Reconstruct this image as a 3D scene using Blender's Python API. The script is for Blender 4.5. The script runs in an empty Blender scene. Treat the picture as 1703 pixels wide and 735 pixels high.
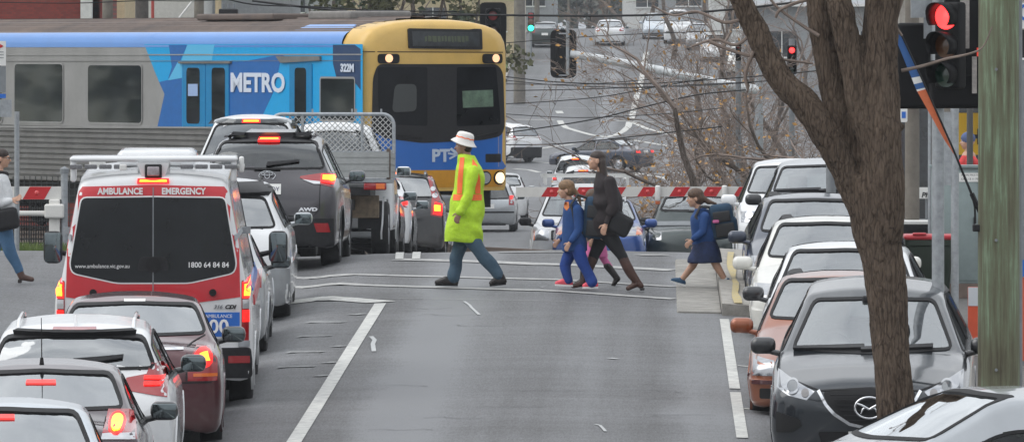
import bpy, bmesh, math, random
import numpy as np
from mathutils import Vector, Matrix, Euler
from mathutils.bvhtree import BVHTree
from mathutils.geometry import delaunay_2d_cdt
R = math.radians
SC = bpy.context.scene
COL = SC.collection

# ------------------------------------------------------------------ camera, sky, sun, exposure
FPX, CXP, CYP, ZC = 12000.0, 1095.0, 80.0, 4.0      # focal length in photo pixels, principal point, eye height
cd = bpy.data.cameras.new('camera'); cam = bpy.data.objects.new('camera', cd); COL.objects.link(cam)
cam.location = (0, 0, ZC); cam.rotation_euler = (R(90), 0, 0)
cd.sensor_fit = 'HORIZONTAL'; cd.sensor_width = 36.0
cd.lens = FPX / 1703.0 * 36.0
cd.shift_x = (851.5 - CXP) / 1703.0
cd.shift_y = -(367.5 - CYP) / 1703.0
cd.clip_start = 1.0; cd.clip_end = 9000.0
SC.camera = cam

W = bpy.data.worlds.new("World"); SC.world = W; W.use_nodes = True
wt = W.node_tree; wt.nodes.clear()
sky = wt.nodes.new('ShaderNodeTexSky'); sky.sky_type = 'NISHITA'; sky.sun_disc = False
sky.sun_elevation = R(48); sky.sun_rotation = R(-100); sky.air_density = 1.0; sky.dust_density = 4.0; sky.ozone_density = 1.0
hs = wt.nodes.new('ShaderNodeHueSaturation'); hs.inputs['Saturation'].default_value = 0.16; hs.inputs['Value'].default_value = 1.0
bgn = wt.nodes.new('ShaderNodeBackground'); bgn.inputs['Strength'].default_value = 0.15
won = wt.nodes.new('ShaderNodeOutputWorld')
# overcast: the Nishita sky seen through a bright, uneven cloud layer
ctc = wt.nodes.new('ShaderNodeTexCoord'); cmp_ = wt.nodes.new('ShaderNodeMapping'); cmp_.inputs['Scale'].default_value = (1, 1, 2.4)
cno = wt.nodes.new('ShaderNodeTexNoise'); cno.inputs['Scale'].default_value = 2.2; cno.inputs['Detail'].default_value = 6; cno.inputs['Roughness'].default_value = .55
crp = wt.nodes.new('ShaderNodeValToRGB'); crp.color_ramp.elements[0].position = .35; crp.color_ramp.elements[0].color = (3.9, 4.15, 4.5, 1); crp.color_ramp.elements[1].position = .68; crp.color_ramp.elements[1].color = (7.2, 7.4, 7.6, 1)
cmx = wt.nodes.new('ShaderNodeMix'); cmx.data_type = 'RGBA'; cmx.inputs[0].default_value = .88
wt.links.new(ctc.outputs['Generated'], cmp_.inputs[0]); wt.links.new(cmp_.outputs[0], cno.inputs['Vector']); wt.links.new(cno.outputs[0], crp.inputs[0])
wt.links.new(sky.outputs[0], hs.inputs['Color']); wt.links.new(hs.outputs[0], cmx.inputs[6]); csp = wt.nodes.new('ShaderNodeSeparateXYZ'); wt.links.new(ctc.outputs['Generated'], csp.inputs[0])
cgr = wt.nodes.new('ShaderNodeMapRange'); cgr.inputs[1].default_value = 0.0; cgr.inputs[2].default_value = 1.0; cgr.inputs[3].default_value = .62; cgr.inputs[4].default_value = 1.45; wt.links.new(csp.outputs['Z'], cgr.inputs[0])
cvm = wt.nodes.new('ShaderNodeVectorMath'); cvm.operation = 'SCALE'; wt.links.new(crp.outputs[0], cvm.inputs[0]); wt.links.new(cgr.outputs[0], cvm.inputs['Scale'])
wt.links.new(cvm.outputs[0], cmx.inputs[7]); wt.links.new(cmx.outputs[2], bgn.inputs['Color']); wt.links.new(bgn.outputs[0], won.inputs['Surface'])
sd = bpy.data.lights.new('sun', 'SUN'); sd.energy = 0.9; sd.angle = R(55); sd.color = (1.0, 0.97, 0.93)
sun = bpy.data.objects.new('sun', sd); COL.objects.link(sun)
sun.rotation_euler = (R(8), R(-42), 0)
SC.view_settings.view_transform = 'Standard'; SC.view_settings.look = 'None'; SC.view_settings.gamma = 1.0
SC.view_settings.exposure = 0.36
SC.render.engine = 'CYCLES'

# ------------------------------------------------------------------ materials
MATS = {}
def mat(name, col, rough=0.6, metal=0.0, coat=0.0, spec=0.5, noise=0.0, nscale=8.0, bump=0.0, bscale=40.0, emit=None, estr=0.0, inside=None, col2=None):
    if name in MATS: return MATS[name]
    m = bpy.data.materials.new(name); m.use_nodes = True; nt = m.node_tree; N = nt.nodes; Lk = nt.links
    b = N['Principled BSDF']
    b.inputs['Base Color'].default_value = (*col, 1); b.inputs['Roughness'].default_value = rough
    b.inputs['Metallic'].default_value = metal; b.inputs['Coat Weight'].default_value = coat
    b.inputs['Coat Roughness'].default_value = 0.04
    b.inputs['Specular IOR Level'].default_value = spec
    if emit: b.inputs['Emission Color'].default_value = (*emit, 1); b.inputs['Emission Strength'].default_value = estr
    if noise > 0 or bump > 0 or col2:
        tc = N.new('ShaderNodeTexCoord')
    if noise > 0 or col2:
        nz = N.new('ShaderNodeTexNoise'); nz.inputs['Scale'].default_value = nscale; nz.inputs['Detail'].default_value = 6
        nz.inputs['Roughness'].default_value = 0.65
        Lk.new(tc.outputs['Object'], nz.inputs['Vector'])
        mr = N.new('ShaderNodeMapRange'); mr.inputs[1].default_value = 0.3; mr.inputs[2].default_value = 0.7
        Lk.new(nz.outputs[0], mr.inputs[0])
        mx = N.new('ShaderNodeMix'); mx.data_type = 'RGBA'
        c2 = col2 if col2 else tuple(c * (1 - noise) for c in col)
        c1 = col if col2 else tuple(min(1, c * (1 + noise)) for c in col)
        mx.inputs[6].default_value = (*c2, 1); mx.inputs[7].default_value = (*c1, 1)
        Lk.new(mr.outputs[0], mx.inputs[0]); Lk.new(mx.outputs[2], b.inputs['Base Color'])
        m['mixout'] = 1
    if bump > 0:
        bz = N.new('ShaderNodeTexNoise'); bz.inputs['Scale'].default_value = bscale; bz.inputs['Detail'].default_value = 5
        Lk.new(tc.outputs['Object'], bz.inputs['Vector'])
        bp = N.new('ShaderNodeBump'); bp.inputs['Strength'].default_value = bump; bp.inputs['Distance'].default_value = 0.02
        Lk.new(bz.outputs[0], bp.inputs['Height']); Lk.new(bp.outputs[0], b.inputs['Normal'])
    if inside:      # the unpainted inner side of a shell
        out = N['Material Output']; d = N.new('ShaderNodeBsdfDiffuse'); d.inputs[0].default_value = (*inside, 1)
        g = N.new('ShaderNodeNewGeometry'); ms = N.new('ShaderNodeMixShader')
        Lk.new(g.outputs['Backfacing'], ms.inputs[0]); Lk.new(b.outputs[0], ms.inputs[1]); Lk.new(d.outputs[0], ms.inputs[2])
        Lk.new(ms.outputs[0], out.inputs[0])
    MATS[name] = m
    return m

def paint(name, col, metal=0.0, rough=0.35, dirt=0.10):
    """car paint: clear coat over colour, thin film of road dirt low on the body"""
    if name in MATS: return MATS[name]
    m = mat(name, col, rough=rough, metal=metal, coat=1.0, noise=0.06, nscale=3.0, inside=(0.03, 0.03, 0.032))
    nt = m.node_tree; N = nt.nodes; Lk = nt.links; b = N['Principled BSDF']
    src = b.inputs['Base Color'].links[0].from_socket
    tc = N.new('ShaderNodeTexCoord'); sx = N.new('ShaderNodeSeparateXYZ'); Lk.new(tc.outputs['Object'], sx.inputs[0])
    nz = N.new('ShaderNodeTexNoise'); nz.inputs['Scale'].default_value = 14; nz.inputs['Detail'].default_value = 8; Lk.new(tc.outputs['Object'], nz.inputs['Vector'])
    ad = N.new('ShaderNodeMath'); ad.operation = 'MULTIPLY_ADD'; ad.inputs[1].default_value = 0.5; Lk.new(nz.outputs[0], ad.inputs[0]); Lk.new(sx.outputs['Z'], ad.inputs[2])
    mr = N.new('ShaderNodeMapRange'); mr.inputs[1].default_value = 0.9; mr.inputs[2].default_value = 0.35; mr.inputs[3].default_value = dirt * 0.35; mr.inputs[4].default_value = dirt * 4
    Lk.new(ad.outputs[0], mr.inputs[0])
    mx = N.new('ShaderNodeMix'); mx.data_type = 'RGBA'; mx.inputs[7].default_value = (0.11, 0.10, 0.09, 1)
    Lk.new(mr.outputs[0], mx.inputs[0]); Lk.new(src, mx.inputs[6]); Lk.new(mx.outputs[2], b.inputs['Base Color'])
    r2 = N.new('ShaderNodeMapRange'); r2.inputs[1].default_value = 0.3; r2.inputs[2].default_value = 0.7; r2.inputs[3].default_value = 0.02; r2.inputs[4].default_value = 0.14
    Lk.new(nz.outputs[0], r2.inputs[0]); Lk.new(r2.outputs[0], b.inputs['Coat Roughness'])
    return m

def glass(name, tint=0.35, col=(0.9, 1.0, 0.97), ior=1.6, rough=0.03, refl=.15, mult=1.8):
    if name in MATS: return MATS[name]
    m = bpy.data.materials.new(name); m.use_nodes = True; nt = m.node_tree; N = nt.nodes; Lk = nt.links
    N.remove(N['Principled BSDF'])
    tr = N.new('ShaderNodeBsdfTransparent'); tr.inputs[0].default_value = (*[c * tint for c in col], 1)
    gl = N.new('ShaderNodeBsdfGlossy'); gl.inputs['Roughness'].default_value = rough; gl.inputs[0].default_value = (0.95, 0.98, 1, 1)
    fr = N.new('ShaderNodeFresnel'); fr.inputs[0].default_value = ior
    mu = N.new('ShaderNodeMath'); mu.operation = 'MULTIPLY_ADD'; mu.inputs[1].default_value = mult; mu.inputs[2].default_value = refl; mu.use_clamp = True
    ms = N.new('ShaderNodeMixShader')
    Lk.new(fr.outputs[0], mu.inputs[0]); Lk.new(mu.outputs[0], ms.inputs[0]); Lk.new(tr.outputs[0], ms.inputs[1]); Lk.new(gl.outputs[0], ms.inputs[2])
    Lk.new(ms.outputs[0], N['Material Output'].inputs[0])
    MATS[name] = m
    return m

M_GLASS = glass('car_glass', 0.28, refl=.20); M_PRIV = glass('privacy_glass', 0.12, refl=.0); M_SIDE = glass('side_glass', 0.30, ior=1.45, refl=.02, mult=.5, rough=.06); M_WIND = glass('windscreen_glass', 0.66, ior=1.6, refl=.13)
M_RUB = mat('black_rubber', (0.010, 0.010, 0.011), 0.6, spec=.3); M_BLK = mat('black_plastic', (0.016, 0.016, 0.018), 0.5, spec=.3, noise=0.3, nscale=20)
M_TYRE = mat('tyre_rubber', (0.018, 0.018, 0.018), 0.85, noise=0.3, nscale=12, bump=0.3)
M_RIM = mat('alloy', (0.42, 0.43, 0.45), 0.35, metal=0.8, noise=0.15); M_CHR = mat('chrome', (0.75, 0.76, 0.78), 0.12, metal=1.0)
M_INT = mat('car_interior', (0.045, 0.045, 0.05), 0.85, noise=0.2); M_INTL = mat('car_interior_pale', (0.22, 0.22, 0.22), 0.9, noise=0.1)
M_LRED = mat('red_lens', (0.30, 0.008, 0.012), 0.12, coat=1.0); M_LWHT = mat('clear_lens', (0.55, 0.56, 0.58), 0.1, metal=0.4, coat=1.0)
M_LAMB = mat('amber_lens', (0.75, 0.16, 0.02), 0.15, coat=1.0)
M_LIT = mat('lit_brake_lens', (0.6, 0.02, 0.01), 0.2, emit=(1.0, 0.012, 0.012), estr=1.3)
M_SOFT = mat('soft_brake_lens', (.55, .05, .05), .3, emit=(1.0, .07, .06), estr=.6)
M_HOT = mat('lit_brake_core', (0.9, 0.3, 0.02), 0.2, emit=(1.0, 0.26, 0.015), estr=3.0)
M_MIR = mat('mirror_glass', (0.17, 0.20, 0.21), 0.06, metal=1.0)
M_PLATE = mat('number_plate', (0.72, 0.72, 0.70), 0.4); M_HEAD = mat('headlamp_bowl', (0.36, 0.37, 0.39), 0.18, metal=0.9, coat=1.0)
M_WHITE = mat('white_plastic', (0.72, 0.72, 0.70), 0.45, noise=0.05); M_GALV = mat('galvanised_steel', (0.34, 0.36, 0.38), 0.5, metal=0.5, noise=0.2, nscale=15)
M_GREY = mat('grey_steel', (0.22, 0.235, 0.25), 0.5, metal=0.3, noise=0.15)

# ------------------------------------------------------------------ mesh helpers
class MB:
    def __init__(s): s.v = []; s.f = []
    def add(s, vs, fs):
        o = len(s.v); s.v += [tuple(v) for v in vs]; s.f += [tuple(i + o for i in f) for f in fs]; return s
    def box(s, c, d, rz=0.0, m=None):
        x, y, z = d[0] / 2, d[1] / 2, d[2] / 2
        vs = [Vector((a * x, b * y, e * z)) for a in (-1, 1) for b in (-1, 1) for e in (-1, 1)]
        if m is None: m = Matrix.Rotation(rz, 3, 'Z')
        return s.add([m @ v + Vector(c) for v in vs], [(0, 1, 3, 2), (4, 6, 7, 5), (0, 4, 5, 1), (2, 3, 7, 6), (0, 2, 6, 4), (1, 5, 7, 3)])
    def rbox(s, c, d, r=0.02, n=3, rz=0.0, m=None):
        """box with rounded edges (superellipsoid-like shell)"""
        if m is None: m = Matrix.Rotation(rz, 3, 'Z')
        h = Vector((d[0] / 2, d[1] / 2, d[2] / 2)); r = min(r, min(h) * 0.98)
        rows = []
        lat = [(-90 + 90 * i / n, -1) for i in range(n + 1)] + [(90 * i / n, 1) for i in range(n + 1)]
        lon = []
        for q, (sx, sy) in enumerate(((1, 1), (-1, 1), (-1, -1), (1, -1))):
            lon += [(90 * q + 90 * i / n, sx, sy) for i in range(n + 1)]
        vs = []
        for la, sz in lat:
            for lo, sx, sy in lon:
                cl = math.cos(R(la))
                vs.append(m @ Vector((sx * (h.x - r) + r * cl * math.cos(R(lo)), sy * (h.y - r) + r * cl * math.sin(R(lo)), sz * (h.z - r) + r * math.sin(R(la)))) + Vector(c))
        k = len(lon); fs = []
        for i in range(len(lat) - 1):
            for j in range(k): fs.append((i * k + j, i * k + (j + 1) % k, (i + 1) * k + (j + 1) % k, (i + 1) * k + j))
        fs.append(tuple(range(k))[::-1]); fs.append(tuple(range((len(lat) - 1) * k, len(lat) * k)))
        return s.add(vs, fs)
    def tube(s, pts, rad, n=8, caps=True, sq=None):
        pts = [Vector(p) for p in pts]; k = len(pts)
        if not hasattr(rad, '__len__'): rad = [rad] * k
        up = None; rings = []
        for i, p in enumerate(pts):
            t = (pts[min(i + 1, k - 1)] - pts[max(i - 1, 0)])
            t = t.normalized() if t.length > 1e-9 else Vector((0, 0, 1))
            if up is None:
                a = Vector((0, 0, 1)) if abs(t.z) < 0.9 else Vector((1, 0, 0))
                up = (a - t * a.dot(t)).normalized()
            else:
                up = (up - t * up.dot(t)); up = up.normalized() if up.length > 1e-6 else t.orthogonal().normalized()
            w = t.cross(up)
            for j in range(n):
                a = 2 * math.pi * j / n
                ru = rad[i]; rw = rad[i] * (sq if sq else 1)
                rings.append(p + up * (math.cos(a) * ru) + w * (math.sin(a) * rw))
        fs = [(i * n + j, i * n + (j + 1) % n, (i + 1) * n + (j + 1) % n, (i + 1) * n + j) for i in range(k - 1) for j in range(n)]
        if caps: fs.append(tuple(range(n))[::-1]); fs.append(tuple(range((k - 1) * n, k * n)))
        return s.add(rings, fs)
    def cyl(s, a, b, r, r2=None, n=12): return s.tube([a, b], [r, r if r2 is None else r2], n)
    def caps(s, a, b, ra, rb, n=12, sq=1.0, m=4):
        """capsule with round ends"""
        a = Vector(a); b = Vector(b); d = (b - a); L = d.length; d = d.normalized() if L > 1e-9 else Vector((0, 0, 1))
        pts = []; rr = []
        for i in range(m): t = 90 * i / m; pts.append(a - d * ra * math.cos(R(t))); rr.append(max(ra * math.sin(R(t)), ra * 0.02))
        pts.append(a); rr.append(ra); pts.append(b); rr.append(rb)
        for i in range(m): t = 90 * (i + 1) / m; pts.append(b + d * rb * math.sin(R(t))); rr.append(max(rb * math.cos(R(t)), rb * 0.02))
        return s.tube(pts, rr, n, sq=sq)
    def ell(s, c, r, n=16, m=10, mt=None):
        if not hasattr(r, '__len__'): r = (r, r, r)
        vs = []; c = Vector(c)
        for i in range(m + 1):
            la = R(-90 + 180 * i / m)
            for j in range(n):
                lo = 2 * math.pi * j / n
                v = Vector((r[0] * math.cos(la) * math.cos(lo), r[1] * math.cos(la) * math.sin(lo), r[2] * math.sin(la)))
                vs.append((mt @ v if mt else v) + c)
        fs = [(i * n + j, i * n + (j + 1) % n, (i + 1) * n + (j + 1) % n, (i + 1) * n + j) for i in range(m) for j in range(n)]
        return s.add(vs, fs)
    def prism(s, poly, f0, f1):
        """poly: 2D points; f0/f1 map (u,v)->3D for the two faces"""
        n = len(poly); vs = [f0(*p) for p in poly] + [f1(*p) for p in poly]
        fs = [tuple(range(n))[::-1], tuple(range(n, 2 * n))] + [(i, (i + 1) % n, n + (i + 1) % n, n + i) for i in range(n)]
        return s.add(vs, fs)
    def lathe(s, prof, c, ax='z', n=24):
        """prof: (r, h) list revolved about axis through c"""
        vs = []
        for r, h in prof:
            for j in range(n):
                a = 2 * math.pi * j / n; u, w = r * math.cos(a), r * math.sin(a)
                v = {'z': (u, w, h), 'x': (h, u, w), 'y': (u, h, w)}[ax]
                vs.append(Vector(v) + Vector(c))
        fs = [(i * n + j, i * n + (j + 1) % n, (i + 1) * n + (j + 1) % n, (i + 1) * n + j) for i in range(len(prof) - 1) for j in range(n)]
        return s.add(vs, fs)
    def grid(s, rows):
        n = len(rows[0]); vs = [p for r in rows for p in r]
        return s.add(vs, [(i * n + j, i * n + j + 1, (i + 1) * n + j + 1, (i + 1) * n + j) for i in range(len(rows) - 1) for j in range(n - 1)])
    def build(s, name, material, parent=None, smooth=None, fix=True):
        me = bpy.data.meshes.new(name); me.from_pydata(s.v, [], s.f)
        if fix:
            bm = bmesh.new(); bm.from_mesh(me); bmesh.ops.recalc_face_normals(bm, faces=bm.faces); bm.to_mesh(me); bm.free()
        if material: me.materials.append(material)
        o = bpy.data.objects.new(name, me); COL.objects.link(o)
        if parent: o.parent = parent
        if smooth is not None and len(me.polygons):
            me.polygons.foreach_set('use_smooth', [True] * len(me.polygons))
            if smooth < 179: me.set_sharp_from_angle(angle=R(smooth))
        me.update()
        return o

def tag(o, label=None, cat=None, group=None, kind=None):
    if label: o['label'] = label
    if cat: o['category'] = cat
    if group: o['group'] = group
    if kind: o['kind'] = kind
    return o
def thing(name, label, cat, loc=(0, 0, 0), rz=0.0, group=None, rx=0.0):
    o = bpy.data.objects.new(name, None); COL.objects.link(o); o.empty_display_size = 0.2
    o.location = loc; o.rotation_euler = (rx, 0, rz); return tag(o, label, cat, group)
def copy_thing(root, loc, rz=None, label=None):
    r = root.copy(); COL.objects.link(r); r.location = loc
    if rz is not None: r.rotation_euler.z = rz
    if label: r['label'] = label
    for ch in list(root.children):
        c = ch.copy(); COL.objects.link(c); c.parent = r
        for g in list(ch.children):
            d = g.copy(); COL.objects.link(d); d.parent = c
    return r

def text_mesh(txt, size, depth=0.004, bold=0.0, align='CENTER', sx=1.0, shear=0.0):
    cu = bpy.data.curves.new('t', 'FONT'); cu.body = txt; cu.size = size; cu.extrude = depth / 2; cu.offset = bold; cu.shear = shear
    cu.align_x = align; cu.align_y = 'CENTER'; cu.resolution_u = 3
    o = bpy.data.objects.new('t', cu); COL.objects.link(o)
    dg = bpy.context.evaluated_depsgraph_get(); me = o.evaluated_get(dg).to_mesh()
    vs = [(v.co.x * sx, v.co.y, v.co.z) for v in me.vertices]; fs = [tuple(p.vertices) for p in me.polygons]
    o.evaluated_get(dg).to_mesh_clear(); bpy.data.objects.remove(o); bpy.data.curves.remove(cu)
    return vs, fs
def lettering(name, txt, size, material, parent, org, U, V, depth=0.006, bold=0.0, align='CENTER', sx=1.0, shear=0.0):
    vs, fs = text_mesh(txt, size, depth, bold, align, sx, shear)
    U = Vector(U); V = Vector(V); Nn = U.cross(V); org = Vector(org)
    mb = MB().add([org + U * x + V * y + Nn * z for x, y, z in vs], fs)
    return mb.build(name, material, parent, fix=False)

def inpoly(x, y, poly):
    c = False; n = len(poly); j = n - 1
    for i in range(n):
        xi, yi = poly[i]; xj, yj = poly[j]
        if (yi > y) != (yj > y) and x < (xj - xi) * (y - yi) / (yj - yi) + xi: c = not c
        j = i
    return c
def npinpoly(X, Y, poly):
    c = np.zeros(X.shape, bool); n = len(poly); j = n - 1
    for i in range(n):
        xi, yi = poly[i]; xj, yj = poly[j]
        if yi != yj:
            t = ((yi > Y) != (yj > Y)) & (X < (xj - xi) * (Y - yi) / (yj - yi) + xi)
            c ^= t
        j = i
    return c
def roundpoly(poly, r=0.05, n=3):
    out = []; k = len(poly)
    for i in range(k):
        p = Vector(poly[i]); a = Vector(poly[i - 1]); b = Vector(poly[(i + 1) % k])
        da = (a - p); db = (b - p); ra = min(r, da.length * 0.45); rb = min(r, db.length * 0.45)
        A = p + da.normalized() * ra; B = p + db.normalized() * rb
        for t in range(n + 1):
            u = t / n; out.append(tuple((A * (1 - u) ** 2 + p * 2 * u * (1 - u) + B * u * u)))
    return out
def offpoly(poly, d):
    """offset polygon outward by d (inward when negative)"""
    k = len(poly); ar = sum(poly[i][0] * poly[(i + 1) % k][1] - poly[(i + 1) % k][0] * poly[i][1] for i in range(k))
    sg = 1 if ar > 0 else -1; out = []
    for i in range(k):
        a = Vector(poly[i - 1]); p = Vector(poly[i]); b = Vector(poly[(i + 1) % k])
        e1 = (p - a); e2 = (b - p)
        if e1.length < 1e-9 or e2.length < 1e-9: out.append(tuple(p)); continue
        e1.normalize(); e2.normalize()
        n1 = Vector((e1.y, -e1.x)) * sg; n2 = Vector((e2.y, -e2.x)) * sg
        n = (n1 + n2); n = n.normalized() if n.length > 1e-6 else n1
        out.append(tuple(p + n * d / max(0.5, n.dot(n1))))
    return out
def densify(poly, res):
    out = []; k = len(poly)
    for i in range(k):
        a = Vector(poly[i]); b = Vector(poly[(i + 1) % k]); n = max(1, int((b - a).length / res + 0.5))
        for t in range(n): out.append(tuple(a.lerp(b, t / n)))
    return out
def triangulate(poly, res, hole=None):
    P = densify(poly, res); k = len(P); pts = [Vector(p) for p in P]; ed = [(i, (i + 1) % k) for i in range(k)]
    if hole:
        H = densify(hole, res); pts += [Vector(p) for p in H]; ed += [(k + i, k + (i + 1) % len(H)) for i in range(len(H))]
    xs = [p[0] for p in P]; ys = [p[1] for p in P]
    x = min(xs) + res * 0.37
    inner = offpoly(P, -res * 0.35)
    while x < max(xs):
        y = min(ys) + res * 0.41
        while y < max(ys):
            if inpoly(x, y, inner) and not (hole and inpoly(x, y, hole)): pts.append(Vector((x, y)))
            y += res
        x += res
    vs, es, fs, *_ = delaunay_2d_cdt(pts, ed, [], 1, 1e-5)
    out = []
    for f in fs:
        cx = sum(vs[i][0] for i in f) / len(f); cy = sum(vs[i][1] for i in f) / len(f)
        if inpoly(cx, cy, P) and not (hole and inpoly(cx, cy, hole)): out.append(tuple(f))
    return vs, out
def decal(name, bvh, poly, axis, sg, off, thick, material, parent, res=0.05, hole=None, mirror=False, lim=None):
    """a piece laid onto a body along an axis: real sheet with thickness that follows the body's surface"""
    mb = MB(); vs, fs = triangulate(poly, res, hole)
    for mi in ((1, -1) if mirror else (1,)):
        top = []; bot = []
        for p in vs:
            u, v = p[0] * mi, p[1]
            sgn = sg * (mi if axis == 'x' else 1)
            if axis == 'x': u = p[0]
            if axis == 'y': o = Vector((u, sgn * 20, v)); d = Vector((0, -sgn, 0))
            elif axis == 'x': o = Vector((sgn * 20, u, v)); d = Vector((-sgn, 0, 0))
            else: o = Vector((u, v, 20)); d = Vector((0, 0, -1))
            h, n, _, _ = bvh.ray_cast(o, d)
            if h is None or (lim and abs((h - o).length) > lim):
                q = o + d * 18.5 if h is None else h
                h2, n2, _, _ = bvh.find_nearest(q)
                if axis == 'y':
                    h = Vector((u, h2.y, v)); n = Vector((0, sgn, 0))
                elif axis == 'x': h = Vector((h2.x, u, v)); n = Vector((sgn, 0, 0))
                else: h, n = h2, n2
            if n.dot(d) > 0: n = -n
            top.append(h + n * (off + thick)); bot.append(h + n * (off - 0.012 if thick > 0 else off))
        if thick <= 0:
            mb.add(top, fs)
        else:
            cnt = {}
            for f in fs:
                for a, b in zip(f, f[1:] + f[:1]): cnt[(a, b)] = cnt.get((a, b), 0) + 1
            bd = [(a, b) for (a, b) in cnt if (b, a) not in cnt]
            n0 = len(top)
            mb.add(top + bot, list(fs) + [(b, a, a + n0, b + n0) for a, b in bd])
    return mb.build(name, material, parent, smooth=50, fix=True)

# ------------------------------------------------------------------ ground profile
_GY = np.array([-200, 0, 40, 50, 60, 66, 80, 87, 92, 97, 102, 108, 114, 120, 124, 128, 132, 142, 160, 200, 260, 308, 350, 414, 440, 470, 600, 1000, 4000.])
_GD = np.array([6.5, 4.7, 4.02, 3.88, 3.74, 3.60, 3.23, 3.05, 2.91, 2.735, 2.87, 3.06, 3.26, 3.50, 3.72, 4.02, 4.27, 4.65, 5.0, 5.45, 5.7, 5.38, 3.3, 0.0, -.9, -1.2, -1.0, 1.0, 5.0])
_gm = np.gradient(_GD, _GY)
def drop(Y):
    Y = min(max(Y, -199), 3999); i = int(np.searchsorted(_GY, Y, 'right')) - 1; h = _GY[i + 1] - _GY[i]; t = (Y - _GY[i]) / h
    return float((2*t**3-3*t**2+1)*_GD[i] + (t**3-2*t**2+t)*h*_gm[i] + (-2*t**3+3*t**2)*_GD[i+1] + (t**3-t**2)*h*_gm[i+1])
def sst(a, b, x):
    t = min(1, max(0, (x - a) / (b - a))); return t * t * (3 - 2 * t)
def zg(X, Y):
    e = min(0.14, 0.022 * abs(X + 1.3)) * (1 - sst(100, 115, Y))
    e *= 1 - .9 * sst(6.6, 8.0, -X)
    e += .10 * sst(3.95, 4.7, -X) * (1 - sst(6.6, 7.6, -X)) * (1 - sst(97, 102, Y))
    e += 0.16 * sst(.9, 2.0, X) * (1 - sst(95, 100, Y)) * sst(40, 50, Y)
    e += 0.36 * sst(1.15, 1.7, X) * sst(93, 98, Y) * (1 - sst(150, 180, Y))
    return ZC - drop(Y) - e
def gp(px, py, y0=40.0, y1=900.0):
    """the point of the ground seen at a photo pixel"""
    a = (px - CXP) / FPX; b = (py - CYP) / FPX; Y = y0; st = 0.5
    while Y < y1:
        if ZC - b * Y <= zg(a * Y, Y):
            lo, hi = Y - st, Y
            for _ in range(20):
                m = (lo + hi) / 2
                if ZC - b * m <= zg(a * m, m): hi = m
                else: lo = m
            return (a * hi, hi, zg(a * hi, hi))
        Y += st
    return (a * y1, y1, zg(a * y1, y1))
def at(px, py, Y): return Vector(((px - CXP) / FPX * Y, Y, ZC - (py - CYP) / FPX * Y))

# ================================================================== THE SETTING
def asphalt():
    m = bpy.data.materials.new('asphalt'); m.use_nodes = True; nt = m.node_tree; N = nt.nodes; Lk = nt.links; b = N['Principled BSDF']
    b.inputs['Roughness'].default_value = 0.62; b.inputs['Specular IOR Level'].default_value = 0.55
    tc = N.new('ShaderNodeTexCoord'); sx = N.new('ShaderNodeSeparateXYZ'); Lk.new(tc.outputs['Object'], sx.inputs[0])
    def noise(scale, det, mapscale=None, rough=0.6):
        n = N.new('ShaderNodeTexNoise'); n.inputs['Scale'].default_value = scale; n.inputs['Detail'].default_value = det; n.inputs['Roughness'].default_value = rough
        if mapscale:
            mp = N.new('ShaderNodeMapping'); mp.inputs['Scale'].default_value = mapscale; Lk.new(tc.outputs['Object'], mp.inputs[0]); Lk.new(mp.outputs[0], n.inputs['Vector'])
        else: Lk.new(tc.outputs['Object'], n.inputs['Vector'])
        return n
    fine = noise(1.0, 5, (55, 5, 20), .8); big = noise(0.35, 6); strk = noise(1.0, 5, (2.2, 0.05, 1)); cross = noise(1.0, 5, (0.22, 2.6, 1), .7)
    # worn wheel tracks along the lanes, from the cars' x position
    wob = N.new('ShaderNodeMath'); wob.operation = 'MULTIPLY_ADD'; wob.inputs[1].default_value = 0.5; Lk.new(big.outputs[0], wob.inputs[0]); Lk.new(sx.outputs['X'], wob.inputs[2])
    rp = N.new('ShaderNodeValToRGB'); mrx = N.new('ShaderNodeMapRange'); mrx.inputs[1].default_value = -8.75; mrx.inputs[2].default_value = 1.25
    Lk.new(wob.outputs[0], mrx.inputs[0]); Lk.new(mrx.outputs[0], rp.inputs[0])
    stops = [(0.0, .5), (.25, .45), (.35, .6), (.50, .55), (.56, .30), (.60, .42), (.635, .95), (.67, .9), (.71, .42), (.78, .38), (.83, .52), (.88, .36), (.90, .34), (.93, .72), (1.0, .55)]
    el = rp.color_ramp.elements; el[0].position = 0; el[0].color = (.5,) * 3 + (1,); el[1].position = 1; el[1].color = (.55,) * 3 + (1,)
    for p, v in stops[1:-1]:
        e = el.new(p); e.color = (v, v, v, 1)
    def mul(a, k): 
        n = N.new('ShaderNodeMath'); n.operation = 'MULTIPLY'; n.inputs[1].default_value = k; Lk.new(a, n.inputs[0]); return n.outputs[0]
    def add(a, c):
        n = N.new('ShaderNodeMath'); n.operation = 'ADD'; Lk.new(a, n.inputs[0]); Lk.new(c, n.inputs[1]); return n.outputs[0]
    t = add(add(mul(rp.outputs[0], .62), mul(fine.outputs[0], .85)), add(mul(strk.outputs[0], .35), add(mul(cross.outputs[0], .32), mul(big.outputs[0], .30))))
    mr = N.new('ShaderNodeMapRange'); mr.inputs[1].default_value = .97; mr.inputs[2].default_value = 1.40; Lk.new(t, mr.inputs[0])
    cr = N.new('ShaderNodeValToRGB'); cr.color_ramp.elements[0].color = (.038, .036, .036, 1); cr.color_ramp.elements[1].color = (.158, .162, .170, 1)
    Lk.new(mr.outputs[0], cr.inputs[0]); Lk.new(cr.outputs[0], b.inputs['Base Color'])
    bp = N.new('ShaderNodeBump'); bp.inputs['Strength'].default_value = .35; bp.inputs['Distance'].default_value = .01
    Lk.new(fine.outputs[0], bp.inputs['Height']); Lk.new(bp.outputs[0], b.inputs['Normal'])
    return m
M_ASPH = asphalt()
M_SOIL = mat('ground_soil', (0.13, 0.12, 0.09), .95, noise=.4, nscale=.6, bump=.4, col2=(0.07, 0.09, 0.04))
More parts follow.
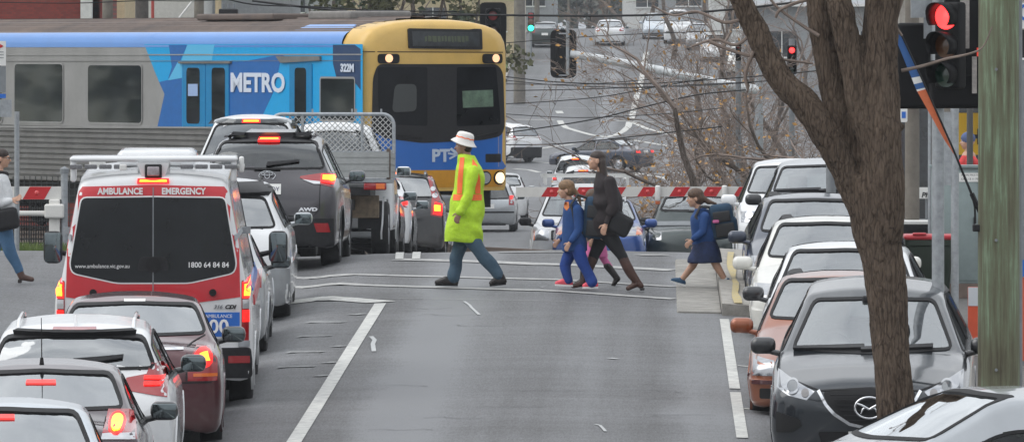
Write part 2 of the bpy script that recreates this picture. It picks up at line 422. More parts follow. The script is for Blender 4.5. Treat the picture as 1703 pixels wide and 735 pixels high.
M_CONC = mat('concrete', (0.25, 0.24, 0.22), .85, noise=.3, nscale=4, bump=.3)
M_KERB = mat('kerb_concrete', (0.29, 0.275, 0.25), .85, noise=.28, nscale=6, bump=.3)
M_PAVE = mat('footpath_asphalt', (0.11, 0.105, 0.10), .8, noise=.3, nscale=6, bump=.4)
M_PAINT = mat('road_paint', (0.62, 0.62, 0.58), .6, col2=(0.36, 0.36, 0.35), nscale=9, noise=.3)
M_GRASS = mat('grass_blade', (0.09, 0.15, 0.03), .8, noise=.3, nscale=5, col2=(0.13, 0.16, 0.05))

def ysteps(a, b):
    ys = []; y = a
    while y < b:
        ys.append(y); y += 1.0 if y < 160 else (4.0 if y < 520 else 60.0)
    ys.append(b); return ys
def sheet(name, x0, x1, y0, y1, dz, material, label=None, kind='structure', nx=14, curve=None):
    rows = []
    for y in ysteps(y0, y1):
        a = x0(y) if callable(x0) else x0; b = x1(y) if callable(x1) else x1
        rows.append([(a + (b - a) * i / nx, y, zg(a + (b - a) * i / nx, y) + dz) for i in range(nx + 1)])
    o = MB().grid(rows).build(name, material, smooth=180); tag(o, kind=kind); return o
def xspan(y):
    return y
# the ground sheet reaching the horizon
FX = [round(-9 + .3 * i, 3) for i in range(33)] + [.9, 1.1, 1.25, 1.4, 1.55, 1.7, 1.85, 2.0, 2.4]
xs = sorted(set(FX + [-2500, -900, -300, -120, -60, -30, -14, -10, -6, -3, -1.3, 0, 1.1, 1.4, 1.8, 3, 4, 6, 10, 20, 40, 80, 200, 600, 2500]))
rows = [[(x, y, zg(x, y) - .02 - (.14 if x > 3.5 and False else 0)) for x in xs] for y in ysteps(-40, 3990)]
g = MB().grid(rows).build('ground', M_SOIL, smooth=180); tag(g, kind='structure')
xg = lambda: [-14, -9, -6, -3, -1.3, 0, 1.1, 1.4, 1.8, 2.98]
def gridsheet(name, xs, y0, y1, dz, material):
    rows = [[(x, y, zg(x, y) + dz) for x in xs] for y in ysteps(y0, y1)]
    o = MB().grid(rows).build(name, material, smooth=180); return tag(o, kind='structure')
gridsheet('road', [-14, -11] + FX + [2.98], 20, 140, 0.0, M_ASPH)
gridsheet('road', [-9, -6, -3, 0, 2, 4], 140, 264, 0.0, M_ASPH)
gridsheet('cross_street', [-90, -50, -20, -8, 0, 4, 9, 20, 50, 90], 264, 346, 0.0, M_ASPH)
gridsheet('road', [-8, -4, 0, 4, 9], 346, 900, 0.0, M_ASPH)
def slab(name, xa, xb, y0, y1, h, material, step=1.0):
    mb = MB(); ys = np.arange(y0, y1 + .001, step); prev = None
    vs = []
    for y in ys:
        vs += [(xa, y, zg(xa, y) - .1), (xa, y, zg(xa, y) + h - .02), (xa + .02, y, zg(xa, y) + h), (xb, y, zg(xb, y) + h), (xb, y, zg(xb, y) - .1)]
    fs = [(i * 5 + j, i * 5 + j + 1, i * 5 + 6 + j, i * 5 + 5 + j) for i in range(len(ys) - 1) for j in range(4)]
    fs += [(0, 1, 2, 3, 4), tuple(len(vs) - 5 + k for k in (4, 3, 2, 1, 0))]
    o = mb.add(vs, fs).build(name, material, smooth=40); return tag(o, kind='structure')
slab('kerb', 2.98, 3.13, 20, 128, .14, M_KERB)
slab('footpath', 3.134, 4.3, 20, 128, .136, M_PAVE)
slab('pavement', 4.304, 16, 20, 128, .13, M_CONC)
slab('kerb', -8.16, -8.0, 347, 700, .13, M_KERB, 4)
slab('verge', -40, -8.164, 347, 700, .12, mat('verge_grass', (0.10, 0.17, 0.04), .9, noise=.4, nscale=.8, col2=(0.07, 0.11, 0.03)), 4)
# kerb outstand where the girl steps off, with its gutter
gr = slab('gutter', .22, .74, 85.3, 96.2, .02, M_CONC)
kb = MB()
for i in range(4):
    y0 = 85.0 + i * 2.75
    P = [(x, y, zg(x, y)) for x, y in ((.75, y0), (1.12, y0), (1.12, y0 + 2.72), (.75, y0 + 2.72))]
    kb.add([(x, y, z - .1) for x, y, z in P] + [(x, y, z + .14) for x, y, z in P], [(0, 3, 2, 1), (4, 5, 6, 7), (0, 1, 5, 4), (1, 2, 6, 5), (2, 3, 7, 6), (3, 0, 4, 7)])
o = kb.build('kerb', M_KERB); tag(o, kind='structure')
mm = MB(); w = .05
for y0 in np.arange(85.1, 95, 1.0):
    mm.add([(.90 + .02 * math.sin(y), y, zg(.9, y) + .145) for y in (y0, y0 + 1)] + [(.98 + .02 * math.sin(y * 2), y, zg(.9, y) + .145) for y in (y0 + 1, y0)], [(0, 3, 2, 1)])
tag(mm.build('road_marking', mat('yellow_paint', (.5, .38, .12), .7, noise=.35, nscale=12, col2=(.33, .3, .22))), kind='structure')

def stripe(pts, wd, world=False, dz=.009, step=.3):
    """a painted line draped on the ground; pts in photo pixels unless world"""
    P = [Vector(gp(*p)) if not world else Vector((p[0], p[1], 0)) for p in pts]
    Q = []
    for a, b in zip(P, P[1:]):
        n = max(1, int((b - a).length / step))
        for i in range(n): Q.append(a.lerp(b, i / n))
    Q.append(P[-1]); L = []; Rr = []
    for i, q in enumerate(Q):
        t = Q[min(i + 1, len(Q) - 1)] - Q[max(i - 1, 0)]; t.z = 0
        if t.length < 1e-6: t = Vector((0, 1, 0))
        t.normalize(); n = Vector((t.y, -t.x, 0)) * wd / 2
        for S, v in ((L, q + n), (Rr, q - n)): S.append((v.x, v.y, zg(v.x, v.y) + dz))
    return [L, Rr]
def marking(list_of, name='road_marking', material=None, dz=.009):
    mb = MB()
    for pts, wd in list_of: mb.grid(stripe(pts, wd, dz=dz))
    return tag(mb.build(name, material or M_PAINT), kind='structure')
c0 = gp(633, 503); c1 = gp(490, 735)
mb = MB(); mb.grid(stripe([(-3.36, 40), (-3.36, 87.2)], .14, True)); tag(mb.build('road_marking', M_PAINT), kind='structure')
mb = MB(); mb.grid(stripe([(.78, 40), (.78, 66)], .11, True)); mb.grid(stripe([(.78, 67.0), (.775, 72.7)], .11, True)); mb.grid(stripe([(.775, 73.2), (.77, 84.2)], .11, True))
for y in (59.5, 65, 70.6, 76.5, 82): mb.grid(stripe([(.84, y), (1.5, y)], .12, True))
tag(mb.build('road_marking', M_PAINT), kind='structure')
marking([([(470, 503), (634, 503)], .42)])
marking([([(661, 432), (780, 435), (900, 440), (1118, 450)], .32), ([(430, 457), (560, 458.5), (740, 461), (900, 465), (1122, 477.5)], .20),
         ([(430, 473), (600, 474.5), (740, 479), (900, 483.5), (1123, 498)], .22), ([(500, 503), (1000, 506)], .02),
         ([(830, 420.5), (1010, 422)], .22), ([(1060, 424.5), (1108, 424.5)], .25)], material=mat('faded_paint', (.46, .46, .44), .65, noise=.3, nscale=7, col2=(.22, .22, .22)))
marking([([(664, 432), (690, 413.5)], .11), ([(692, 432), (716, 413.5)], .11)], dz=.015)
marking([([(512, 536), (572, 536.3)], .16), ([(495, 560), (550, 559)], .16), ([(478, 586), (538, 585.5)], .16), ([(462, 611), (524, 609.5)], .16),
         ([(587, 523), (604, 523.5)], .25), ([(557, 576), (573, 576.5)], .2), ([(541, 603), (558, 603.5)], .2), ([(527, 625), (543, 625.5)], .2)], material=mat('worn_paint', (.30, .31, .31), .7, noise=.2, nscale=14, col2=(.17, .17, .17)))
marking([([(772, 502), (781, 508), (784, 512), (797, 524)], .035), ([(617, 560), (623, 566), (620, 573), (622, 585)], .05), ([(990, 706), (998, 708), (1003, 713), (1007, 718)], .03),
         ([(1013, 596), (1027, 597.5)], .08), ([(900, 478), (905, 478)], .1)], name='crack_sealant', material=mat('pale_sealant', (.42, .43, .43), .7))
# a few thin dark cracks and seams in the asphalt
mk = []; rnd = random.Random(4)
for i in range(16):
    x = rnd.uniform(560, 1150); y = rnd.uniform(500, 730); p = [(x, y)]
    for k in range(rnd.randint(4, 9)): x += rnd.uniform(4, 26); y += rnd.uniform(-1.2, 1.4); p.append((x, y))
    mk.append((p, .016))
marking(mk, name='crack_sealant', material=mat('dark_sealant', (.045, .045, .045), .6), dz=.007)
# markings on the far junction
marking([([(931, 201), (934, 207), (942, 213), (962, 219), (985, 225), (1008, 228.5)], .30), ([(1047, 203), (1045, 211), (1036, 219), (1024, 225), (1006, 229)], .32),
         ([(1050, 203), (1075, 214), (1110, 223), (1205, 240)], .28), ([(1050, 233), (1110, 243), (1180, 253)], .28), ([(929, 185), (932, 189)], .35),
         ([(852, 199), (922, 200)], .25), ([(1000, 201), (1180, 205)], .25), ([(876, 251), (915, 245), (955, 240)], .25), ([(855, 281), (880, 283), (897, 287)], .25),
         ([(1040, 298), (1050, 292), (1068, 290), (1130, 288)], .28), ([(1056, 288), (1100, 295), (1155, 309)], .28), ([(870, 268), (920, 272)], .2)])
mb = MB(); 
pc = [gp(1075, 88), gp(1068, 130), gp(1058, 165), gp(1050, 200)]
mb.grid(stripe([(p[0], p[1]) for p in pc], .30, True, dz=.03, step=3)); tag(mb.build('road_marking', M_PAINT), kind='structure')
marking([([(855, 160), (1040, 163)], .12), ([(855, 148), (1060, 150)], .1), ([(855, 178), (1050, 181)], .1)], name='crack_sealant', material=MATS['pale_sealant'], dz=.008)

# grass tufts along the railway reserve on the left and the far verge
def grass(name, n, fx, fy, h, wd=.02, seed=1):
    rnd = random.Random(seed); mb = MB()
    for i in range(n):
        x, y = fx(rnd), fy(rnd); z = zg(x, y); a = rnd.uniform(0, 6.28); hh = h * rnd.uniform(.4, 1.2); l = rnd.uniform(-.4, .4) * hh
        dx, dy = math.cos(a) * wd, math.sin(a) * wd
        mb.add([(x - dx, y - dy, z), (x + dx, y + dy, z), (x + l + dx * .3, y + l, z + hh)], [(0, 1, 2)])
    o = mb.build(name, M_GRASS, fix=False); return tag(o, kind='stuff')
gs = gridsheet('grass_strip', [-16, -12, -9, -7.5], 101.5, 106, .02, MATS['verge_grass']) 
grass('grass', 5000, lambda r: r.uniform(-16, -7.6), lambda r: r.uniform(101.5, 105), .14)

# ================================================================== VEHICLES
# a car body is a lofted shell (front at +y, wheels on z=0); glass, lamps, trim are laid on it as pieces of their own
TOPS = {
 'sedan': (4.6, 1.45, [(2.30,.62),(2.24,.71),(2.0,.79),(1.3,.93),(1.02,.99),(.30,1.37),(.12,1.42),(-.3,1.45),(-.8,1.43),(-1.02,1.38),(-1.62,1.10),(-1.78,1.06),(-2.15,1.04),(-2.22,1.0),(-2.27,.92),(-2.30,.80)],
           [(2.3,.60),(1.3,.84),(0,.90),(-1.6,.98),(-2.3,.95)]),
 'hatch': (4.2, 1.50, [(2.1,.60),(2.05,.72),(1.8,.82),(1.25,.96),(1.0,1.04),(.35,1.38),(.12,1.46),(-.4,1.50),(-1.3,1.47),(-1.68,1.41),(-1.76,1.36),(-1.96,1.04),(-2.02,.98),(-2.07,.88),(-2.1,.75)],
           [(2.1,.58),(1.2,.86),(0,.93),(-1.6,1.0),(-2.1,.97)]),
 'suv': (4.5, 1.68, [(2.25,.78),(2.20,.92),(2.05,1.0),(1.3,1.11),(1.08,1.17),(.45,1.53),(.2,1.62),(-.4,1.68),(-1.4,1.65),(-1.82,1.58),(-1.90,1.52),(-2.10,1.16),(-2.16,1.08),(-2.21,1.0),(-2.25,.85)],
         [(2.25,.76),(1.3,1.0),(0,1.06),(-1.6,1.12),(-2.25,1.05)]),
 'wagon4': (4.8, 1.95, [(2.4,.85),(2.34,1.02),(2.2,1.10),(1.35,1.2),(1.12,1.24),(.60,1.72),(.38,1.84),(-.2,1.93),(-1.6,1.95),(-2.15,1.90),(-2.22,1.84),(-2.30,1.25),(-2.34,1.15),(-2.37,1.0),(-2.4,.9)],
         [(2.4,.82),(1.3,1.08),(0,1.15),(-2.4,1.15)]),
 'van': (5.9, 2.45, [(2.95,.80),(2.88,.98),(2.6,1.10),(2.3,1.25),(2.0,1.42),(1.35,2.05),(1.1,2.25),(.6,2.38),(-.5,2.45),(-2.5,2.44),(-2.80,2.41),(-2.88,2.34),(-2.91,2.2),(-2.93,1.3),(-2.95,1.0)],
         [(2.95,.78),(2.0,1.2),(1.0,1.25),(-2.95,1.28)]),
 'cabutes': (5.0, 1.75, [(2.5,.80),(2.44,.95),(2.2,1.03),(1.5,1.12),(1.28,1.17),(.72,1.56),(.5,1.68),(.1,1.75),(-.25,1.74),(-.42,1.68),(-.52,1.2),(-.56,1.0),(-.58,.8)],
         [(2.5,.78),(1.3,1.02),(0,1.08),(-.6,1.05)]),
}
def curvefn(pts, sy, sz, sm=0.035):
    P = sorted(pts); ys = np.array([p[0] for p in P]) * sy; zs = np.array([p[1] for p in P]) * sz
    g = np.linspace(ys[0] - .3, ys[-1] + .3, 1400); v = np.interp(g, ys, zs); st = g[1] - g[0]; k = max(1, int(3 * sm / st)); ker = np.exp(-.5 * (np.arange(-k, k + 1) * st / sm) ** 2); ker /= ker.sum()
    v2 = np.convolve(np.pad(v, k, 'edge'), ker, 'valid')
    return lambda y: np.interp(y, g, v2)

class Shell:
    def __init__(s, typ='sedan', L=None, W=1.75, H=None, zb=.20, tumble=.42, df=.30, dr=.24, pf=3.6, pr=4.2, res=.05, taper=.06, top=None, belt=None, yrear=None, flare=.0):
        L0, H0, tp, bl = TOPS[typ]; L = L or L0; H = H or H0
        s.L, s.W, s.H, s.typ = L, W, H, typ; s.y0 = min(p[0] for p in tp) * L / L0; s.y1 = L / 2; s.tumble = tumble
        s.top = curvefn(top or tp, L / L0, H / H0); s.belt = curvefn(belt or bl, L / L0, H / H0, .15); hw = W / 2; s.zb = zb
        ys = list(np.arange(s.y0 + dr, s.y1 - df, res))
        n = 9
        ys += [s.y0 + dr * (1 - math.sin(math.pi / 2 * i / n)) for i in range(n + 1)] + [s.y1 - df * (1 - math.sin(math.pi / 2 * i / n)) for i in range(n + 1)]
        ys = sorted(set(round(y, 4) for y in ys)); rings = []
        for y in ys:
            zt = float(s.top(y)); zbl = min(float(s.belt(y)), zt - .035); sl = abs(float(s.top(y + .04)) - float(s.top(y - .04))) / .08
            w = hw * (1 - taper * (abs(y / s.y1 if y > 0 else y / s.y0)) ** 4)
            wb = w - .055; g = zt - zbl; cr = min(.05 + .07 * min(1.4, sl), .75 * g)
            e = min(cr + .035, .85 * g)
            x6 = wb - tumble * max(0, g - e) - .02
            rd = min(.10, .2 + g) if g > .2 else .10 + .1 * (1 - g / .2)
            zmid = .5 * (zb + zbl) + .06
            cp = [(0, zb + .05), (w - .30, zb + .04), (w - .07, zb), (w - .025, zb + .05), (w + flare, zb + .24), (w + flare, zmid), (w - .012, zbl - .13), (w - .022, zbl - .05), (wb, zbl), (wb - tumble * .05 - .004, zbl + min(.05, g * .3)),
                  (x6, zt - e), (x6 - rd * .45, zt - e * .62 - .002), (x6 - rd - .06, zt - cr * .62), (.62 * (x6 - rd), zt - cr * .28), (.3 * x6, zt - cr * .06), (0, zt)]
            # subdivide long segments by fixed counts, then one Chaikin pass
            cnt = [3, 2, 1, 3, 4, 4, 1, 1, 1, 7, 1, 2, 4, 4, 4] if res > .03 else [3, 3, 1, 4, 6, 6, 2, 1, 1, 11, 2, 4, 7, 8, 8]; q = []
            for i, c in enumerate(cnt):
                for t in range(c): q.append((cp[i][0] + (cp[i + 1][0] - cp[i][0]) * t / c, cp[i][1] + (cp[i + 1][1] - cp[i][1]) * t / c))
            q.append(cp[-1]); c2 = [q[0]]
            for a, b in zip(q, q[1:]): c2 += [(a[0] * .75 + b[0] * .25, a[1] * .75 + b[1] * .25), (a[0] * .25 + b[0] * .75, a[1] * .25 + b[1] * .75)]
            c2.append(q[-1]); c3 = [c2[0]] + [((a[0] + b[0]) / 2, (a[1] + b[1]) / 2) for a, b in zip(c2[1::2], c2[2::2])] + [c2[-1]]
            half = np.array(c3)
            # rounding of the ends
            for end, d, p in ((s.y0, dr, pr), (s.y1, df, pf)):
                u = 1 - abs(y - end) / d
                if u > 0:
                    u = min(u, .9995); fx = (1 - u ** p) ** (1 / p); pz = p + 1.5; fz = (1 - u ** pz) ** (1 / pz); zc = .52 * min(1, (zt + .1) / .7)
                    half = half.copy(); half[:, 0] *= (.12 + .88 * fx) if u < .9994 else (.12 + .88 * fx); half[:, 1] = zc + (half[:, 1] - zc) * (.25 + .75 * fz)
            full = np.concatenate([np.stack([-half[:, 0], np.full(len(half), y), half[:, 1]], 1), np.stack([half[::-1][1:, 0], np.full(len(half) - 1, y), half[::-1][1:, 1]], 1)])
            rings.append(full)
        s.V = np.array(rings); ns, nv = s.V.shape[:2]; s.ns, s.nv = ns, nv
        i, j = np.meshgrid(np.arange(ns - 1), np.arange(nv), indexing='ij'); jn = (j + 1) % nv
        s.F = np.stack([i * nv + j, i * nv + jn, (i + 1) * nv + jn, (i + 1) * nv + j], -1).reshape(-1, 4)
        s.verts = s.V.reshape(-1, 3)
        a, b, c = s.verts[s.F[:, 0]], s.verts[s.F[:, 1]], s.verts[s.F[:, 2]]; d = s.verts[s.F[:, 3]]
        n = np.cross(c - a, d - b); ln = np.linalg.norm(n, axis=1) + 1e-12; n /= ln[:, None]
        s.cen = (a + b + c + d) / 4
        out = np.sum(n * (s.cen - np.array([0, 0, .6 * H]))[:, :] * np.array([1, .2, 1]), axis=1)
        if np.median(out) < 0: s.F = s.F[:, ::-1]; n = -n
        s.N = n; s.keep = np.ones(len(s.F), bool)
        c0 = list(range(nv)); c1 = list(range((ns - 1) * nv, ns * nv))
        s.capf = []
        for cc, want in ((c0, -1), (c1, 1)):
            P_ = s.verts[cc]; ar = sum(P_[k][2] * P_[(k + 1) % nv][0] - P_[(k + 1) % nv][2] * P_[k][0] for k in range(nv))   # y part of the area vector
            s.capf.append(tuple(cc) if ar * want > 0 else tuple(cc[::-1]))
        s.bvh = BVHTree.FromPolygons([tuple(v) for v in s.verts], [tuple(int(k) for k in f) for f in s.F] + s.capf)
    def cut(s, axis, sg, poly):
        A, B = (0, 1) if axis == 'y' else (1, 0)      # A coordinate in poly, B the axis
        if axis == 'y': ins = npinpoly(s.cen[:, 0], s.cen[:, 2], poly); m = ins & (s.N[:, 1] * sg > .12) & (s.cen[:, 1] * sg > (s.y0 + .0 if sg < 0 else -.2) * sg * 0 - .6)
        else: ins = npinpoly(s.cen[:, 1], s.cen[:, 2], poly); m = ins & (np.abs(s.N[:, 0]) > .45)
        s.keep &= ~m
    def wheelcut(s, yc, r, zc):
        d = np.hypot(s.cen[:, 1] - yc, s.cen[:, 2] - zc); s.keep &= ~((d < r) & (np.abs(s.cen[:, 0]) > s.W / 2 - .2))
    def body(s, name, material, parent):
        F = [tuple(int(k) for k in f) for f in s.F[s.keep]] + s.capf
        me = bpy.data.meshes.new(name); me.from_pydata([tuple(v) for v in s.verts], [], F); me.materials.append(material)
        bm = bmesh.new(); bm.from_mesh(me); loose = [v for v in bm.verts if not v.link_faces]; bmesh.ops.delete(bm, geom=loose, context='VERTS')
        bm.to_mesh(me); bm.free()
        me.polygons.foreach_set('use_smooth', [True] * len(me.polygons)); me.set_sharp_from_angle(angle=R(50)); me.update()
        o = bpy.data.objects.new(name, me); COL.objects.link(o); o.parent = parent; return o
    def hw(s, z, y):      # half width of the greenhouse at height z, station y
        w = s.W / 2 - .055; return w - s.tumble * max(0, z - float(s.belt(y)))
    def yrear_at(s, z):
        h = s.bvh.ray_cast(Vector((0, -20, z)), Vector((0, 1, 0)))[0]; return h.y if h else s.y0
    def yfront_at(s, z):
        h = s.bvh.ray_cast(Vector((0, 20, z)), Vector((0, -1, 0)))[0]; return h.y if h else s.y1

def wheels(root, S, yf, yr, r=.32, wd=.21, rimmat=None, track=None, near=True):
    for y in (yf, yr):
        for sx in (-1, 1):
            x = sx * ((track or S.W / 2 - .03) - wd / 2); n = 28 if near else 16
            t = MB().lathe([(r * .62, -wd * .42), (r * .9, -wd * .5), (r * .97, -wd * .44), (r, -wd * .3), (r * .985, -wd * .05), (r * .985, wd * .05), (r, wd * .3), (r * .97, wd * .44), (r * .9, wd * .5), (r * .62, wd * .42)], (x, y, r), 'x', n).build('wheel', M_TYRE, root, smooth=50)
            rm = MB().lathe([(0.02, sx * wd * .30), (r * .2, sx * wd * .33), (r * .3, sx * wd * .22), (r * .55, sx * wd * .18), (r * .60, sx * wd * .38), (r * .65, sx * wd * .44), (r * .62, -sx * wd * .4)], (x, y, r), 'x', n)
            if near:
                for k in range(5):
                    a = 2 * math.pi * k / 5 + y; d = Vector((0, math.cos(a), math.sin(a)))
                    rm.tube([Vector((x + sx * wd * .34, y, r)) + d * r * .12, Vector((x + sx * wd * .36, y, r)) + d * r * .6], [r * .11, r * .08], 6)
            rm.build('rim', rimmat or M_RIM, t, smooth=40)

def make_car(name, label, X, Y, facing, typ='sedan', col=None, L=None, W=1.75, H=None, zb=.20, view='rear', lamps=(), lit=(), core=(), extra=(), hbl=None, rw=None, fw=None, near=True,
             mirror=True, mircol=None, group=None, cat='car', wheel=(.32, .21), bumper=None, plate=None, rails=None, priv=False, railg=.135, tumble=.42, pillar=.085, side=None, res=None, yaw=0.0, wy=None, dz=0.0, inter=True, wiper=False, shellkw={}, glassm=None, mirh=None, pitch=True):
    """facing: 'away' puts the rear bumper at Y, 'to' puts the front bumper at Y, 'mid' puts the middle there"""
    res = res or (.026 if near else .08)
    S = Shell(typ, L, W, H, zb, tumble, res=res, **shellkw); L, H = S.L, S.H
    rz = R(yaw) + (math.pi if facing == 'to' else 0); ymid = Y + (L / 2 if facing in ('away', 'to') else 0)
    dvec = Vector((-math.sin(rz), math.cos(rz)))
    if facing != 'mid' and yaw:
        c_ = Vector((X, Y)) + dvec * (L / 2 if facing == 'away' else -L / 2); X, ymid = c_.x, c_.y
    f = Vector((X, ymid)) + dvec * 1.3; b = Vector((X, ymid)) - dvec * 1.3
    zf, zr = zg(f.x, f.y), zg(b.x, b.y); rx = math.atan2(zf - zr, 2.6) if pitch else 0
    root = bpy.data.objects.new(name, None); COL.objects.link(root); root.location = (X, ymid, (zf + zr) / 2 + dz); root.rotation_euler = Euler((rx, 0, rz)); tag(root, label, cat, group)
    wr, ww = wheel; yf, yr = wy or (L * .5 - .85 * L / 4.5, -L * .5 + .95 * L / 4.5)
    ex = {}
    xm_ = W / 2 * (1 - shellkw.get('taper', .06)) * .962
    cl = lambda P: [(max(-xm_, min(xm_, x)), z) for x, z in P]
    lamps = [cl(P) for P in lamps]; lit = [cl(P) for P in lit]; core = [cl(P) for P in core]
    extra = [(e[0], e[1], e[2], cl(e[3]) if e[1] == 'y' else e[3]) + tuple(e[4:]) for e in extra]
    # windows
    zt = H; yb = lambda z: S.yrear_at(z)
    wins = []
    if rw is not False:
        z0, z1 = rw if rw else {'sedan': (1.13, 1.37), 'hatch': (1.06, 1.38), 'suv': (1.20, 1.53), 'wagon4': (1.28, 1.78), 'van': (1.4, 2.2), 'cabutes': (1.24, 1.60)}[typ]
        a0, a1 = S.hw(z0, yb(z0)) - pillar, S.hw(z1, yb(z1)) - pillar
        P = roundpoly([(-a0, z0), (0, z0 - .01), (a0, z0), (a1, z1), (0, z1 + .025), (-a1, z1)], .06)
        wins.append(('rear_window', 'y', -1, P, M_PRIV if priv else M_GLASS, .012 if near else .018))
    if fw is not False:
        d = {'sedan': (1.03, 1.37), 'hatch': (1.08, 1.40), 'suv': (1.22, 1.58), 'wagon4': (1.30, 1.80), 'van': (1.5, 2.15), 'cabutes': (1.22, 1.62)}[typ]
        hs_ = H / TOPS[typ][1]; z0, z1 = fw if fw else (d[0] * hs_, d[1] * hs_); a0, a1 = S.hw(z0, S.yfront_at(z0)) - pillar, S.hw(z1, S.yfront_at(z1)) - pillar - .01
        P = roundpoly([(-a0, z0), (0, z0 - .02), (a0, z0), (a1, z1), (0, z1 + .02), (-a1, z1)], .06)
        wins.append(('windscreen', 'y', 1, P, M_WIND, .012 if near else .018))
    if side is not False:
        ya = S.yfront_at(float(S.belt(.9)) + .12 * 1.0) - .12; ya = min(ya, L * .30)
        zrr = float(S.belt(-1.5)) + .16
        yc = S.yrear_at(zrr) + .22 if typ not in ('suv', 'wagon4', 'hatch', 'van') else S.yrear_at(zrr) + .30
        if typ == 'van': yc = .9
        def sw(y0, y1):
            yy = np.linspace(y0, y1, 12); up = [(y, max(float(S.belt(y)) + .045, min(float(S.top(y)) - railg, H - railg - .015))) for y in yy]; lo = [(y, float(S.belt(y)) + .03) for y in yy[::-1]]
            P = [p for p in up] + lo
            return roundpoly([P[0]] + P[1:11] + [P[11], P[12]] + P[13:23] + [P[23]], .03, 1)
        yB = (ya + yc) / 2 + .05
        yc2 = yc
        segs = [(ya, yB + .05), (yB - .05, yc)] if typ not in ('van', 'cabutes') else [(ya, yc if typ == 'van' else -.35)]
        if side: segs = side
        for q0, q1 in segs:
            for sx in (1, -1): wins.append(('side_window', 'x', sx, sw(q0, q1), M_PRIV if (priv and q1 < 0) else M_SIDE, .012))
    for nm, ax, sg, P, gm, fr in wins:
        S.cut(ax, sg, offpoly(P, .002))
    for y in (yf, yr): S.wheelcut(y, wr + .055, wr)
    body = S.body('body', col, root)
    for nm, ax, sg, P, gm, fr in wins:
        p = decal(nm, S.bvh, P, ax, sg, -.002, 0, glassm if (glassm and nm != 'side_window') else gm, root, res=.08 if near else .15)
        decal('window_seal', S.bvh, offpoly(P, (.013 if ax == 'y' else .010) if near else .020), ax, sg, .001, .005, M_RUB, p, res=.06 if near else .12, hole=offpoly(P, -fr))
        if wiper and nm == ('rear_window' if view == 'rear' else 'windscreen'):
            zz = min(q[1] for q in P) + .05
            if view == 'rear': pts = [(-.02, zz - .02), (.02, zz - .02), (.42, zz + .035), (.42, zz + .06), (0, zz + .03)]
            else: pts = [(-.55, zz - .035), (.1, zz - .05), (.1, zz - .03), (-.55, zz - .005)]
            decal('wiper', S.bvh, pts, 'y', sg, .02, .012, M_BLK, root, res=.05)
            if view != 'rear': decal('wiper', S.bvh, [(x + .62, z) for x, z in pts], 'y', sg, .02, .012, M_BLK, root, res=.05)
    # arches
    for y in (yf, yr):
        r0, r1 = wr + .04, wr + .075; A = [(y + r1 * math.cos(R(a)), wr + r1 * math.sin(R(a))) for a in range(-22, 203, 15)]; B = [(y + r0 * math.cos(R(a)), wr + r0 * math.sin(R(a))) for a in range(202, -23, -15)]
        poly = [p for p in A + B]
        if near:
            for sx in (1, -1): decal('arch_lip', S.bvh, poly, 'x', sx, -.006, .014, M_BLK if priv else col, root, res=.09)
    wheels(root, S, yf, yr, wr, ww, near=near)
    MB().rbox((0, (S.y0 + S.y1) / 2, zb + .13), (W - .62, S.y1 - S.y0 - .35, .26), .05).build('underbody', M_BLK, root)
    if inter:
        zs = float(S.belt(0)); st = MB(); rt = H - .30
        for sx in (-1, 1):
            s1 = MB().rbox((sx * .37, .02, zs - .12), (.50, .16, .62), .07, m=Matrix.Rotation(R(14), 3, 'X')).rbox((sx * .37, -.10, zs + .30 if H > 1.4 else zs + .26), (.27, .10, .19), .045).cyl((sx * .37 - .06, -.08, zs + .1), (sx * .37 - .06, -.1, zs + .25), .01, n=6).cyl((sx * .37 + .06, -.08, zs + .1), (sx * .37 + .06, -.1, zs + .25), .01, n=6)
            s1.build('seat', M_INT, root, smooth=60)
        if typ != 'cabutes':
            MB().rbox((0, -.95, zs - .12), (1.25, .16, .56), .07, m=Matrix.Rotation(R(14), 3, 'X')).rbox((-.40, -1.04, zs + .22), (.25, .09, .15), .04).rbox((.40, -1.04, zs + .22), (.25, .09, .15), .04).build('rear_seat', M_INT, root, smooth=60)
        MB().rbox((0, .85, zs - .12), (W - .34, .45, .26), .08).build('dashboard', M_INT, root, smooth=60)
        if near:
            a = MB(); n = 20; a.tube([(-.37 * (-1) + .18 * math.cos(2 * math.pi * i / n), .60 + .07 * math.sin(2 * math.pi * i / n), zs - .0 + .17 * math.sin(2 * math.pi * i / n)) for i in range(n + 1)], .014, 6)
            a.build('steering_wheel', M_INT, root, smooth=60)
            MB().rbox((0, .34, H - .17), (.22, .04, .07), .02).build('rear_view_mirror', M_BLK, root, smooth=60)
        MB().box((0, (S.y0 + S.y1) / 2 - .1, .50), (W - .34, (S.y1 - S.y0) * .66, .05)).build('cabin_floor', M_INT, root)
    if mirror:
        ym = S.yfront_at(float(S.belt(1.0)) + .10) - .32; zm = mirh or float(S.belt(ym)) + .09
        for sx in (-1, 1):
            mw, mh = (.23, .155) if typ != 'van' else (.20, .34)
            xo = W / 2 + .085
            h = MB().rbox((sx * xo, ym, zm), (mw, .13, mh), .062, 4).tube([(sx * (W / 2 - .10), ym + .02, zm - .08), (sx * (W / 2 + .03), ym + .02, zm - .05)], [.03, .025], 8).build('side_mirror', mircol or col, root, smooth=60)
            g = MB().rbox((sx * xo, ym - .066, zm), (mw - .035, .012, mh - .035), .05, 3); g.build('mirror_glass', M_MIR, h, smooth=60)
    sg = -1 if view == 'rear' else 1
    lp = []
    lm = M_LRED if view == 'rear' else M_HEAD
    LN = 'tail_light' if view == 'rear' else 'headlight'
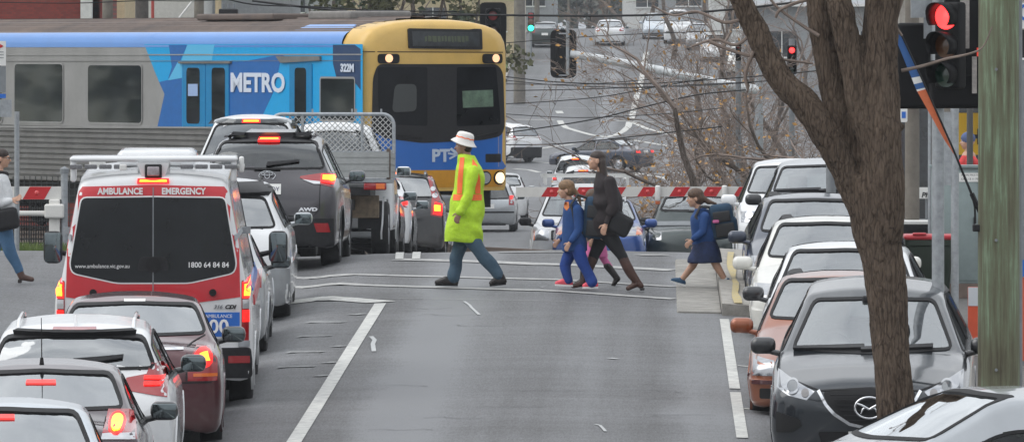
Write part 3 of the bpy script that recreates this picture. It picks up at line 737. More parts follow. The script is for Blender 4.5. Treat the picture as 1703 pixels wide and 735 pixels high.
    for mi in (1, -1):
        parents = []
        for P in lamps:
            parents.append(decal(LN, S.bvh, [(x * mi, z) for x, z in P], 'y', sg, -.003, .010, lm, root, res=.04 if near else .09))
        for P in lit: decal('lit_lens', S.bvh, [(x * mi, z) for x, z in P], 'y', sg, .013, .006, M_LIT, parents[0] if parents else root, res=.03)
        for P in core: decal('bulb_glow', S.bvh, [(x * mi, z) for x, z in P], 'y', sg, .021, .004, M_HOT, parents[0] if parents else root, res=.03)
    for e in extra:
        nm, ax, s_, P, off, th, m_, mir = e
        for mi in ((1, -1) if mir else (1,)):
            decal(nm, S.bvh, [(x * mi, z) for x, z in P] if ax == 'y' else P, ax, s_ * (mi if ax == 'x' else 1), off, th, m_, root, res=.05 if near else .1)
    if hbl:
        z, hwid, on = hbl; hh_ = .020 if on != 'soft' else .013; P = [(-hwid, z - hh_), (hwid, z - hh_), (hwid * .96, z + hh_), (-hwid * .96, z + hh_)]
        o = decal('brake_light', S.bvh, P, 'y', -1, .004, .02 if on != 'soft' else .006, M_SOFT if on == 'soft' else (M_LIT if on else M_LRED), root, res=.05)
        if on is True: decal('bulb_glow', S.bvh, [(x * .85, z + (q - z) * .35) for x, q in P], 'y', -1, .022, .004, M_HOT, o, res=.05)
    if plate:
        z, x = plate if isinstance(plate, tuple) else (plate, 0)
        pl = decal('number_plate', S.bvh, [(x - .186, z - .066), (x + .186, z - .066), (x + .186, z + .066), (x - .186, z + .066)], 'y', sg, .012, .008, M_PLATE, root, res=.4)
    if bumper:
        zt_, m_ = bumper; w = W / 2 * .96
        decal('bumper', S.bvh, roundpoly([(-w, zb + .04), (w, zb + .04), (w, zt_), (-w, zt_)], .04), 'y', sg, .004, .018, m_, root, res=.07)
    if rails:
        for sx in (-1, 1):
            ys = np.linspace(.25, -1.45 * L / 4.5, 9); x = S.hw(H, 0) * sx * .93 + sx * .0
            pts = []
            for k, y in enumerate(ys):
                h = S.bvh.ray_cast(Vector((x - sx * .05, y, 20)), Vector((0, 0, -1)))[0]; up = .045 if 0 < k < 8 else .0
                pts.append((x - sx * .05, y, h.z + up))
            MB().tube(pts, .018, 8).build('roof_rail', rails, root, smooth=60)
    return root, S, body

def rect(x0, z0, x1, z1, r=0.0):
    P = [(x0, z0), (x1, z0), (x1, z1), (x0, z1)]
    return roundpoly(P, r, 3) if r else P
def circ(x, z, r, n=14): return [(x + r * math.cos(2 * math.pi * i / n), z + r * math.sin(2 * math.pi * i / n)) for i in range(n)]
def gap(P, w=.009):   # thin closed strip for a panel gap along a polyline
    Q = offpoly(P, 0); a = [(x, z) for x, z in P]; b = []
    for i in range(len(P)):
        p = Vector(P[max(i - 1, 0)]); q = Vector(P[min(i + 1, len(P) - 1)]); t = (q - p).normalized(); n = Vector((t.y, -t.x)) * w; b.append(tuple(Vector(P[i]) + n))
    return a + b[::-1]
P_SILV = paint('pale_silver_paint', (.50, .55, .60), .55, .32); P_DPLUM = paint('dark_plum_paint', (.050, .030, .038), .4, .3)
P_WHITE = paint('white_paint', (.74, .75, .76), 0, .4, dirt=.06); P_MAROON = paint('maroon_paint', (.070, .008, .014), .25, .3)
P_GREY = paint('graphite_paint', (.050, .047, .054), .5, .28, dirt=.05); P_BLUE = paint('blue_paint', (.010, .070, .30), .3, .3); P_SLVB = paint('silver_paint', (.40, .42, .44), .6, .32)
P_GREEN = paint('dark_green_paint', (.015, .03, .028), .3, .35); P_NAVY = paint('navy_paint', (.018, .028, .055), .4, .3); P_ORANGE = paint('copper_paint', (.27, .068, .018), .4, .3)
P_CREAM = paint('cream_paint', (.66, .65, .60), 0, .4, dirt=.06); P_SLATE = paint('slate_paint', (.016, .021, .027), .35, .22, dirt=.015); P_BLACK = paint('black_paint', (.016, .017, .020), .3, .3)
Q = 'cars queueing at the crossing with brake lights on'
def lane(px, s): return (px - CXP) / s
# --- pale silver sedan, bottom left corner
make_car('sedan', 'pale silver sedan nearest the camera at the back of the queue', lane(0, 234), 51.3, 'away', 'sedan', P_SILV, yaw=4.2, L=4.4, W=1.72, H=1.45, group=Q, hbl=(1.345, .085, 'soft'),
  lamps=[[(.55, .80), (.76, .78), (.80, 1.0), (.58, 1.02)]], lit=[rect(.6, .84, .72, .95)], plate=.86, pillar=.10, mircol=P_BLACK,
  extra=[('panel_gap', 'y', -1, gap([(-.70, 1.07), (-.62, .84), (.62, .84), (.70, 1.07)]), .002, .003, M_RUB, False)])
# --- dark plum sedan with aerial
r, S, b = make_car('sedan', 'dark plum sedan with a whip aerial on its roof', lane(63, 213), 56.2, 'away', 'sedan', P_DPLUM, yaw=3.0, L=4.5, W=1.72, H=1.46, group=Q, hbl=(1.315, .12, 'soft'), mircol=P_BLACK,
  lamps=[[(.50, .93), (.79, .93), (.74, 1.115), (.54, 1.12)]], lit=[circ(.615, 1.03, .066)], core=[circ(.615, 1.03, .046)], plate=.80, pillar=.085,
  extra=[('panel_gap', 'y', -1, gap([(-.68, 1.1), (-.52, 1.07), (-.50, .9), (.50, .9), (.52, 1.07), (.68, 1.1)]), .002, .003, M_RUB, False), ('reversing_lens', 'y', -1, [(.50, .93), (.76, .93), (.755, .975), (.51, .975)], .006, .005, M_LWHT, True)])
MB().cyl((0, -.95, 1.44), (0, -.95, 1.50), .02, .012).cyl((0, -.95, 1.50), (0, -1.05, 1.82), .0045, .003, 6).build('aerial', M_RUB, r)
# --- white crossover
r, S, b = make_car('hatchback', 'white crossover hatchback with unlit roof-edge brake strip and shark fin', lane(126, 195), 61.2, 'away', 'suv', P_WHITE, yaw=2.6, L=4.3, W=1.76, H=1.545, group=Q, hbl=(1.46, .19, False), mircol=P_BLACK, rails=P_WHITE,
  rw=(1.17, 1.42), lamps=[[(.44, .99), (.80, .93), (.86, 1.12), (.76, 1.20), (.66, 1.21), (.62, 1.12), (.45, 1.09)]], lit=[rect(.60, 1.02, .76, 1.05), rect(.60, 1.07, .76, 1.10)], plate=.80, pillar=.06, wiper=True, wheel=(.34, .22),
  extra=[('spoiler', 'y', -1, [(-.52, 1.432), (.52, 1.432), (.48, 1.447), (-.48, 1.447)], .01, .035, M_RUB, False), ('bumper', 'y', -1, rect(-.8, .28, .8, .48, .05), .003, .015, M_BLK, False)])
MB().prism([(-.10, 0), (.10, 0), (.0, .09), (-.05, .085)], lambda u, v: (-.012 * (1 - v * 8), u - 1.35, 1.50 + v), lambda u, v: (.012 * (1 - v * 8), u - 1.35, 1.50 + v)).build('shark_fin_aerial', P_WHITE, r)
# --- maroon sedan
r, S, b = make_car('sedan', 'maroon sedan directly behind the ambulance', lane(224, 180), 66.5, 'away', 'sedan', P_MAROON, yaw=3.6, rw=(1.09, 1.325), L=4.5, W=1.70, H=1.42, group=Q, hbl=None, mircol=P_BLACK,
  lamps=[[(.50, .70), (.80, .70), (.83, .90), (.70, .99), (.58, 1.0), (.50, .88)]], lit=[circ(.64, .90, .085)], core=[[(.60, .88), (.70, .88), (.68, .95), (.61, .94)]], plate=.60, pillar=.07,
  extra=[('panel_gap', 'y', -1, gap([(-.72, .69), (.72, .69)], .012), .002, .003, M_RUB, False), ('panel_gap', 'y', -1, gap([(-.66, 1.08), (-.49, 1.0), (-.48, .7)]), .002, .003, M_RUB, True), ('badge', 'y', -1, rect(.28, .975, .46, .995), .004, .006, M_CHR, False),
         ('brake_light_reflection', 'y', -1, rect(-.10, 1.355, .10, 1.375), .004, .003, M_WHITE, False), ('reversing_lens', 'y', -1, rect(.55, .74, .78, .77), .006, .005, M_LAMB, True)])  # white strip paints the high brake light's reflection at the rear window
# --- white sedan hidden ahead of the ambulance
make_car('sedan', 'silver sedan mostly hidden ahead of the ambulance, only mirror and flank showing', lane(312, 152), 79.2, 'away', 'sedan', P_SLVB, yaw=2.0, L=4.4, W=1.74, H=1.42, group=Q, mircol=P_BLACK,
  lamps=[rect(.5, .8, .8, .98)], lit=[rect(.6, .84, .75, .94)], mirh=.93)
# --- white wagon with roof rails and grey lower flank
r, S, b = make_car('suv', 'white wagon with black roof rails between the ambulance and the graphite four-wheel drive', lane(362, 140), 85.6, 'away', 'suv', P_WHITE, yaw=1.8, L=4.5, W=1.76, H=1.66, group=Q, mircol=P_SLVB, rails=M_RUB,
  rw=(1.14, 1.48), lamps=[[(.69, .74), (.86, .76), (.88, .95), (.80, 1.08), (.70, 1.08)]], lit=[rect(.80, .80, .87, .90)], plate=.85, pillar=.10, bumper=(.66, P_SLVB), wheel=(.34, .22),
  extra=[('spoiler', 'y', -1, [(-.60, 1.50), (.60, 1.50), (.60, 1.60), (-.60, 1.60)], .01, .05, M_BLK, False)] + [('side_cladding', 'x', 1, rect(-2.0, .28, 2.0, .70, .04), .002, .012, P_SLVB, False)])
# --- graphite four-wheel drive
P_DARKG = P_GREY
r, S, b = make_car('suv', 'graphite four-wheel drive with lit brake lights behind the white tray truck', lane(443, 126), 95.3, 'away', 'suv', P_GREY, L=4.8, W=1.93, H=1.78, zb=.28, group=Q, mircol=P_GREY, rails=P_SLVB, wheel=(.38, .26),
  rw=(1.34, 1.68), hbl=(1.705, .145, True), priv=True, wiper=True, pillar=.07, plate=(1.06, 0),
  lamps=[[(.43, 1.21), (.60, 1.15), (.93, 1.09), (.97, 1.20), (.92, 1.29), (.72, 1.275), (.44, 1.235)]], lit=[[(.71, 1.15), (.90, 1.13), (.92, 1.25), (.71, 1.25)]], core=[[(.73, 1.18), (.87, 1.17), (.88, 1.24), (.73, 1.24)]],
  extra=[('bumper', 'y', -1, rect(-.92, .32, .92, .68, .06), .004, .02, M_BLK, False), ('reflector', 'y', -1, [(.66, .50), (.83, .50), (.80, .62), (.62, .62)], .02, .012, M_LRED, True),
         ('reversing_lens', 'y', -1, [(.46, 1.19), (.62, 1.13), (.70, 1.13), (.70, 1.16), (.60, 1.17)], .007, .005, M_LWHT, True),
         ('panel_gap', 'y', -1, gap([(-.70, 1.26), (-.69, .80), (-.62, .72), (.62, .72), (.69, .80), (.70, 1.26)], .012), .002, .003, M_RUB, False),
         ('spoiler', 'y', -1, [(-.62, 1.735), (.62, 1.735), (.60, 1.765), (-.60, 1.765)], .01, .06, P_GREY, False)])
yb = S.yrear_at(1.24)
em = MB().tube([(.075 * 1.45 * math.cos(t), yb - .02, 1.245 + .06 * math.sin(t)) for t in np.linspace(0, 6.283, 21)], .008, 6).tube([(.035 * math.cos(t), yb - .02, 1.25 + .045 * math.sin(t)) for t in np.linspace(0, 6.283, 15)], .007, 6).tube([(.08 * math.cos(t), yb - .02, 1.268 + .02 * math.sin(t)) for t in np.linspace(0, 6.283, 15)], .007, 6)
em.build('badge', M_CHR, r, smooth=60)
lettering('lettering', 'AWD', .062, M_CHR, r, (.55, S.yrear_at(.80) - .01, .80), (1, 0, 0), (0, 0, 1), .008, .003, sx=1.6)
lettering('plate_lettering', 'OY', .10, mat('plate_ink', (.03, .04, .12), .5), r, (.11, S.yrear_at(1.06) - .024, 1.06), (1, 0, 0), (0, 0, 1), .002, sx=.8)
# --- tall white wagon
make_car('wagon', 'tall white wagon ahead of the graphite four-wheel drive, high brake light on', lane(417, 117.5), 102, 'away', 'wagon4', P_WHITE, L=4.4, W=1.86, H=2.04, zb=.28, group=Q, rw=(1.38, 1.88), hbl=(1.925, .13, True), pillar=.10, priv=False,
  lamps=[rect(.72, 1.0, .9, 1.3)], lit=[rect(.78, 1.1, .88, 1.2)], wheel=(.38, .25), extra=[('rear_trim', 'y', -1, [(-.64, 1.90), (.64, 1.90), (.60, 1.955), (-.60, 1.955)], .006, .01, M_PRIV, False)])
# --- silver sedan, white sedan, dark hatch in front of the train
make_car('sedan', 'silver sedan beside the tray truck with only its right flank showing', lane(572, 105.5), 113.0, 'away', 'sedan', P_SLVB, L=4.3, W=1.76, H=1.45, group=Q, mircol=P_SLVB, lamps=[rect(.60, .80, .86, 1.02)], lit=[], core=[], near=False,
  extra=[('turn_lens', 'y', -1, rect(.74, .84, .86, 1.0), .006, .006, M_LAMB, True)])
make_car('sedan', 'white sedan between the silver sedan and the dark hatchback', lane(598, 101.5), 118.0, 'away', 'sedan', P_WHITE, L=4.0, W=1.72, H=1.38, group=Q, mircol=P_SLVB, lamps=[rect(.60, .80, .84, 1.0)], lit=[rect(.7, .84, .82, .96)], near=False)
r, S, b = make_car('hatchback', 'dark hatchback with tall tail lights in front of the train nose', lane(657, 98), 122.4, 'away', 'suv', P_BLACK, L=4.0, W=1.74, H=1.58, zb=.2, group=Q, hbl=(1.50, .13, True), mircol=P_BLACK, rw=(1.10, 1.44), pillar=.12,
  lamps=[[(.60, .78), (.84, .74), (.82, .98), (.70, 1.20), (.60, 1.48), (.53, 1.48), (.62, 1.1)]], lit=[[(.64, .80), (.80, .78), (.79, .97), (.67, 1.0)]], core=[rect(.66, .85, .76, .95)], plate=.75, rails=P_SLVB,
  extra=[('turn_lens', 'y', -1, circ(.665, 1.12, .045), .007, .005, M_LWHT, True), ('turn_lens', 'y', -1, circ(.63, 1.24, .04), .007, .005, M_LWHT, True)])
# --- beyond the crossing
QB = 'cars beyond the crossing'
p = gp(812, 386)
make_car('hatchback', 'silver hatchback seen under the train nose beyond the crossing', p[0], p[1], 'away', 'suv', P_SLVB, L=4.2, W=1.72, H=1.55, near=False, group=QB, priv=True, rw=(1.02, 1.42), pillar=.14,
  lamps=[rect(.62, .82, .84, 1.10)], lit=[rect(.66, 1.0, .74, 1.10)], plate=.78, extra=[('bumper_strip', 'y', -1, rect(-.8, .58, .8, .63), .004, .01, M_BLK, False)])
make_car('sedan', 'white sedan half hidden by the right edge of the train', lane(833, 51), 235, 'away', 'suv', P_WHITE, L=4.2, W=1.74, H=1.6, near=False, group=QB, lamps=[rect(.62, .92, .84, 1.12)], lit=[rect(.60, .94, .84, 1.10)], rw=(1.2, 1.5))
make_car('van', 'white van with brake light on behind the roof-racked wagon', lane(970, 51.5), 233, 'away', 'wagon4', P_WHITE, L=4.6, W=1.8, H=1.88, near=False, group=QB, cat='van', hbl=(1.70, .16, True), rw=(1.22, 1.64), priv=True, lamps=[rect(.7, .9, .85, 1.1)], lit=[rect(.72, .95, .83, 1.05)])
make_car('van', 'farther white van with brake light on near the dark turning sedan', lane(958, 46), 261, 'away', 'wagon4', P_WHITE, L=4.8, W=1.85, H=1.82, near=False, group=QB, cat='van', hbl=(1.68, .16, True), rw=(1.2, 1.6), priv=True, lamps=[rect(.7, .9, .85, 1.1)], lit=[rect(.72, .95, .83, 1.05)])
# oncoming, stopped behind the boom
r, S, b = make_car('wagon', 'white four-wheel drive with roof rack stopped behind the boom beside the blue hatchback', lane(972, 90), 133.5, 'to', 'wagon4', P_WHITE, L=4.9, W=2.08, H=1.92, zb=.3, view='front', near=True, group=QB, wheel=(.38, .25), fw=(1.28, 1.76), bumper=(.62, M_BLK), mircol=M_BLK,
  lamps=[[(.66, .80), (1.02, .80), (1.02, .99), (.66, .99)]], extra=[('grille', 'y', 1, rect(-.62, .80, .62, .98, .03), .002, .01, M_BLK, False), ('turn_lens', 'y', 1, rect(.92, .8, 1.03, .99), .008, .006, M_LAMB, True)], plate=.52)
rk = MB()
for y in (.2, -.7, -1.6): rk.box((0, y, 2.06), (1.72, .06, .035)).box((-.78, y, 1.98), (.04, .06, .16)).box((.78, y, 1.98), (.04, .06, .16))
rk.build('roof_rack', M_WHITE, r)
r, S, b = make_car('hatchback', 'blue hatchback facing the camera behind the boom', lane(996, 92.6), 129.9, 'to', 'suv', P_BLUE, L=4.4, W=1.70, H=1.57, view='front', near=True, group=QB, mircol=P_BLUE, fw=(1.10, 1.47), rails=P_SLVB, pillar=.07, bumper=(.60, P_BLUE), plate=.50,
  lamps=[[(.42, .76), (.80, .78), (.83, .92), (.70, .97), (.42, .92)]], extra=[('grille', 'y', 1, rect(-.38, .76, .38, .90, .03), .002, .012, M_BLK, False), ('turn_lens', 'y', 1, [(.66, .79), (.82, .80), (.82, .92), (.68, .95)], .008, .006, M_LAMB, True), ('lower_grille', 'y', 1, rect(-.5, .32, .5, .42, .03), .02, .01, M_RUB, False)])
r, S, b = make_car('van', 'dark green van facing the camera beyond the boom', lane(1160, 91), 132.5, 'to', 'wagon4', P_GREEN, L=4.7, W=1.95, H=1.74, zb=.3, view='front', near=False, group=QB, cat='van', fw=(1.36, 1.62), bumper=(.52, M_BLK), mircol=M_BLK, side=None,
  lamps=[rect(.66, .78, .9, .92)], extra=[('bonnet_sheen', 'y', 1, rect(-.88, 1.06, .88, 1.14, .03), .002, .012, M_GREY, False)])  # grey strip paints the sheen of the bonnet
# the junction beyond
p = gp(995, 286)
r, S, b = make_car('sedan', 'dark blue sedan turning across the far junction', p[0] + .1, p[1] + 1.0, 'mid', 'sedan', P_NAVY, L=4.45, W=1.74, H=1.42, near=False, yaw=62, cat='car', lamps=[[(.45, .80), (.82, .80), (.84, .96), (.45, .94)]], lit=[rect(.5, .83, .78, .91)], plate=.86, wheel=(.33, .22))
p = gp(845, 270)
make_car('suv', 'white four-wheel drive beside the train nose at the far junction', p[0] - .55, p[1] + 1, 'mid', 'suv', P_WHITE, L=4.4, W=1.8, H=1.72, near=False, yaw=42, lamps=[rect(.66, 1.0, .86, 1.2)], bumper=(.7, M_BLK), plate=.8)
for (px, py, sd, H, W_, col, lab, typ, fc) in [
    (906, 80, 0, 1.46, 1.78, P_GREEN, 'dark green wagon driving away up the far hill', 'hatch', 'away'), (1014, 77, 0, 1.47, 1.8, P_WHITE, 'white sedan driving away up the far hill', 'sedan', 'away')]:
    p = gp(px, py)
    make_car('sedan' if typ == 'sedan' else 'wagon', lab, p[0], p[1], fc, typ, col, L=4.5, W=W_, H=H, near=False, lamps=[rect(.56, .86, .84, 1.04)], plate=.78, rw=(1.08, 1.36))
pk = [(1092, 66, 'pale silver hatchback parked on the far hill beside the centre line', P_SILV, 'hatch'), (1128, 74, 'white van parked on the far hill behind bare twigs', P_WHITE, 'wagon4'), (1165, 84, 'silver sedan parked on the far hill behind bare branches', P_SLVB, 'sedan'),
      (1190, 104, 'white sedan parked lowest on the far hill', P_WHITE, 'sedan'), (1215, 66, 'white wagon parked highest at the right of the far hill', P_WHITE, 'suv'), (1235, 128, 'white hatchback parked near the far signal pole', P_CREAM, 'hatch')]
for px, py, lab, c_, ty in pk:
    p = gp(px, py)
    make_car({'hatch': 'hatchback', 'wagon4': 'van', 'sedan': 'sedan', 'suv': 'wagon'}[ty], lab, p[0], p[1], 'to', ty, c_, W=1.75, near=False, view='front', lamps=[rect(.5, .62, .8, .76)], group='cars parked on the far hill', cat='van' if ty == 'wagon4' else 'car')

# ------------------------------------------------------------------ the ambulance
P_AMBW = paint('ambulance_white', (.68, .69, .70), 0, .4, dirt=.05)
M_RED = mat('signal_red_film', (.50, .012, .022), .45, coat=.4, noise=.06); M_DARKW = mat('dark_tinted_glass', (.009, .011, .013), .08, coat=.25, spec=.2, noise=.35, nscale=2.5)
M_BLUEP = mat('blue_film', (.010, .13, .52), .4, coat=.4); M_TXT = mat('white_lettering', (.80, .80, .80), .5); M_LED = mat('led_lens', (.16, .16, .17), .2, coat=1.0, noise=.4, nscale=60)
redP = [(-.86, 1.18), (-.47, 1.13), (0, 1.10), (.47, 1.13), (.86, 1.18), (.845, 1.70), (.765, 2.17), (.70, 2.265), (0, 2.285), (-.70, 2.265), (-.765, 2.17), (-.845, 1.70)]
winP = roundpoly([(-.705, 2.155), (0, 2.165), (.705, 2.155), (.815, 1.50), (.79, 1.42), (.36, 1.325), (-.36, 1.325), (-.79, 1.42), (-.815, 1.50)], .05)
r, S, b = make_car('ambulance', 'white and red ambulance seen from behind with a light bar across its roof', -5.0, 71.4, 'away', 'van', P_AMBW, yaw=2.4, L=5.9, W=2.0, H=2.43, zb=.34, group=None, cat='ambulance', rw=False, wheel=(.35, .24), hbl=(2.318, .16, True), mircol=M_BLK, tumble=.17, mirh=1.42, bumper=(.68, M_BLK),
  shellkw=dict(dr=.16, pr=5.0, taper=.02), lamps=[rect(.872, .74, .992, 1.345, .02)], lit=[rect(.878, 1.17, .982, 1.325), rect(.880, .935, .982, 1.05)], core=[rect(.893, 1.19, .966, 1.305)], plate=(.60, -.5),
  extra=[('rear_door_red_panel', 'y', -1, redP, .002, .004, M_RED, False), ('window_outline', 'y', -1, offpoly(winP, .014), .005, .003, M_TXT, False), ('rear_door_glass', 'y', -1, winP, .008, .004, M_DARKW, False),
         ('reversing_lens', 'y', -1, rect(.88, 1.065, .982, 1.155), .007, .005, M_LWHT, True), ('door_gap', 'y', -1, rect(-.005, .7, .005, 2.26), .012, .002, M_GREY, False),
         ('hinge', 'y', -1, rect(.80, 1.735, .955, 1.80, .01), .012, .014, M_GALV, True), ('hinge', 'y', -1, rect(.84, .69, .985, .75, .01), .012, .014, M_GALV, True),
         ('door_buffer', 'y', -1, circ(.59, 1.225, .036), .01, .05, M_RUB, True), ('door_handle', 'y', -1, circ(0, 1.50, .075), .013, .012, M_RUB, False), ('handle_recess', 'y', -1, roundpoly([(-.16, 1.44), (.16, 1.44), (.13, 1.58), (-.13, 1.58)], .04), .0125, .003, M_BLK, False),
         ('badge', 'y', -1, circ(-.20, 1.165, .062), .01, .008, M_CHR, False), ('blue_panel', 'y', -1, rect(.12, .79, .855, 1.03), .003, .003, M_BLUEP, False),
         ('reflector', 'y', -1, rect(.74, .53, .94, .60, .01), .024, .008, M_LRED, True),
         ('side_stripe', 'x', 1, rect(-2.2, 1.06, 2.2, 1.16), .009, .003, M_RED, True), ('side_stripe', 'x', 1, rect(-2.2, 1.20, 2.0, 1.26), .009, .003, M_BLUEP, True)])
yv = S.yrear_at(1.6)
def ambt(txt, size, x, z, col=M_TXT, off=.016, **k):
    return lettering('lettering', txt, size, col, r, (x, S.yrear_at(z) - off, z), (1, 0, 0), (0, 0, 1), .002, **k)
ambt('AMBULANCE', .088, -.325, 2.222, bold=.0035, sx=.86); ambt('EMERGENCY', .088, .30, 2.222, bold=.0035, sx=.86)
ambt('www.ambulance.vic.gov.au', .056, -.50, 1.487, off=.02, sx=.90); ambt('1800 64 84 84', .075, .545, 1.497, off=.02, sx=.94, bold=.001)
ambt('FOR AMBULANCE', .048, .60, .992, sx=.95, off=.014); ambt('000', .19, .60, .885, bold=.004, sx=1.05, off=.014)
ambt('316', .052, .64, 1.082, M_GREY, off=.01, sx=1.1, bold=.002, shear=.3); ambt('CDI', .052, .76, 1.082, M_BLK, off=.01, sx=1.2, bold=.003, shear=.3)
yb_ = S.y0
lb = thing('light_bar', 'x', 'x'); lb.name = 'light_bar'; del lb['label']; del lb['category']; lb.parent = r
bar = MB().rbox((0, yb_ + .42, 2.535), (1.66, .50, .05), .024).build('light_bar_cover', P_AMBW, lb, smooth=50)
for sx in (-1, 1): MB().rbox((sx * .795, yb_ + .30, 2.43), (.055, .22, .24), .02).build('upright', P_AMBW, lb, smooth=50)
for sx in (-1, 1):
    for k in range(4): MB().rbox((sx * (.26 + .145 * k + .07), yb_ + .19, 2.462), (.125, .05, .045), .01).build('led_module', M_LED, lb)
MB().rbox((-.30, yb_ + .17, 2.455), (.07, .05, .06), .01).build('sensor', M_WHITE, lb)
MB().add([(x, y, z) for z in (2.34, 2.50) for x, y in ((-.105 if z < 2.4 else -.16, yb_ + .14), (.105 if z < 2.4 else .16, yb_ + .14), (.16, yb_ + .45), (-.16, yb_ + .45))], [(0, 3, 2, 1), (4, 5, 6, 7), (0, 1, 5, 4), (1, 2, 6, 5), (2, 3, 7, 6), (3, 0, 4, 7)]).build('camera_housing', P_AMBW, lb)
MB().rbox((0, yb_ + .125, 2.42), (.17, .04, .14), .018).build('camera_frame', M_BLK, lb, smooth=50)
MB().rbox((0, yb_ + .100, 2.42), (.12, .02, .09), .01).build('scene_lamp', mat('lamp_glass', (.32, .28, .30), .25, coat=1.0, noise=.3, nscale=30), lb, smooth=50)
MB().rbox((0, yb_ + 1.6, 2.50), (.80, .9, .16), .07).build('roof_pod', P_AMBW, r, smooth=60)
MB().rbox((-.58, yb_ + .9, 2.47), (.16, .16, .08), .03).build('roof_vent', M_WHITE, r, smooth=60)
for sx in (1,): MB().cyl((sx * .83, yb_ + .3, 2.46), (sx * .90, yb_ + .3, 2.46), .025, n=8).rbox((sx * .87, yb_ + .28, 2.48), (.05, .06, .16), .02).build('side_lamp', M_WHITE, r, smooth=50)
MB().box((.80, -1.95, .32), (.30, .02, .26)).box((-.80, -1.95, .32), (.30, .02, .26)).build('mudflap', M_RUB, r)
for o in r.children:
    if o.name.startswith('side_mirror'): o.location.x += .10 if sum(v.co.x for v in o.data.vertices) > 0 else -.10

# ------------------------------------------------------------------ the tray-back ute
r, S, b = make_car('tray_truck', 'white tray truck with a mesh-panelled ladder rack ahead of the graphite four-wheel drive', -4.93, 107.2, 'away', 'cabutes', P_WHITE, L=5.1, W=1.85, H=2.02, zb=.35, cat='truck', wheel=(.40, .26), rw=(1.40, 1.84), pillar=.14, near=True, wy=(1.55, -1.55), inter=True, group=Q)
# chassis, tray, gates
MB().box((0, -1.5, .75), (.80, 2.6, .16)).box((0, -1.6, .95), (1.3, 1.9, .12)).build('chassis', M_BLK, r)
MB().box((0, -1.60, 1.11), (1.86, 1.98, .06)).build('tray_floor', M_GALV, r)
al = mat('aluminium_gate', (.36, .37, .365), .45, metal=.5, noise=.12)
gt = MB().box((0, -2.58, 1.34), (1.86, .03, .38)); 
for k in range(4): gt.box((0, -2.60, 1.19 + .1 * k), (1.84, .014, .075))
gt.build('tail_gate', al, r)
for sx in (-1, 1):
    sg_ = MB().box((sx * .915, -1.60, 1.34), (.03, 1.92, .38))
    for k in range(4): sg_.box((sx * .935, -1.6, 1.19 + .1 * k), (.014, 1.9, .075))
    sg_.build('side_gate', al, r)
    MB().box((sx * .92, -2.56, 1.35), (.06, .06, .46)).build('corner_post', mat('rusty_steel', (.12, .09, .07), .8, noise=.4), r)
    MB().box((sx * .62, -1.95, .60), (.36, .02, .42)).build('mudflap', M_BLK, r)
    t_ = MB().rbox((sx * .72, -2.56, 1.02), (.34, .05, .11), .02).build('tail_light', M_LRED, r, smooth=50)
    MB().rbox((sx * .80, -2.59, 1.02), (.13, .012, .08), .01).build('turn_lens', M_LAMB, t_)
MB().rbox((.55, -2.0, .72), (.42, .03, .34), .02).build('mud_guard', mat('faded_tan_board', (.22, .17, .12), .85, noise=.35, nscale=9), r)
# rack: hoop, mesh, posts
hp = [(-.93, -.72, 1.15), (-.93, -.72, 1.95)] + [(-.93 + .17 * (1 - math.cos(R(a))), -.72, 1.95 + .17 * math.sin(R(a))) for a in range(15, 91, 15)] + [(.93 - .17 * (1 - math.cos(R(a))), -.72, 1.95 + .17 * math.sin(R(a))) for a in range(90, 0, -15)] + [(.93, -.72, 1.95), (.93, -.72, 1.15)]
rk = MB().tube(hp, .028, 8).cyl((.45, -.72, 1.15), (.45, -.72, 2.11), .024, n=8).cyl((-.45, -.72, 1.15), (-.45, -.72, 2.11), .024, n=8).cyl((-.93, -.72, 1.55), (.93, -.72, 1.55), .016, n=6)
for x in (.36, .30, -.3, .74): rk.cyl((x, -.72, 2.1), (x, -.72, 2.2), .014, n=6)
rk.build('ladder_rack', M_GALV, r, smooth=50)
ms = MB(); stp = .085
for k in range(-14, 26):
    for sgn in (1, -1):
        x0, z0 = -.9 + stp * k * 1.0, 1.56; x1 = x0 + .5 * 1.0
        a = [x0, z0]; b2 = [x0 + .53, 2.09]
        pts = []
        t0 = max(0, (-.9 - x0) / .53); t1 = min(1, (.9 - x0) / .53)
        if t1 > t0:
            p = (x0 + .53 * t0, 1.56 + .53 * t0); q = (x0 + .53 * t1, 1.56 + .53 * t1)
            if sgn < 0: p = (-p[0], p[1]); q = (-q[0], q[1])
            ms.cyl((p[0], -.735 + .004 * sgn, p[1]), (q[0], -.735 + .004 * sgn, q[1]), .0065, n=4)
ms.build('mesh_panel', mat('white_mesh', (.42, .42, .41), .5), r, fix=False)

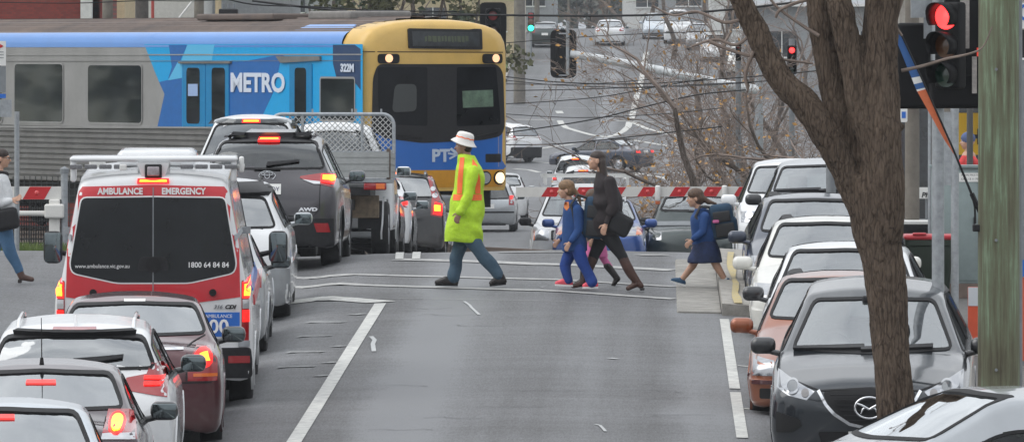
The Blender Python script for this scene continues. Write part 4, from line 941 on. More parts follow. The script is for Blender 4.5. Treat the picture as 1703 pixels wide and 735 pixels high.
# ------------------------------------------------------------------ parked row on the right
QP = 'cars parked nose to tail along the kerb'
SUVM = [(2.27, .62), (2.23, .78), (2.10, .89), (1.7, 1.0), (1.3, 1.07), (1.10, 1.11), (.40, 1.47), (.12, 1.60), (-.4, 1.67), (-1.4, 1.64), (-1.82, 1.56), (-1.90, 1.50), (-2.12, 1.14), (-2.2, 1.0), (-2.25, .85)]
r, S, b = make_car('suv', 'slate crossover with black grille, winged badge and tree trunk before its bonnet', 1.885, 64.5, 'to', 'suv', P_SLATE, yaw=-3.0, L=4.55, W=1.84, H=1.68, zb=.2, view='front', near=True, group=QP, res=.03, mircol=P_BLACK, fw=(1.10, 1.50), pillar=.095, tumble=.46, wheel=(.36, .23), wiper=True,
  lamps=[[(.84, .955), (.845, .82), (.72, .755), (.56, .715), (.49, .79), (.66, .87)]], shellkw=dict(top=SUVM), plate=.375,
  extra=[('grille', 'y', 1, roundpoly([(-.42, .79), (0, .815), (.42, .79), (.34, .61), (.20, .52), (0, .475), (-.20, .52), (-.34, .61)], .04), .002, .008, M_RUB, False),
         ('chrome_trim', 'y', 1, [(.47, .79), (.40, .67), (.32, .585), (.18, .495), (0, .455), (-.18, .495), (-.32, .585), (-.40, .67), (-.47, .79), (-.445, .80), (-.375, .68), (-.30, .605), (-.17, .52), (0, .482), (.17, .52), (.30, .605), (.375, .68), (.445, .80)], .006, .014, M_CHR, False),
         ('fog_recess', 'y', 1, roundpoly([(.86, .62), (.62, .55), (.60, .49), (.70, .43), (.85, .43)], .03), .003, .006, M_RUB, True), ('lower_grille', 'y', 1, roundpoly([(-.46, .44), (.46, .44), (.40, .28), (-.40, .28)], .03), .004, .006, M_RUB, False),
         ('lower_trim', 'y', 1, rect(-.86, .20, .86, .27, .02), .004, .03, M_BLK, False),
         ('bonnet_gap', 'y', 1, gap([(-.66, .875), (-.44, .805), (0, .83), (.44, .805), (.66, .875)], .012), .002, .003, M_RUB, False)])
for mi in (1, -1):
    hl = [o for o in r.children if o.name.startswith('headlight')][0 if mi == 1 else 1]
    decal('projector', S.bvh, circ(.69 * mi, .825, .045), 'y', 1, .008, .010, mat('projector_glass', (.10, .11, .12), .05, coat=1.0), hl)
    decal('projector_ring', S.bvh, circ(.69 * mi, .825, .060, 20), 'y', 1, .008, .012, M_HEAD, hl, hole=circ(.69 * mi, .825, .045, 20), res=.03)
    decal('turn_lens', S.bvh, circ(.575 * mi, .775, .035), 'y', 1, .008, .006, mat('smoked_lens', (.20, .19, .19), .1, coat=1.0), hl)
yf_ = S.yfront_at(.655); em = MB()
em.tube([(.128 * math.cos(t), yf_ + .025, .655 + .095 * math.sin(t)) for t in np.linspace(0, 6.2832, 29)], .011, 8)
for mi in (1, -1): em.tube([(mi * .115, yf_ + .027, .695), (mi * .07, yf_ + .03, .680), (mi * .025, yf_ + .03, .655), (0, yf_ + .03, .640)], [.008, .013, .013, .012], 8).tube([(mi * .075, yf_ + .027, .600), (mi * .055, yf_ + .03, .645), (mi * .03, yf_ + .03, .66)], [.006, .010, .011], 8)
em.build('badge', M_CHR, r, smooth=60)
gl = MB()
for k in range(6): gl.box((0, yf_ + .018, .54 + .045 * k), (.40 + .06 * k, .008, .010))
gl.build('grille_slats', M_BLK, r)
lettering('plate_lettering', '1', .10, mat('plate_ink', (.03, .04, .12), .5), r, (.145, S.yfront_at(.375) + .028, .375), (-1, 0, 0), (0, 0, 1), .002, bold=.003)
make_car('sedan', 'copper-orange sedan parked behind the slate crossover', 1.68, 69.9, 'to', 'sedan', P_ORANGE, yaw=-3.2, L=4.45, W=1.70, H=1.42, view='front', group=QP, mircol=P_ORANGE, pillar=.06, wheel=(.31, .20),
  lamps=[[(.56, .66), (.84, .70), (.86, .58), (.82, .52), (.56, .52)]], plate=.42, extra=[('side_moulding', 'x', 1, rect(-1.9, .50, 1.9, .53), .002, .012, P_MAROON, True), ('bumper_strip', 'y', 1, rect(-.84, .44, .84, .475, .01), .002, .016, P_MAROON, False), ('grille', 'y', 1, rect(-.42, .56, .42, .65, .02), .002, .01, M_BLK, False), ('fog_lamp', 'y', 1, rect(.5, .30, .7, .40, .02), .002, .008, M_RUB, True)])
make_car('sedan', 'white sedan with black mirrors parked behind the copper-orange one', 1.93, 75.3, 'to', 'sedan', P_WHITE, yaw=-2.5, L=4.7, W=1.80, H=1.43, view='front', group=QP, mircol=P_BLACK, pillar=.07, lamps=[rect(.5, .60, .84, .75)], plate=.45)
make_car('sedan', 'cream sedan with cream mirrors parked among the white and navy ones', 1.88, 81.2, 'to', 'sedan', P_CREAM, yaw=-2, L=4.5, W=1.76, H=1.42, view='front', group=QP, mircol=P_CREAM, pillar=.07, lamps=[rect(.5, .60, .82, .75)], plate=.45)
make_car('sedan', 'navy sedan with blue-black mirrors parked behind the cream one', 1.93, 86.9, 'to', 'sedan', P_NAVY, L=4.5, W=1.76, H=1.42, view='front', group=QP, mircol=P_NAVY, pillar=.07, lamps=[rect(.5, .60, .82, .75)], plate=.45)
make_car('suv', 'silver four-wheel drive parked beyond the crosswalk with black mirror', 2.32, 98.6, 'to', 'suv', P_SLVB, L=4.5, W=1.84, H=1.74, view='front', group=QP, mircol=P_BLACK, pillar=.05, wiper=True, fw=(1.26, 1.60), lamps=[rect(.5, .80, .86, .96)], plate=.5, extra=[('badge', 'y', 1, circ(0, .93, .05), .01, .008, M_CHR, False)])
make_car('suv', 'white four-wheel drive farthest along the kerb by the boom pivot', 2.05, 105.0, 'to', 'suv', P_WHITE, L=4.5, W=1.86, H=1.80, view='front', group=QP, mircol=P_WHITE, pillar=.05, fw=(1.28, 1.66), lamps=[rect(.5, .84, .88, 1.0)], plate=.5, extra=[('badge', 'y', 1, circ(.72, .94, .05), .02, .008, M_CHR, False)])
make_car('sedan', 'silver-grey sedan cut off by the bottom right corner of the picture', 2.42, 54.6, 'mid', 'sedan', P_SLVB, L=4.5, W=1.76, H=1.46, view='front', yaw=112, pillar=.06, mirror=False, railg=.30, glassm=glass('bright_windscreen', .45, refl=.30), lamps=[rect(.5, .60, .82, .75)])

# ================================================================== THE TRAIN (local +y = direction of travel, +x = the side we see)
TA = 31.4; TRZ = R(-(180 - TA)); TO = Vector((-3.95, 128.75, ZC - 3.55))
tr = thing('commuter_train', 'silver, blue and yellow commuter train crossing the road behind the queue', 'train', TO, TRZ)
TM = Matrix.Translation(TO) @ Matrix.Rotation(TRZ, 4, 'Z'); TI = TM.inverted()
def tside(px, py, xs=1.525):     # photo pixel -> (y, z) on the train's visible side
    o = TI @ Vector((0, 0, ZC)); d = (TI @ at(px, py, 100)) - o; t = (xs - o.x) / d.x; p = o + d * t; return (p.y, p.z)
def tface(px, py): return (1.525 - (px - 603) / 247 * 3.05, 3.55 - (py - 80) / 93.3)
M_SS = mat('brushed_stainless', (.36, .355, .35), .45, metal=.45, noise=.12, nscale=1.5); M_SSD = mat('ribbed_stainless', (.22, .215, .21), .5, metal=.5, noise=.2, nscale=2)
M_CYAN = mat('cyan_film', (.0, .36, .74), .35, coat=.5, noise=.05); M_MIDB = mat('mid_blue_film', (.012, .13, .42), .35, coat=.5, noise=.08); M_LCY = mat('pale_cyan_film', (.10, .48, .78), .35, coat=.5)
M_COVE = mat('cove_blue', (.07, .24, .62), .3, coat=.7, noise=.06, nscale=1); M_NAVYF = mat('navy_film', (.012, .045, .13), .35, coat=.5); M_TYEL = mat('train_yellow', (.66, .42, .105), .45, coat=.4, noise=.09, nscale=2, bump=.05, bscale=8)
M_OCH = mat('train_ochre', (.62, .28, .01), .4, coat=.4, noise=.08); M_TBLU = mat('train_blue', (.010, .125, .47), .35, coat=.5, noise=.07, nscale=1.5); M_TWIN = mat('train_glass', (.018, .022, .028), .05, coat=1.0, spec=.6, noise=.6, nscale=1.3)
M_TWIN.node_tree.nodes['Principled BSDF'].inputs['Coat IOR'].default_value = 2.1
M_ROOF = mat('train_roof', (.165, .125, .105), .8, noise=.3, nscale=1.2, col2=(.09, .075, .07)); M_DOOR = mat('door_blue', (.0, .21, .46), .35, coat=.5, noise=.06)
BK = -22.8; NS = -.75      # rear end, start of the yellow nose
sec = [(1.50, 1.00), (1.525, 1.04), (1.525, 3.55)]
def extr(name, pts, y0, y1, m, sm=None, both=False):
    mb = MB()
    for sx in ((1, -1) if both else (1,)):
        mb.grid([[(sx * x, y, z) for x, z in pts] for y in (y0, y1)])
    return mb.build(name, m, tr, smooth=sm)
extr('side_panel', [(1.525, 2.06), (1.525, 3.56)], BK, NS, M_SS, both=True)
# ribbed lower side: real corrugation
rb = []; z = 1.0
while z < 2.04:
    rb += [(1.515, z), (1.550, z + .018), (1.550, z + .055), (1.515, z + .073)]; z += .104
rb.append((1.515, 2.06)); rb.append((1.525, 2.06))
extr('ribbed_panel', rb, BK, NS, M_SSD, both=True)
cv = [(1.53, 3.56)] + [(1.53 - .20 * (1 - math.cos(R(a))), 3.575 + .27 * math.sin(R(a))) for a in range(10, 81, 10)]
extr('cove_panel', cv, BK, NS, M_COVE, sm=180, both=True)
rf = [(1.36, 3.84)] + [p for k, x in enumerate((1.30, 1.22, 1.14, 1.0, .85, .6, .3, 0)) for p in ((x, 3.855 + .235 * (1 - (x / 1.36) ** 2)), (x - .02, 3.885 + .235 * (1 - (x / 1.36) ** 2)))]
rf = rf + [(-x, z) for x, z in rf[::-1]]
extr('roof', rf, BK, NS + .3, M_ROOF)
MB().box((0, (BK + NS) / 2, 2.4), (2.9, NS - BK - .1, 2.6)).build('interior_shell', M_INT, tr)
def slab_side(name, P, m, t=.006, px=True, par=None):
    Q = [tside(*p) for p in P] if px else P
    return MB().prism(Q, lambda y, z: (1.522, y, z), lambda y, z: (1.525 + t, y, z)).build(name, m, par or tr)
slab_side('film_panel', [(240, 74), (603, 74), (603, 211), (262, 212), (274, 157), (265, 137), (257, 118)], M_CYAN, .003)
slab_side('film_panel', [(281, 75), (312, 75), (299, 104), (293, 128), (280, 131), (286, 112)], M_MIDB, .005)
slab_side('film_panel', [(312, 75), (357, 75), (353, 101), (302, 102)], M_LCY, .005)
slab_side('film_panel', [(265, 137), (297, 129), (303, 128), (303, 212), (262, 212), (274, 157)], M_MIDB, .005)
slab_side('film_panel', [(382, 103), (404, 103), (468, 91), (476, 95), (466, 106), (456, 152), (438, 190), (430, 211), (382, 211)], M_MIDB, .005)
slab_side('film_panel', [(554, 75), (590, 75), (600, 82), (600, 150), (590, 137), (561, 134), (554, 106)], M_NAVYF, .005)
slab_side('film_panel', [(297, 102), (303, 102), (303, 130), (280, 134)], M_LCY, .0065)
for y in (90.5, 101.5):
    slab_side('trim_strip', [(-60, y + .5), (602, y - .5), (602, y + (1.5 if y < 95 else .3)), (-60, y + (2.5 if y < 95 else 1.2))], M_SS if y < 95 else M_SSD, .012)
slab_side('sill_strip', [(-60, 209.5), (602, 212), (602, 215), (-60, 212.5)], M_SS, .03)
for y0, y1 in ((-6.1, -.0),): pass
def twin(x0, y0, x1, y1, name='window', r=.10, frame=True):
    a = tside(x0, y0); b = tside(x1, y1); P = roundpoly([(a[0], b[1]), (b[0], b[1]), (b[0], a[1]), (a[0], a[1])], r)
    o = slab_side(name, P, M_TWIN, .010, px=False)
    if frame:
        mb = MB(); vs, fs = triangulate(offpoly(P, .035), .3, P)
        mb.add([(1.538, v[0], v[1]) for v in vs], fs)
        mb.build('window_frame', M_SS, o)
    return o
for w in ((-75, 107, 4, 203), (25, 107, 105, 203), (147, 109, 236, 205)): twin(*w)
def leaf_door(x0, x1, wx0, wx1):
    a = tside(x0, 106); b = tside(x1, 211.5); P = roundpoly([(a[0], b[1]), (b[0], b[1]), (b[0], a[1]), (a[0], a[1])], .03)
    d = slab_side('door', P, M_DOOR, .022, px=False)
    a = tside(wx0, 113); b = tside(wx1, 206); P = roundpoly([(a[0], b[1]), (b[0], b[1]), (b[0], a[1]), (a[0], a[1])], .09)
    w = MB().prism(P, lambda y, z: (1.53, y, z), lambda y, z: (1.552, y, z)).build('door_window', M_TWIN, d); return d
leaf_door(305, 343, 312, 334); leaf_door(344, 382, 354, 376); leaf_door(483, 520, 492, 511)
slab_side('door_header', [(300, 103), (386, 102.5), (386, 106), (300, 106)], M_SSD, .05); slab_side('door_header', [(462, 94), (535, 94), (535, 101), (470, 105)], M_SSD, .05)
MB().prism([tside(*p) for p in [(315, 140), (331, 140), (331, 160), (315, 160)]], lambda y, z: (1.553, y, z), lambda y, z: (1.556, y, z)).build('door_sticker', mat('pale_blue_sticker', (.30, .42, .66), .5), tr)
o = twin(534, 131, 590, 200, 'window', .04)
p0 = tside(381, 139); p1 = tside(479, 139)
lettering('lettering', 'METRO', .47, mat('train_lettering', (.62, .68, .78), .5), tr, (1.545, (p0[0] + p1[0]) / 2, p0[1]), (0, 1, 0), (0, 0, 1), .006, bold=.016, sx=(p1[0] - p0[0]) / 1.67)
p0 = tside(579, 114); lettering('lettering', '322M', .19, mat('train_lettering', (.62, .68, .78), .5), tr, (1.545, p0[0], p0[1]), (0, 1, 0), (0, 0, 1), .006, bold=.008, sx=1.15)
# nose
nn = 12; rows = []
base = [(1.50, 1.0), (1.525, 1.1), (1.525, 2.2), (1.525, 3.2), (1.52, 3.50), (1.49, 3.66), (1.42, 3.79), (1.30, 3.89), (1.10, 3.96), (.8, 4.02), (.4, 4.055), (0, 4.06)]
base = base + [(-x, z) for x, z in base[::-1][1:]]
for i in range(nn + 1):
    t = i / nn; y = NS + (-NS) * (1 - (1 - t) ** 1.0) ; u = max(0, (y + .42) / .42); k = (1 - min(u, .999) ** 3.2) ** (1 / 3.2) if u > 0 else 1
    fx = .80 + .20 * k; fz = 1 - .05 * (1 - k)
    rows.append([(x * fx, y, 1.0 + (z - 1.0) * fz) for x, z in base])
nb = MB().grid(rows); n0 = len(nb.v); k = len(base)
last = rows[-1]; mid = [(x * .55, y + .035, 1.0 + (z - 1.0) * .8 + .3) for x, y, z in last]
nb.add(mid, []); o_ = n0 - k
nb.f += [(o_ + i, o_ + (i + 1) % k, n0 + (i + 1) % k, n0 + i) for i in range(k)]; nb.f.append(tuple(range(n0, n0 + k)))
nose = nb.build('cab_nose', M_TYEL, tr, smooth=50)
nbv = BVHTree.FromPolygons(nb.v, nb.f)
def face(name, P, m, off=.002, th=.006, px=True, par=None, res=.12, r=0, hole=None):
    Q = [tface(*p) for p in P] if px else P
    if r: Q = roundpoly(Q, r)
    return decal(name, nbv, Q, 'y', 1, off, th, m, par or tr, res=res, hole=hole)
face('blue_panel', [(600, 212), (846, 212), (848, 283), (598, 283)], M_TBLU)
face('ochre_stripe', [(598, 283.5), (850, 283.5), (848, 312), (598, 312)], M_OCH)
ws = roundpoly([tface(*p) for p in [(621, 128), (628, 107), (826, 107), (838, 122), (841, 215), (832, 228), (800, 234), (700, 238), (640, 230), (619, 218)]], .10)
wso = face('windscreen', ws, M_BLK, .008, .008, px=False)
gm = mat('cab_glass', (.008, .009, .011), .08, coat=.10, spec=.12, noise=.7, nscale=1.2)
face('windscreen_glass', [(628, 112), (708, 112), (708, 210), (630, 206)], gm, .017, .004, r=.05, par=wso)
face('windscreen_glass', [(757, 112), (824, 112), (832, 208), (757, 211)], gm, .017, .004, r=.05, par=wso)
face('cab_reflection', [(766, 152), (818, 150), (819, 178), (767, 180)], mat('painted_green_reflection', (.10, .16, .11), .7, noise=.5, nscale=6), .022, .002, par=wso)  # pale green panel paints a reflection onto the cab glass
face('cab_seat', [(655, 140), (690, 140), (690, 185), (650, 187)], mat('dim_cab', (.05, .055, .055), .6), .022, .002, par=wso, r=.1)
face('wiper', [(640, 222), (700, 228), (700, 230), (640, 224)], M_RUB, .02, .02); face('wiper', [(780, 229), (826, 220), (826, 222), (780, 231)], M_RUB, .02, .02)
db = face('destination_box', [(677, 48), (800, 50), (800, 83), (677, 81)], M_BLK, .004, .03, r=.03)
face('destination_display', [(683, 53), (795, 54), (795, 78), (683, 77)], mat('dim_display', (.025, .03, .035), .3, noise=.5, nscale=9), .036, .003, par=db)
rndd = random.Random(8); px = 703
while px < 772:
    w = rndd.uniform(3, 7); face('display_text', [(px, 61 + rndd.uniform(-1, 1)), (px + w, 61), (px + w, 71 + rndd.uniform(-2, 1)), (px, 70)], mat('dim_amber', (.07, .085, .05), .6), .041, .001, par=db); px += w + 1.5
face('cab_seam', [(603, 85.5), (848, 86.8), (848, 88.6), (603, 87.3)], mat('dark_yellow_seam', (.10, .06, .015), .6), .001, .003)
M_MK = mat('lit_marker', (.8, .6, .4), .3, emit=(1.0, .50, .24), estr=.75); M_HL = mat('lit_headlight', (.9, .8, .6), .3, emit=(1.0, .68, .34), estr=1.4)
for cx in (645, 818):
    h = face('marker_light', roundpoly([tface(cx - 17, 90), tface(cx + 17, 90), tface(cx + 17, 106), tface(cx - 17, 106)], .06), M_RUB, .002, .03, px=False)
    x, z = tface(cx + (0 if cx < 700 else 5), 97.5); face('marker_lens', circ(x, z, .075), M_MK, .035, .006, px=False, par=h)
for cx in (805, 830, 626, 650):
    x, z = tface(cx, 297); h = face('headlight', circ(x, z, .125), M_RUB, .006, .03, px=False)
    face('headlight_lens', circ(x, z, .098, 18), M_HL if cx in (830, 626) else M_LWHT, .037, .008, px=False, par=h)
face('step_recess', [(806, 257), (833, 257), (833, 271), (806, 271)], M_RUB, .01, .004, r=.02)
face('step_recess', [(616, 257), (643, 257), (643, 271), (616, 271)], M_RUB, .01, .004, r=.02)
x, z = tface(730, 260); M_LOGO = mat('train_logo_white', (.48, .56, .68), .5)
lettering('lettering', 'PT', .30, M_LOGO, tr, (x, .055, z), (-1, 0, 0), (0, 0, 1), .006, bold=.012, sx=1.1)
lg = MB()
for P in ([(742, 254), (762, 257), (762, 260), (742, 257)], [(748, 246), (762, 257), (758, 260), (745, 249)], [(762, 257), (745, 266), (744, 263), (758, 256)]):
    lg.prism([tface(*p) for p in P], lambda x, z: (x, .05, z), lambda x, z: (x, .058, z))
lg.build('logo_arrow', M_LOGO, tr)
# underframe, bogies
MB().box((0, -1.2, .86), (2.5, 1.9, .34)).build('underframe', M_BLK, tr)
MB().box((0, -11.5, .8), (2.3, 17, .45)).build('equipment_case', M_BLK, tr)
MB().rbox((0, .12, .78), (.36, .5, .30), .05).build('coupler', M_GREY, tr)
for yb in (-4.2, -18.5):
    bg = MB().box((0, yb, .55), (2.3, 2.9, .28)).build('bogie', M_BLK, tr)
    for dy in (-1.1, 1.1):
        for sx in (-1, 1): MB().lathe([(.05, -.07), (.42, -.07), (.46, -.02), (.42, .07), (.05, .07)], (sx * .8, yb + dy, .46), 'x', 20).build('rail_wheel', M_GREY, bg, smooth=40)
MB().rbox((-.2, -3.2, 4.14), (1.3, 1.6, .16), .05).build('roof_unit', mat('roof_unit', (.20, .19, .18), .7, noise=.2), tr)
MB().rbox((.35, -6.2, 4.12), (.9, 3.0, .12), .04).build('roof_unit', M_ROOF, tr)
slv = MB().prism([(-2.9, 3.86), (-.8, 3.86), (-1.0, 3.96), (-2.7, 3.96)], lambda y, z: (1.28 - (z - 3.86) * 2, y, z), lambda y, z: (1.31 - (z - 3.86) * 2, y, z + .01)); slv.build('roof_side_film', M_COVE, tr)
# track bed under it
tk = MB()
e1 = TM.to_3x3() @ Vector((1, 0, 0)); e2 = TM.to_3x3() @ Vector((0, 1, 0)); B0 = Vector((TO.x, TO.y, TO.z))
def bedbox(mb, x0, x1, y0, y1, z0, z1):
    mb.add([B0 + e1 * x + e2 * y + Vector((0, 0, z)) for x in (x0, x1) for y in (y0, y1) for z in (z0, z1)], [(0, 1, 3, 2), (4, 6, 7, 5), (0, 4, 5, 1), (2, 3, 7, 6), (0, 2, 6, 4), (1, 5, 7, 3)])
bedbox(tk, -1.8, 1.9, -90, 3.0, -1.2, -.14); tag(tk.build('track_bed', mat('ballast', (.16, .14, .12), .95, noise=.4, nscale=8, bump=.6)), kind='structure')
tk = MB(); bedbox(tk, -.85, -.78, -90, 3.0, -.138, 0); bedbox(tk, .78, .85, -90, 3.0, -.138, 0); tag(tk.build('rails', mat('rail_steel', (.25, .2, .17), .5, metal=.7)), kind='structure')

# ================================================================== STREET FURNITURE
M_TIMB = mat('weathered_timber', (.22, .20, .17), .9, col2=(.12, .105, .09), noise=.3, nscale=3, bump=.3); M_RSTR = mat('boom_red', (.50, .015, .02), .4, noise=.08); M_BWHT = mat('boom_white', (.66, .65, .62), .5, noise=.1, nscale=3)
M_SIG = mat('signal_black', (.007, .007, .008), .6, noise=.3, spec=.22)
def timber():
    m = bpy.data.materials.new('treated_timber'); m.use_nodes = True; nt = m.node_tree; N = nt.nodes; Lk = nt.links; b = N['Principled BSDF']; b.inputs['Roughness'].default_value = .85
    tc = N.new('ShaderNodeTexCoord'); mp = N.new('ShaderNodeMapping'); mp.inputs['Scale'].default_value = (9, 9, .5); Lk.new(tc.outputs['Object'], mp.inputs[0])
    n1 = N.new('ShaderNodeTexNoise'); n1.inputs['Scale'].default_value = 2.5; n1.inputs['Detail'].default_value = 8; n1.inputs['Roughness'].default_value = .7; Lk.new(mp.outputs[0], n1.inputs['Vector'])
    n2 = N.new('ShaderNodeTexNoise'); n2.inputs['Scale'].default_value = 1.1; n2.inputs['Detail'].default_value = 4; Lk.new(tc.outputs['Object'], n2.inputs['Vector'])
    a = N.new('ShaderNodeMath'); a.operation = 'MULTIPLY_ADD'; a.inputs[1].default_value = .7; Lk.new(n2.outputs[0], a.inputs[0]); Lk.new(n1.outputs[0], a.inputs[2])
    r = N.new('ShaderNodeValToRGB'); e = r.color_ramp.elements; e[0].position = .62; e[0].color = (.075, .062, .040, 1); e[1].position = 1.08; e[1].color = (.23, .30, .20, 1)
    q = e.new(.80); q.color = (.135, .135, .085, 1); q = e.new(.92); q.color = (.16, .19, .12, 1)
    Lk.new(a.outputs[0], r.inputs[0]); Lk.new(r.outputs[0], b.inputs['Base Color'])
    bp = N.new('ShaderNodeBump'); bp.inputs['Strength'].default_value = .6; bp.inputs['Distance'].default_value = .02; Lk.new(n1.outputs[0], bp.inputs['Height']); Lk.new(bp.outputs[0], b.inputs['Normal'])
    return m
M_GPOLE = timber()
def pole(name, label, cat, px, Y, r0, r1, ytop, material, ybot=None, group=None, n=14, parts=None, lean=0.0):
    X = (px - CXP) / FPX * Y; z0 = zg(X, Y) + (.13 if X > 3 and Y < 128 else 0); z1 = ZC - (ytop - CYP) / FPX * Y
    t = thing(name, label, cat, (X, Y, z0), group=group); h = z1 - z0
    pts = [(lean * k / 6, 0, h * k / 6) for k in range(7)]
    MB().tube(pts, [r0 + (r1 - r0) * k / 6 for k in range(7)], n).build('shaft', material, t, smooth=60)
    return t, X, z0, h

# --- big treated-timber pole, right foreground
t, X, z0, h = pole('utility_pole', 'thick greenish timber pole standing by the kerb at right', 'utility pole', 1661, 61.5, .182, .172, -60, M_GPOLE, n=28)
MB().cyl((.175, .02, 0), (.172, .02, h), .030, n=8).build('conduit', M_GREY, t)
for zz in (.9, 2.35, 3.45): MB().cyl((-.03, -.175, h - zz), (-.03, -.20, h - zz), .013, n=8).build('bolt', M_GREY, t)
MB().rbox((-.19, -.03, h - 2.25 - .0), (.07, .07, .06), .01).build('bracket', M_BLK, t)

# --- signal head builder: faces -y (towards the camera) in local space, origin at the centre of the head
def signal_head(t, org, rz, sc=1.0, board=True, lenses=('red', 'amber', 'green'), lit='red', visor=True, back=False, size=.30, bw=.62):
    m = Matrix.Rotation(rz, 3, 'Z'); org = Vector(org); n = len(lenses); hh = .36 * n * sc
    f = lambda v: m @ Vector(v) + org
    if board: MB().add([f(v) for v in MB().rbox((0, .06, 0), (bw * sc, .02, hh + .34 * sc), .009).v], MB().rbox((0, .06, 0), (bw * sc, .02, hh + .34 * sc), .009).f) if False else None
    P = roundpoly([(-bw / 2 * sc, -hh / 2 - .14 * sc), (bw / 2 * sc, -hh / 2 - .14 * sc), (bw / 2 * sc, hh / 2 + .14 * sc), (-bw / 2 * sc, hh / 2 + .14 * sc)], .11 * sc)
    if board: MB().prism(P, lambda x, z: f((x, .055, z)), lambda x, z: f((x, .07, z))).build('target_board', M_SIG, t)
    hb = MB(); q = MB().rbox((0, 0, 0), (.36 * sc, .20 * sc, hh), .04 * sc, 3); hb.add([f(v) for v in q.v], q.f); hb = hb.build('signal_housing', M_SIG, t, smooth=50)
    for i, c in enumerate(lenses):
        z = hh / 2 - .18 * sc - .36 * sc * i
        on = (c == lit)
        cm = {'red': ((.30, .010, .012), (1.0, .03, .03)), 'amber': ((.10, .035, .008), (1.0, .45, .03)), 'green': ((.008, .035, .022), (.02, 1.0, .45))}[c]
        lm = mat('lens_%s_%s' % (c, 'lit' if on else 'dark'), cm[0], .25, coat=1.0, emit=cm[1] if on else None, estr=3.5 if on else 0)
        k = 18; ring = [(math.cos(2 * math.pi * j / k) * size / 2 * sc, z + math.sin(2 * math.pi * j / k) * size / 2 * sc) for j in range(k)]
        MB().add([f((x, -.105 * sc, zz)) for x, zz in ring] + [f((0, -.13 * sc, z))], [(j, (j + 1) % k, k) for j in range(k)]).build('signal_lens', lm, hb, smooth=180)
        if visor:
            rows = []
            for dpt, rr in ((-.10, .165), (-.30, .175)):
                rows.append([f((math.cos(R(a)) * rr * sc, dpt * sc - (.0 if dpt > -.2 else .06 * math.sin(R(max(0, min(180, a))))), z + math.sin(R(a)) * rr * sc)) for a in range(-40, 221, 13)])
            v = MB().grid(rows).build('visor', M_SIG, hb, smooth=180)
            sm = v.modifiers.new('s', 'SOLIDIFY'); sm.thickness = .006
    return hb

# --- near signals, right
Y = 63.0
t, X, z0, h = pole('traffic_signal', 'large traffic signal lit red beside the greenish pole', 'traffic signal', 1560, 67.0, .057, .057, -60, M_GALV)
s_ = FPX / 67.0
def loc(px, py, dy=0): return ((px - CXP) / s_ - X, dy, ZC - (py - CYP) / s_ - z0)
signal_head(t, loc(1578, 76, -.35), R(-34), .74, board=False, lit='red', size=.325)
hbk = MB().rbox(loc(1605, 60, -.12), (.40, .05, 1.25), .03).build('target_board', M_SIG, t)
MB().rbox(loc(1590, 150, -.1), (.50, .10, .34), .04).build('target_board', M_SIG, t)
MB().rbox(loc(1521, 110, .25), (.32, .08, .80), .06, 4).build('target_board', M_SIG, t)
MB().box(loc(1603, 40, -.20), (.085, .02, .46)).build('visor_strip', mat('worn_aluminium', (.38, .35, .33), .5, metal=.3, noise=.4, nscale=14), t)
for dx in (0, 10): MB().box(loc(1619 + dx * 1.1, 125, -.2), (.045, .02, .34)).build('visor_strip', MATS['worn_aluminium'], t)
MB().box(loc(1630, 87, -.16), (.075, .02, .08)).build('pedestrian_lens', mat('dim_red_lens', (.50, .03, .02), .3, emit=(1, .08, .05), estr=.35), t)
MB().box(loc(1546, 20, .1), (.10, .1, .5)).box(loc(1528, 12, .1), (.14, .14, .20)).build('junction_box', M_GALV, t)
# --- other poles at right, each on its own
for px, Y, r0, yt, m_, lab in [(1517, 93, .095, -40, M_TIMB, 'grey timber post immediately right of the big tree fork'), (1547, 92, .030, -20, M_GALV, 'thin galvanised pole next to the grey timber post'), (1578, 97, .135, -40, M_TIMB, 'broad grey-brown timber pole behind the signal'),
                           (1613, 99, .045, 60, mat('dark_steel', (.07, .07, .07), .6), 'dark steel post rising behind the service cabinet'), (1382, 94, .065, 90, M_GREY, 'grey steel pole in front of the silver four-wheel drive'), (1646, 100, .09, -40, M_TIMB, 'timber post half hidden by the greenish pole'), (1558, 92, .075, 60, M_TIMB, 'weathered square-cut post with the small red valve at its foot')]:
    pole('utility_pole' if 'timber' in lab else 'sign_pole', lab, 'pole', px, Y, r0, r0 * .95, yt, m_)
t, X, z0, h = pole('sign_pole', 'galvanised pole with a flat cap standing by the service cabinet', 'pole', 1588, 84, .045, .045, 183, M_GALV)
MB().lathe([(.05, -.02), (.05, .02), (.0, .03)], (0, 0, h), 'z', 14).build('cap', M_GALV, t)
MB().box((-.11, 0, h - .45), (.14, .03, .85)).build('back_plate', M_GALV, t)
# little tag sign with a blue square
p = at(1503, 190, 90); t = thing('tag_sign', 'small white sign with a blue square beside the tree trunk', 'sign', p)
MB().prism(roundpoly([(-.045, -.10), (.045, -.10), (.045, .10), (-.045, .10)], .02), lambda x, z: (x, 0, z), lambda x, z: (x, -.012, z)).build('panel', M_WHITE, t)
MB().box((0, -.016, -.01), (.05, .006, .08)).build('blue_square', M_BLUEP, t)
MB().box((.03, .04, 0), (.02, .08, .03)).build('bracket', M_GALV, t)
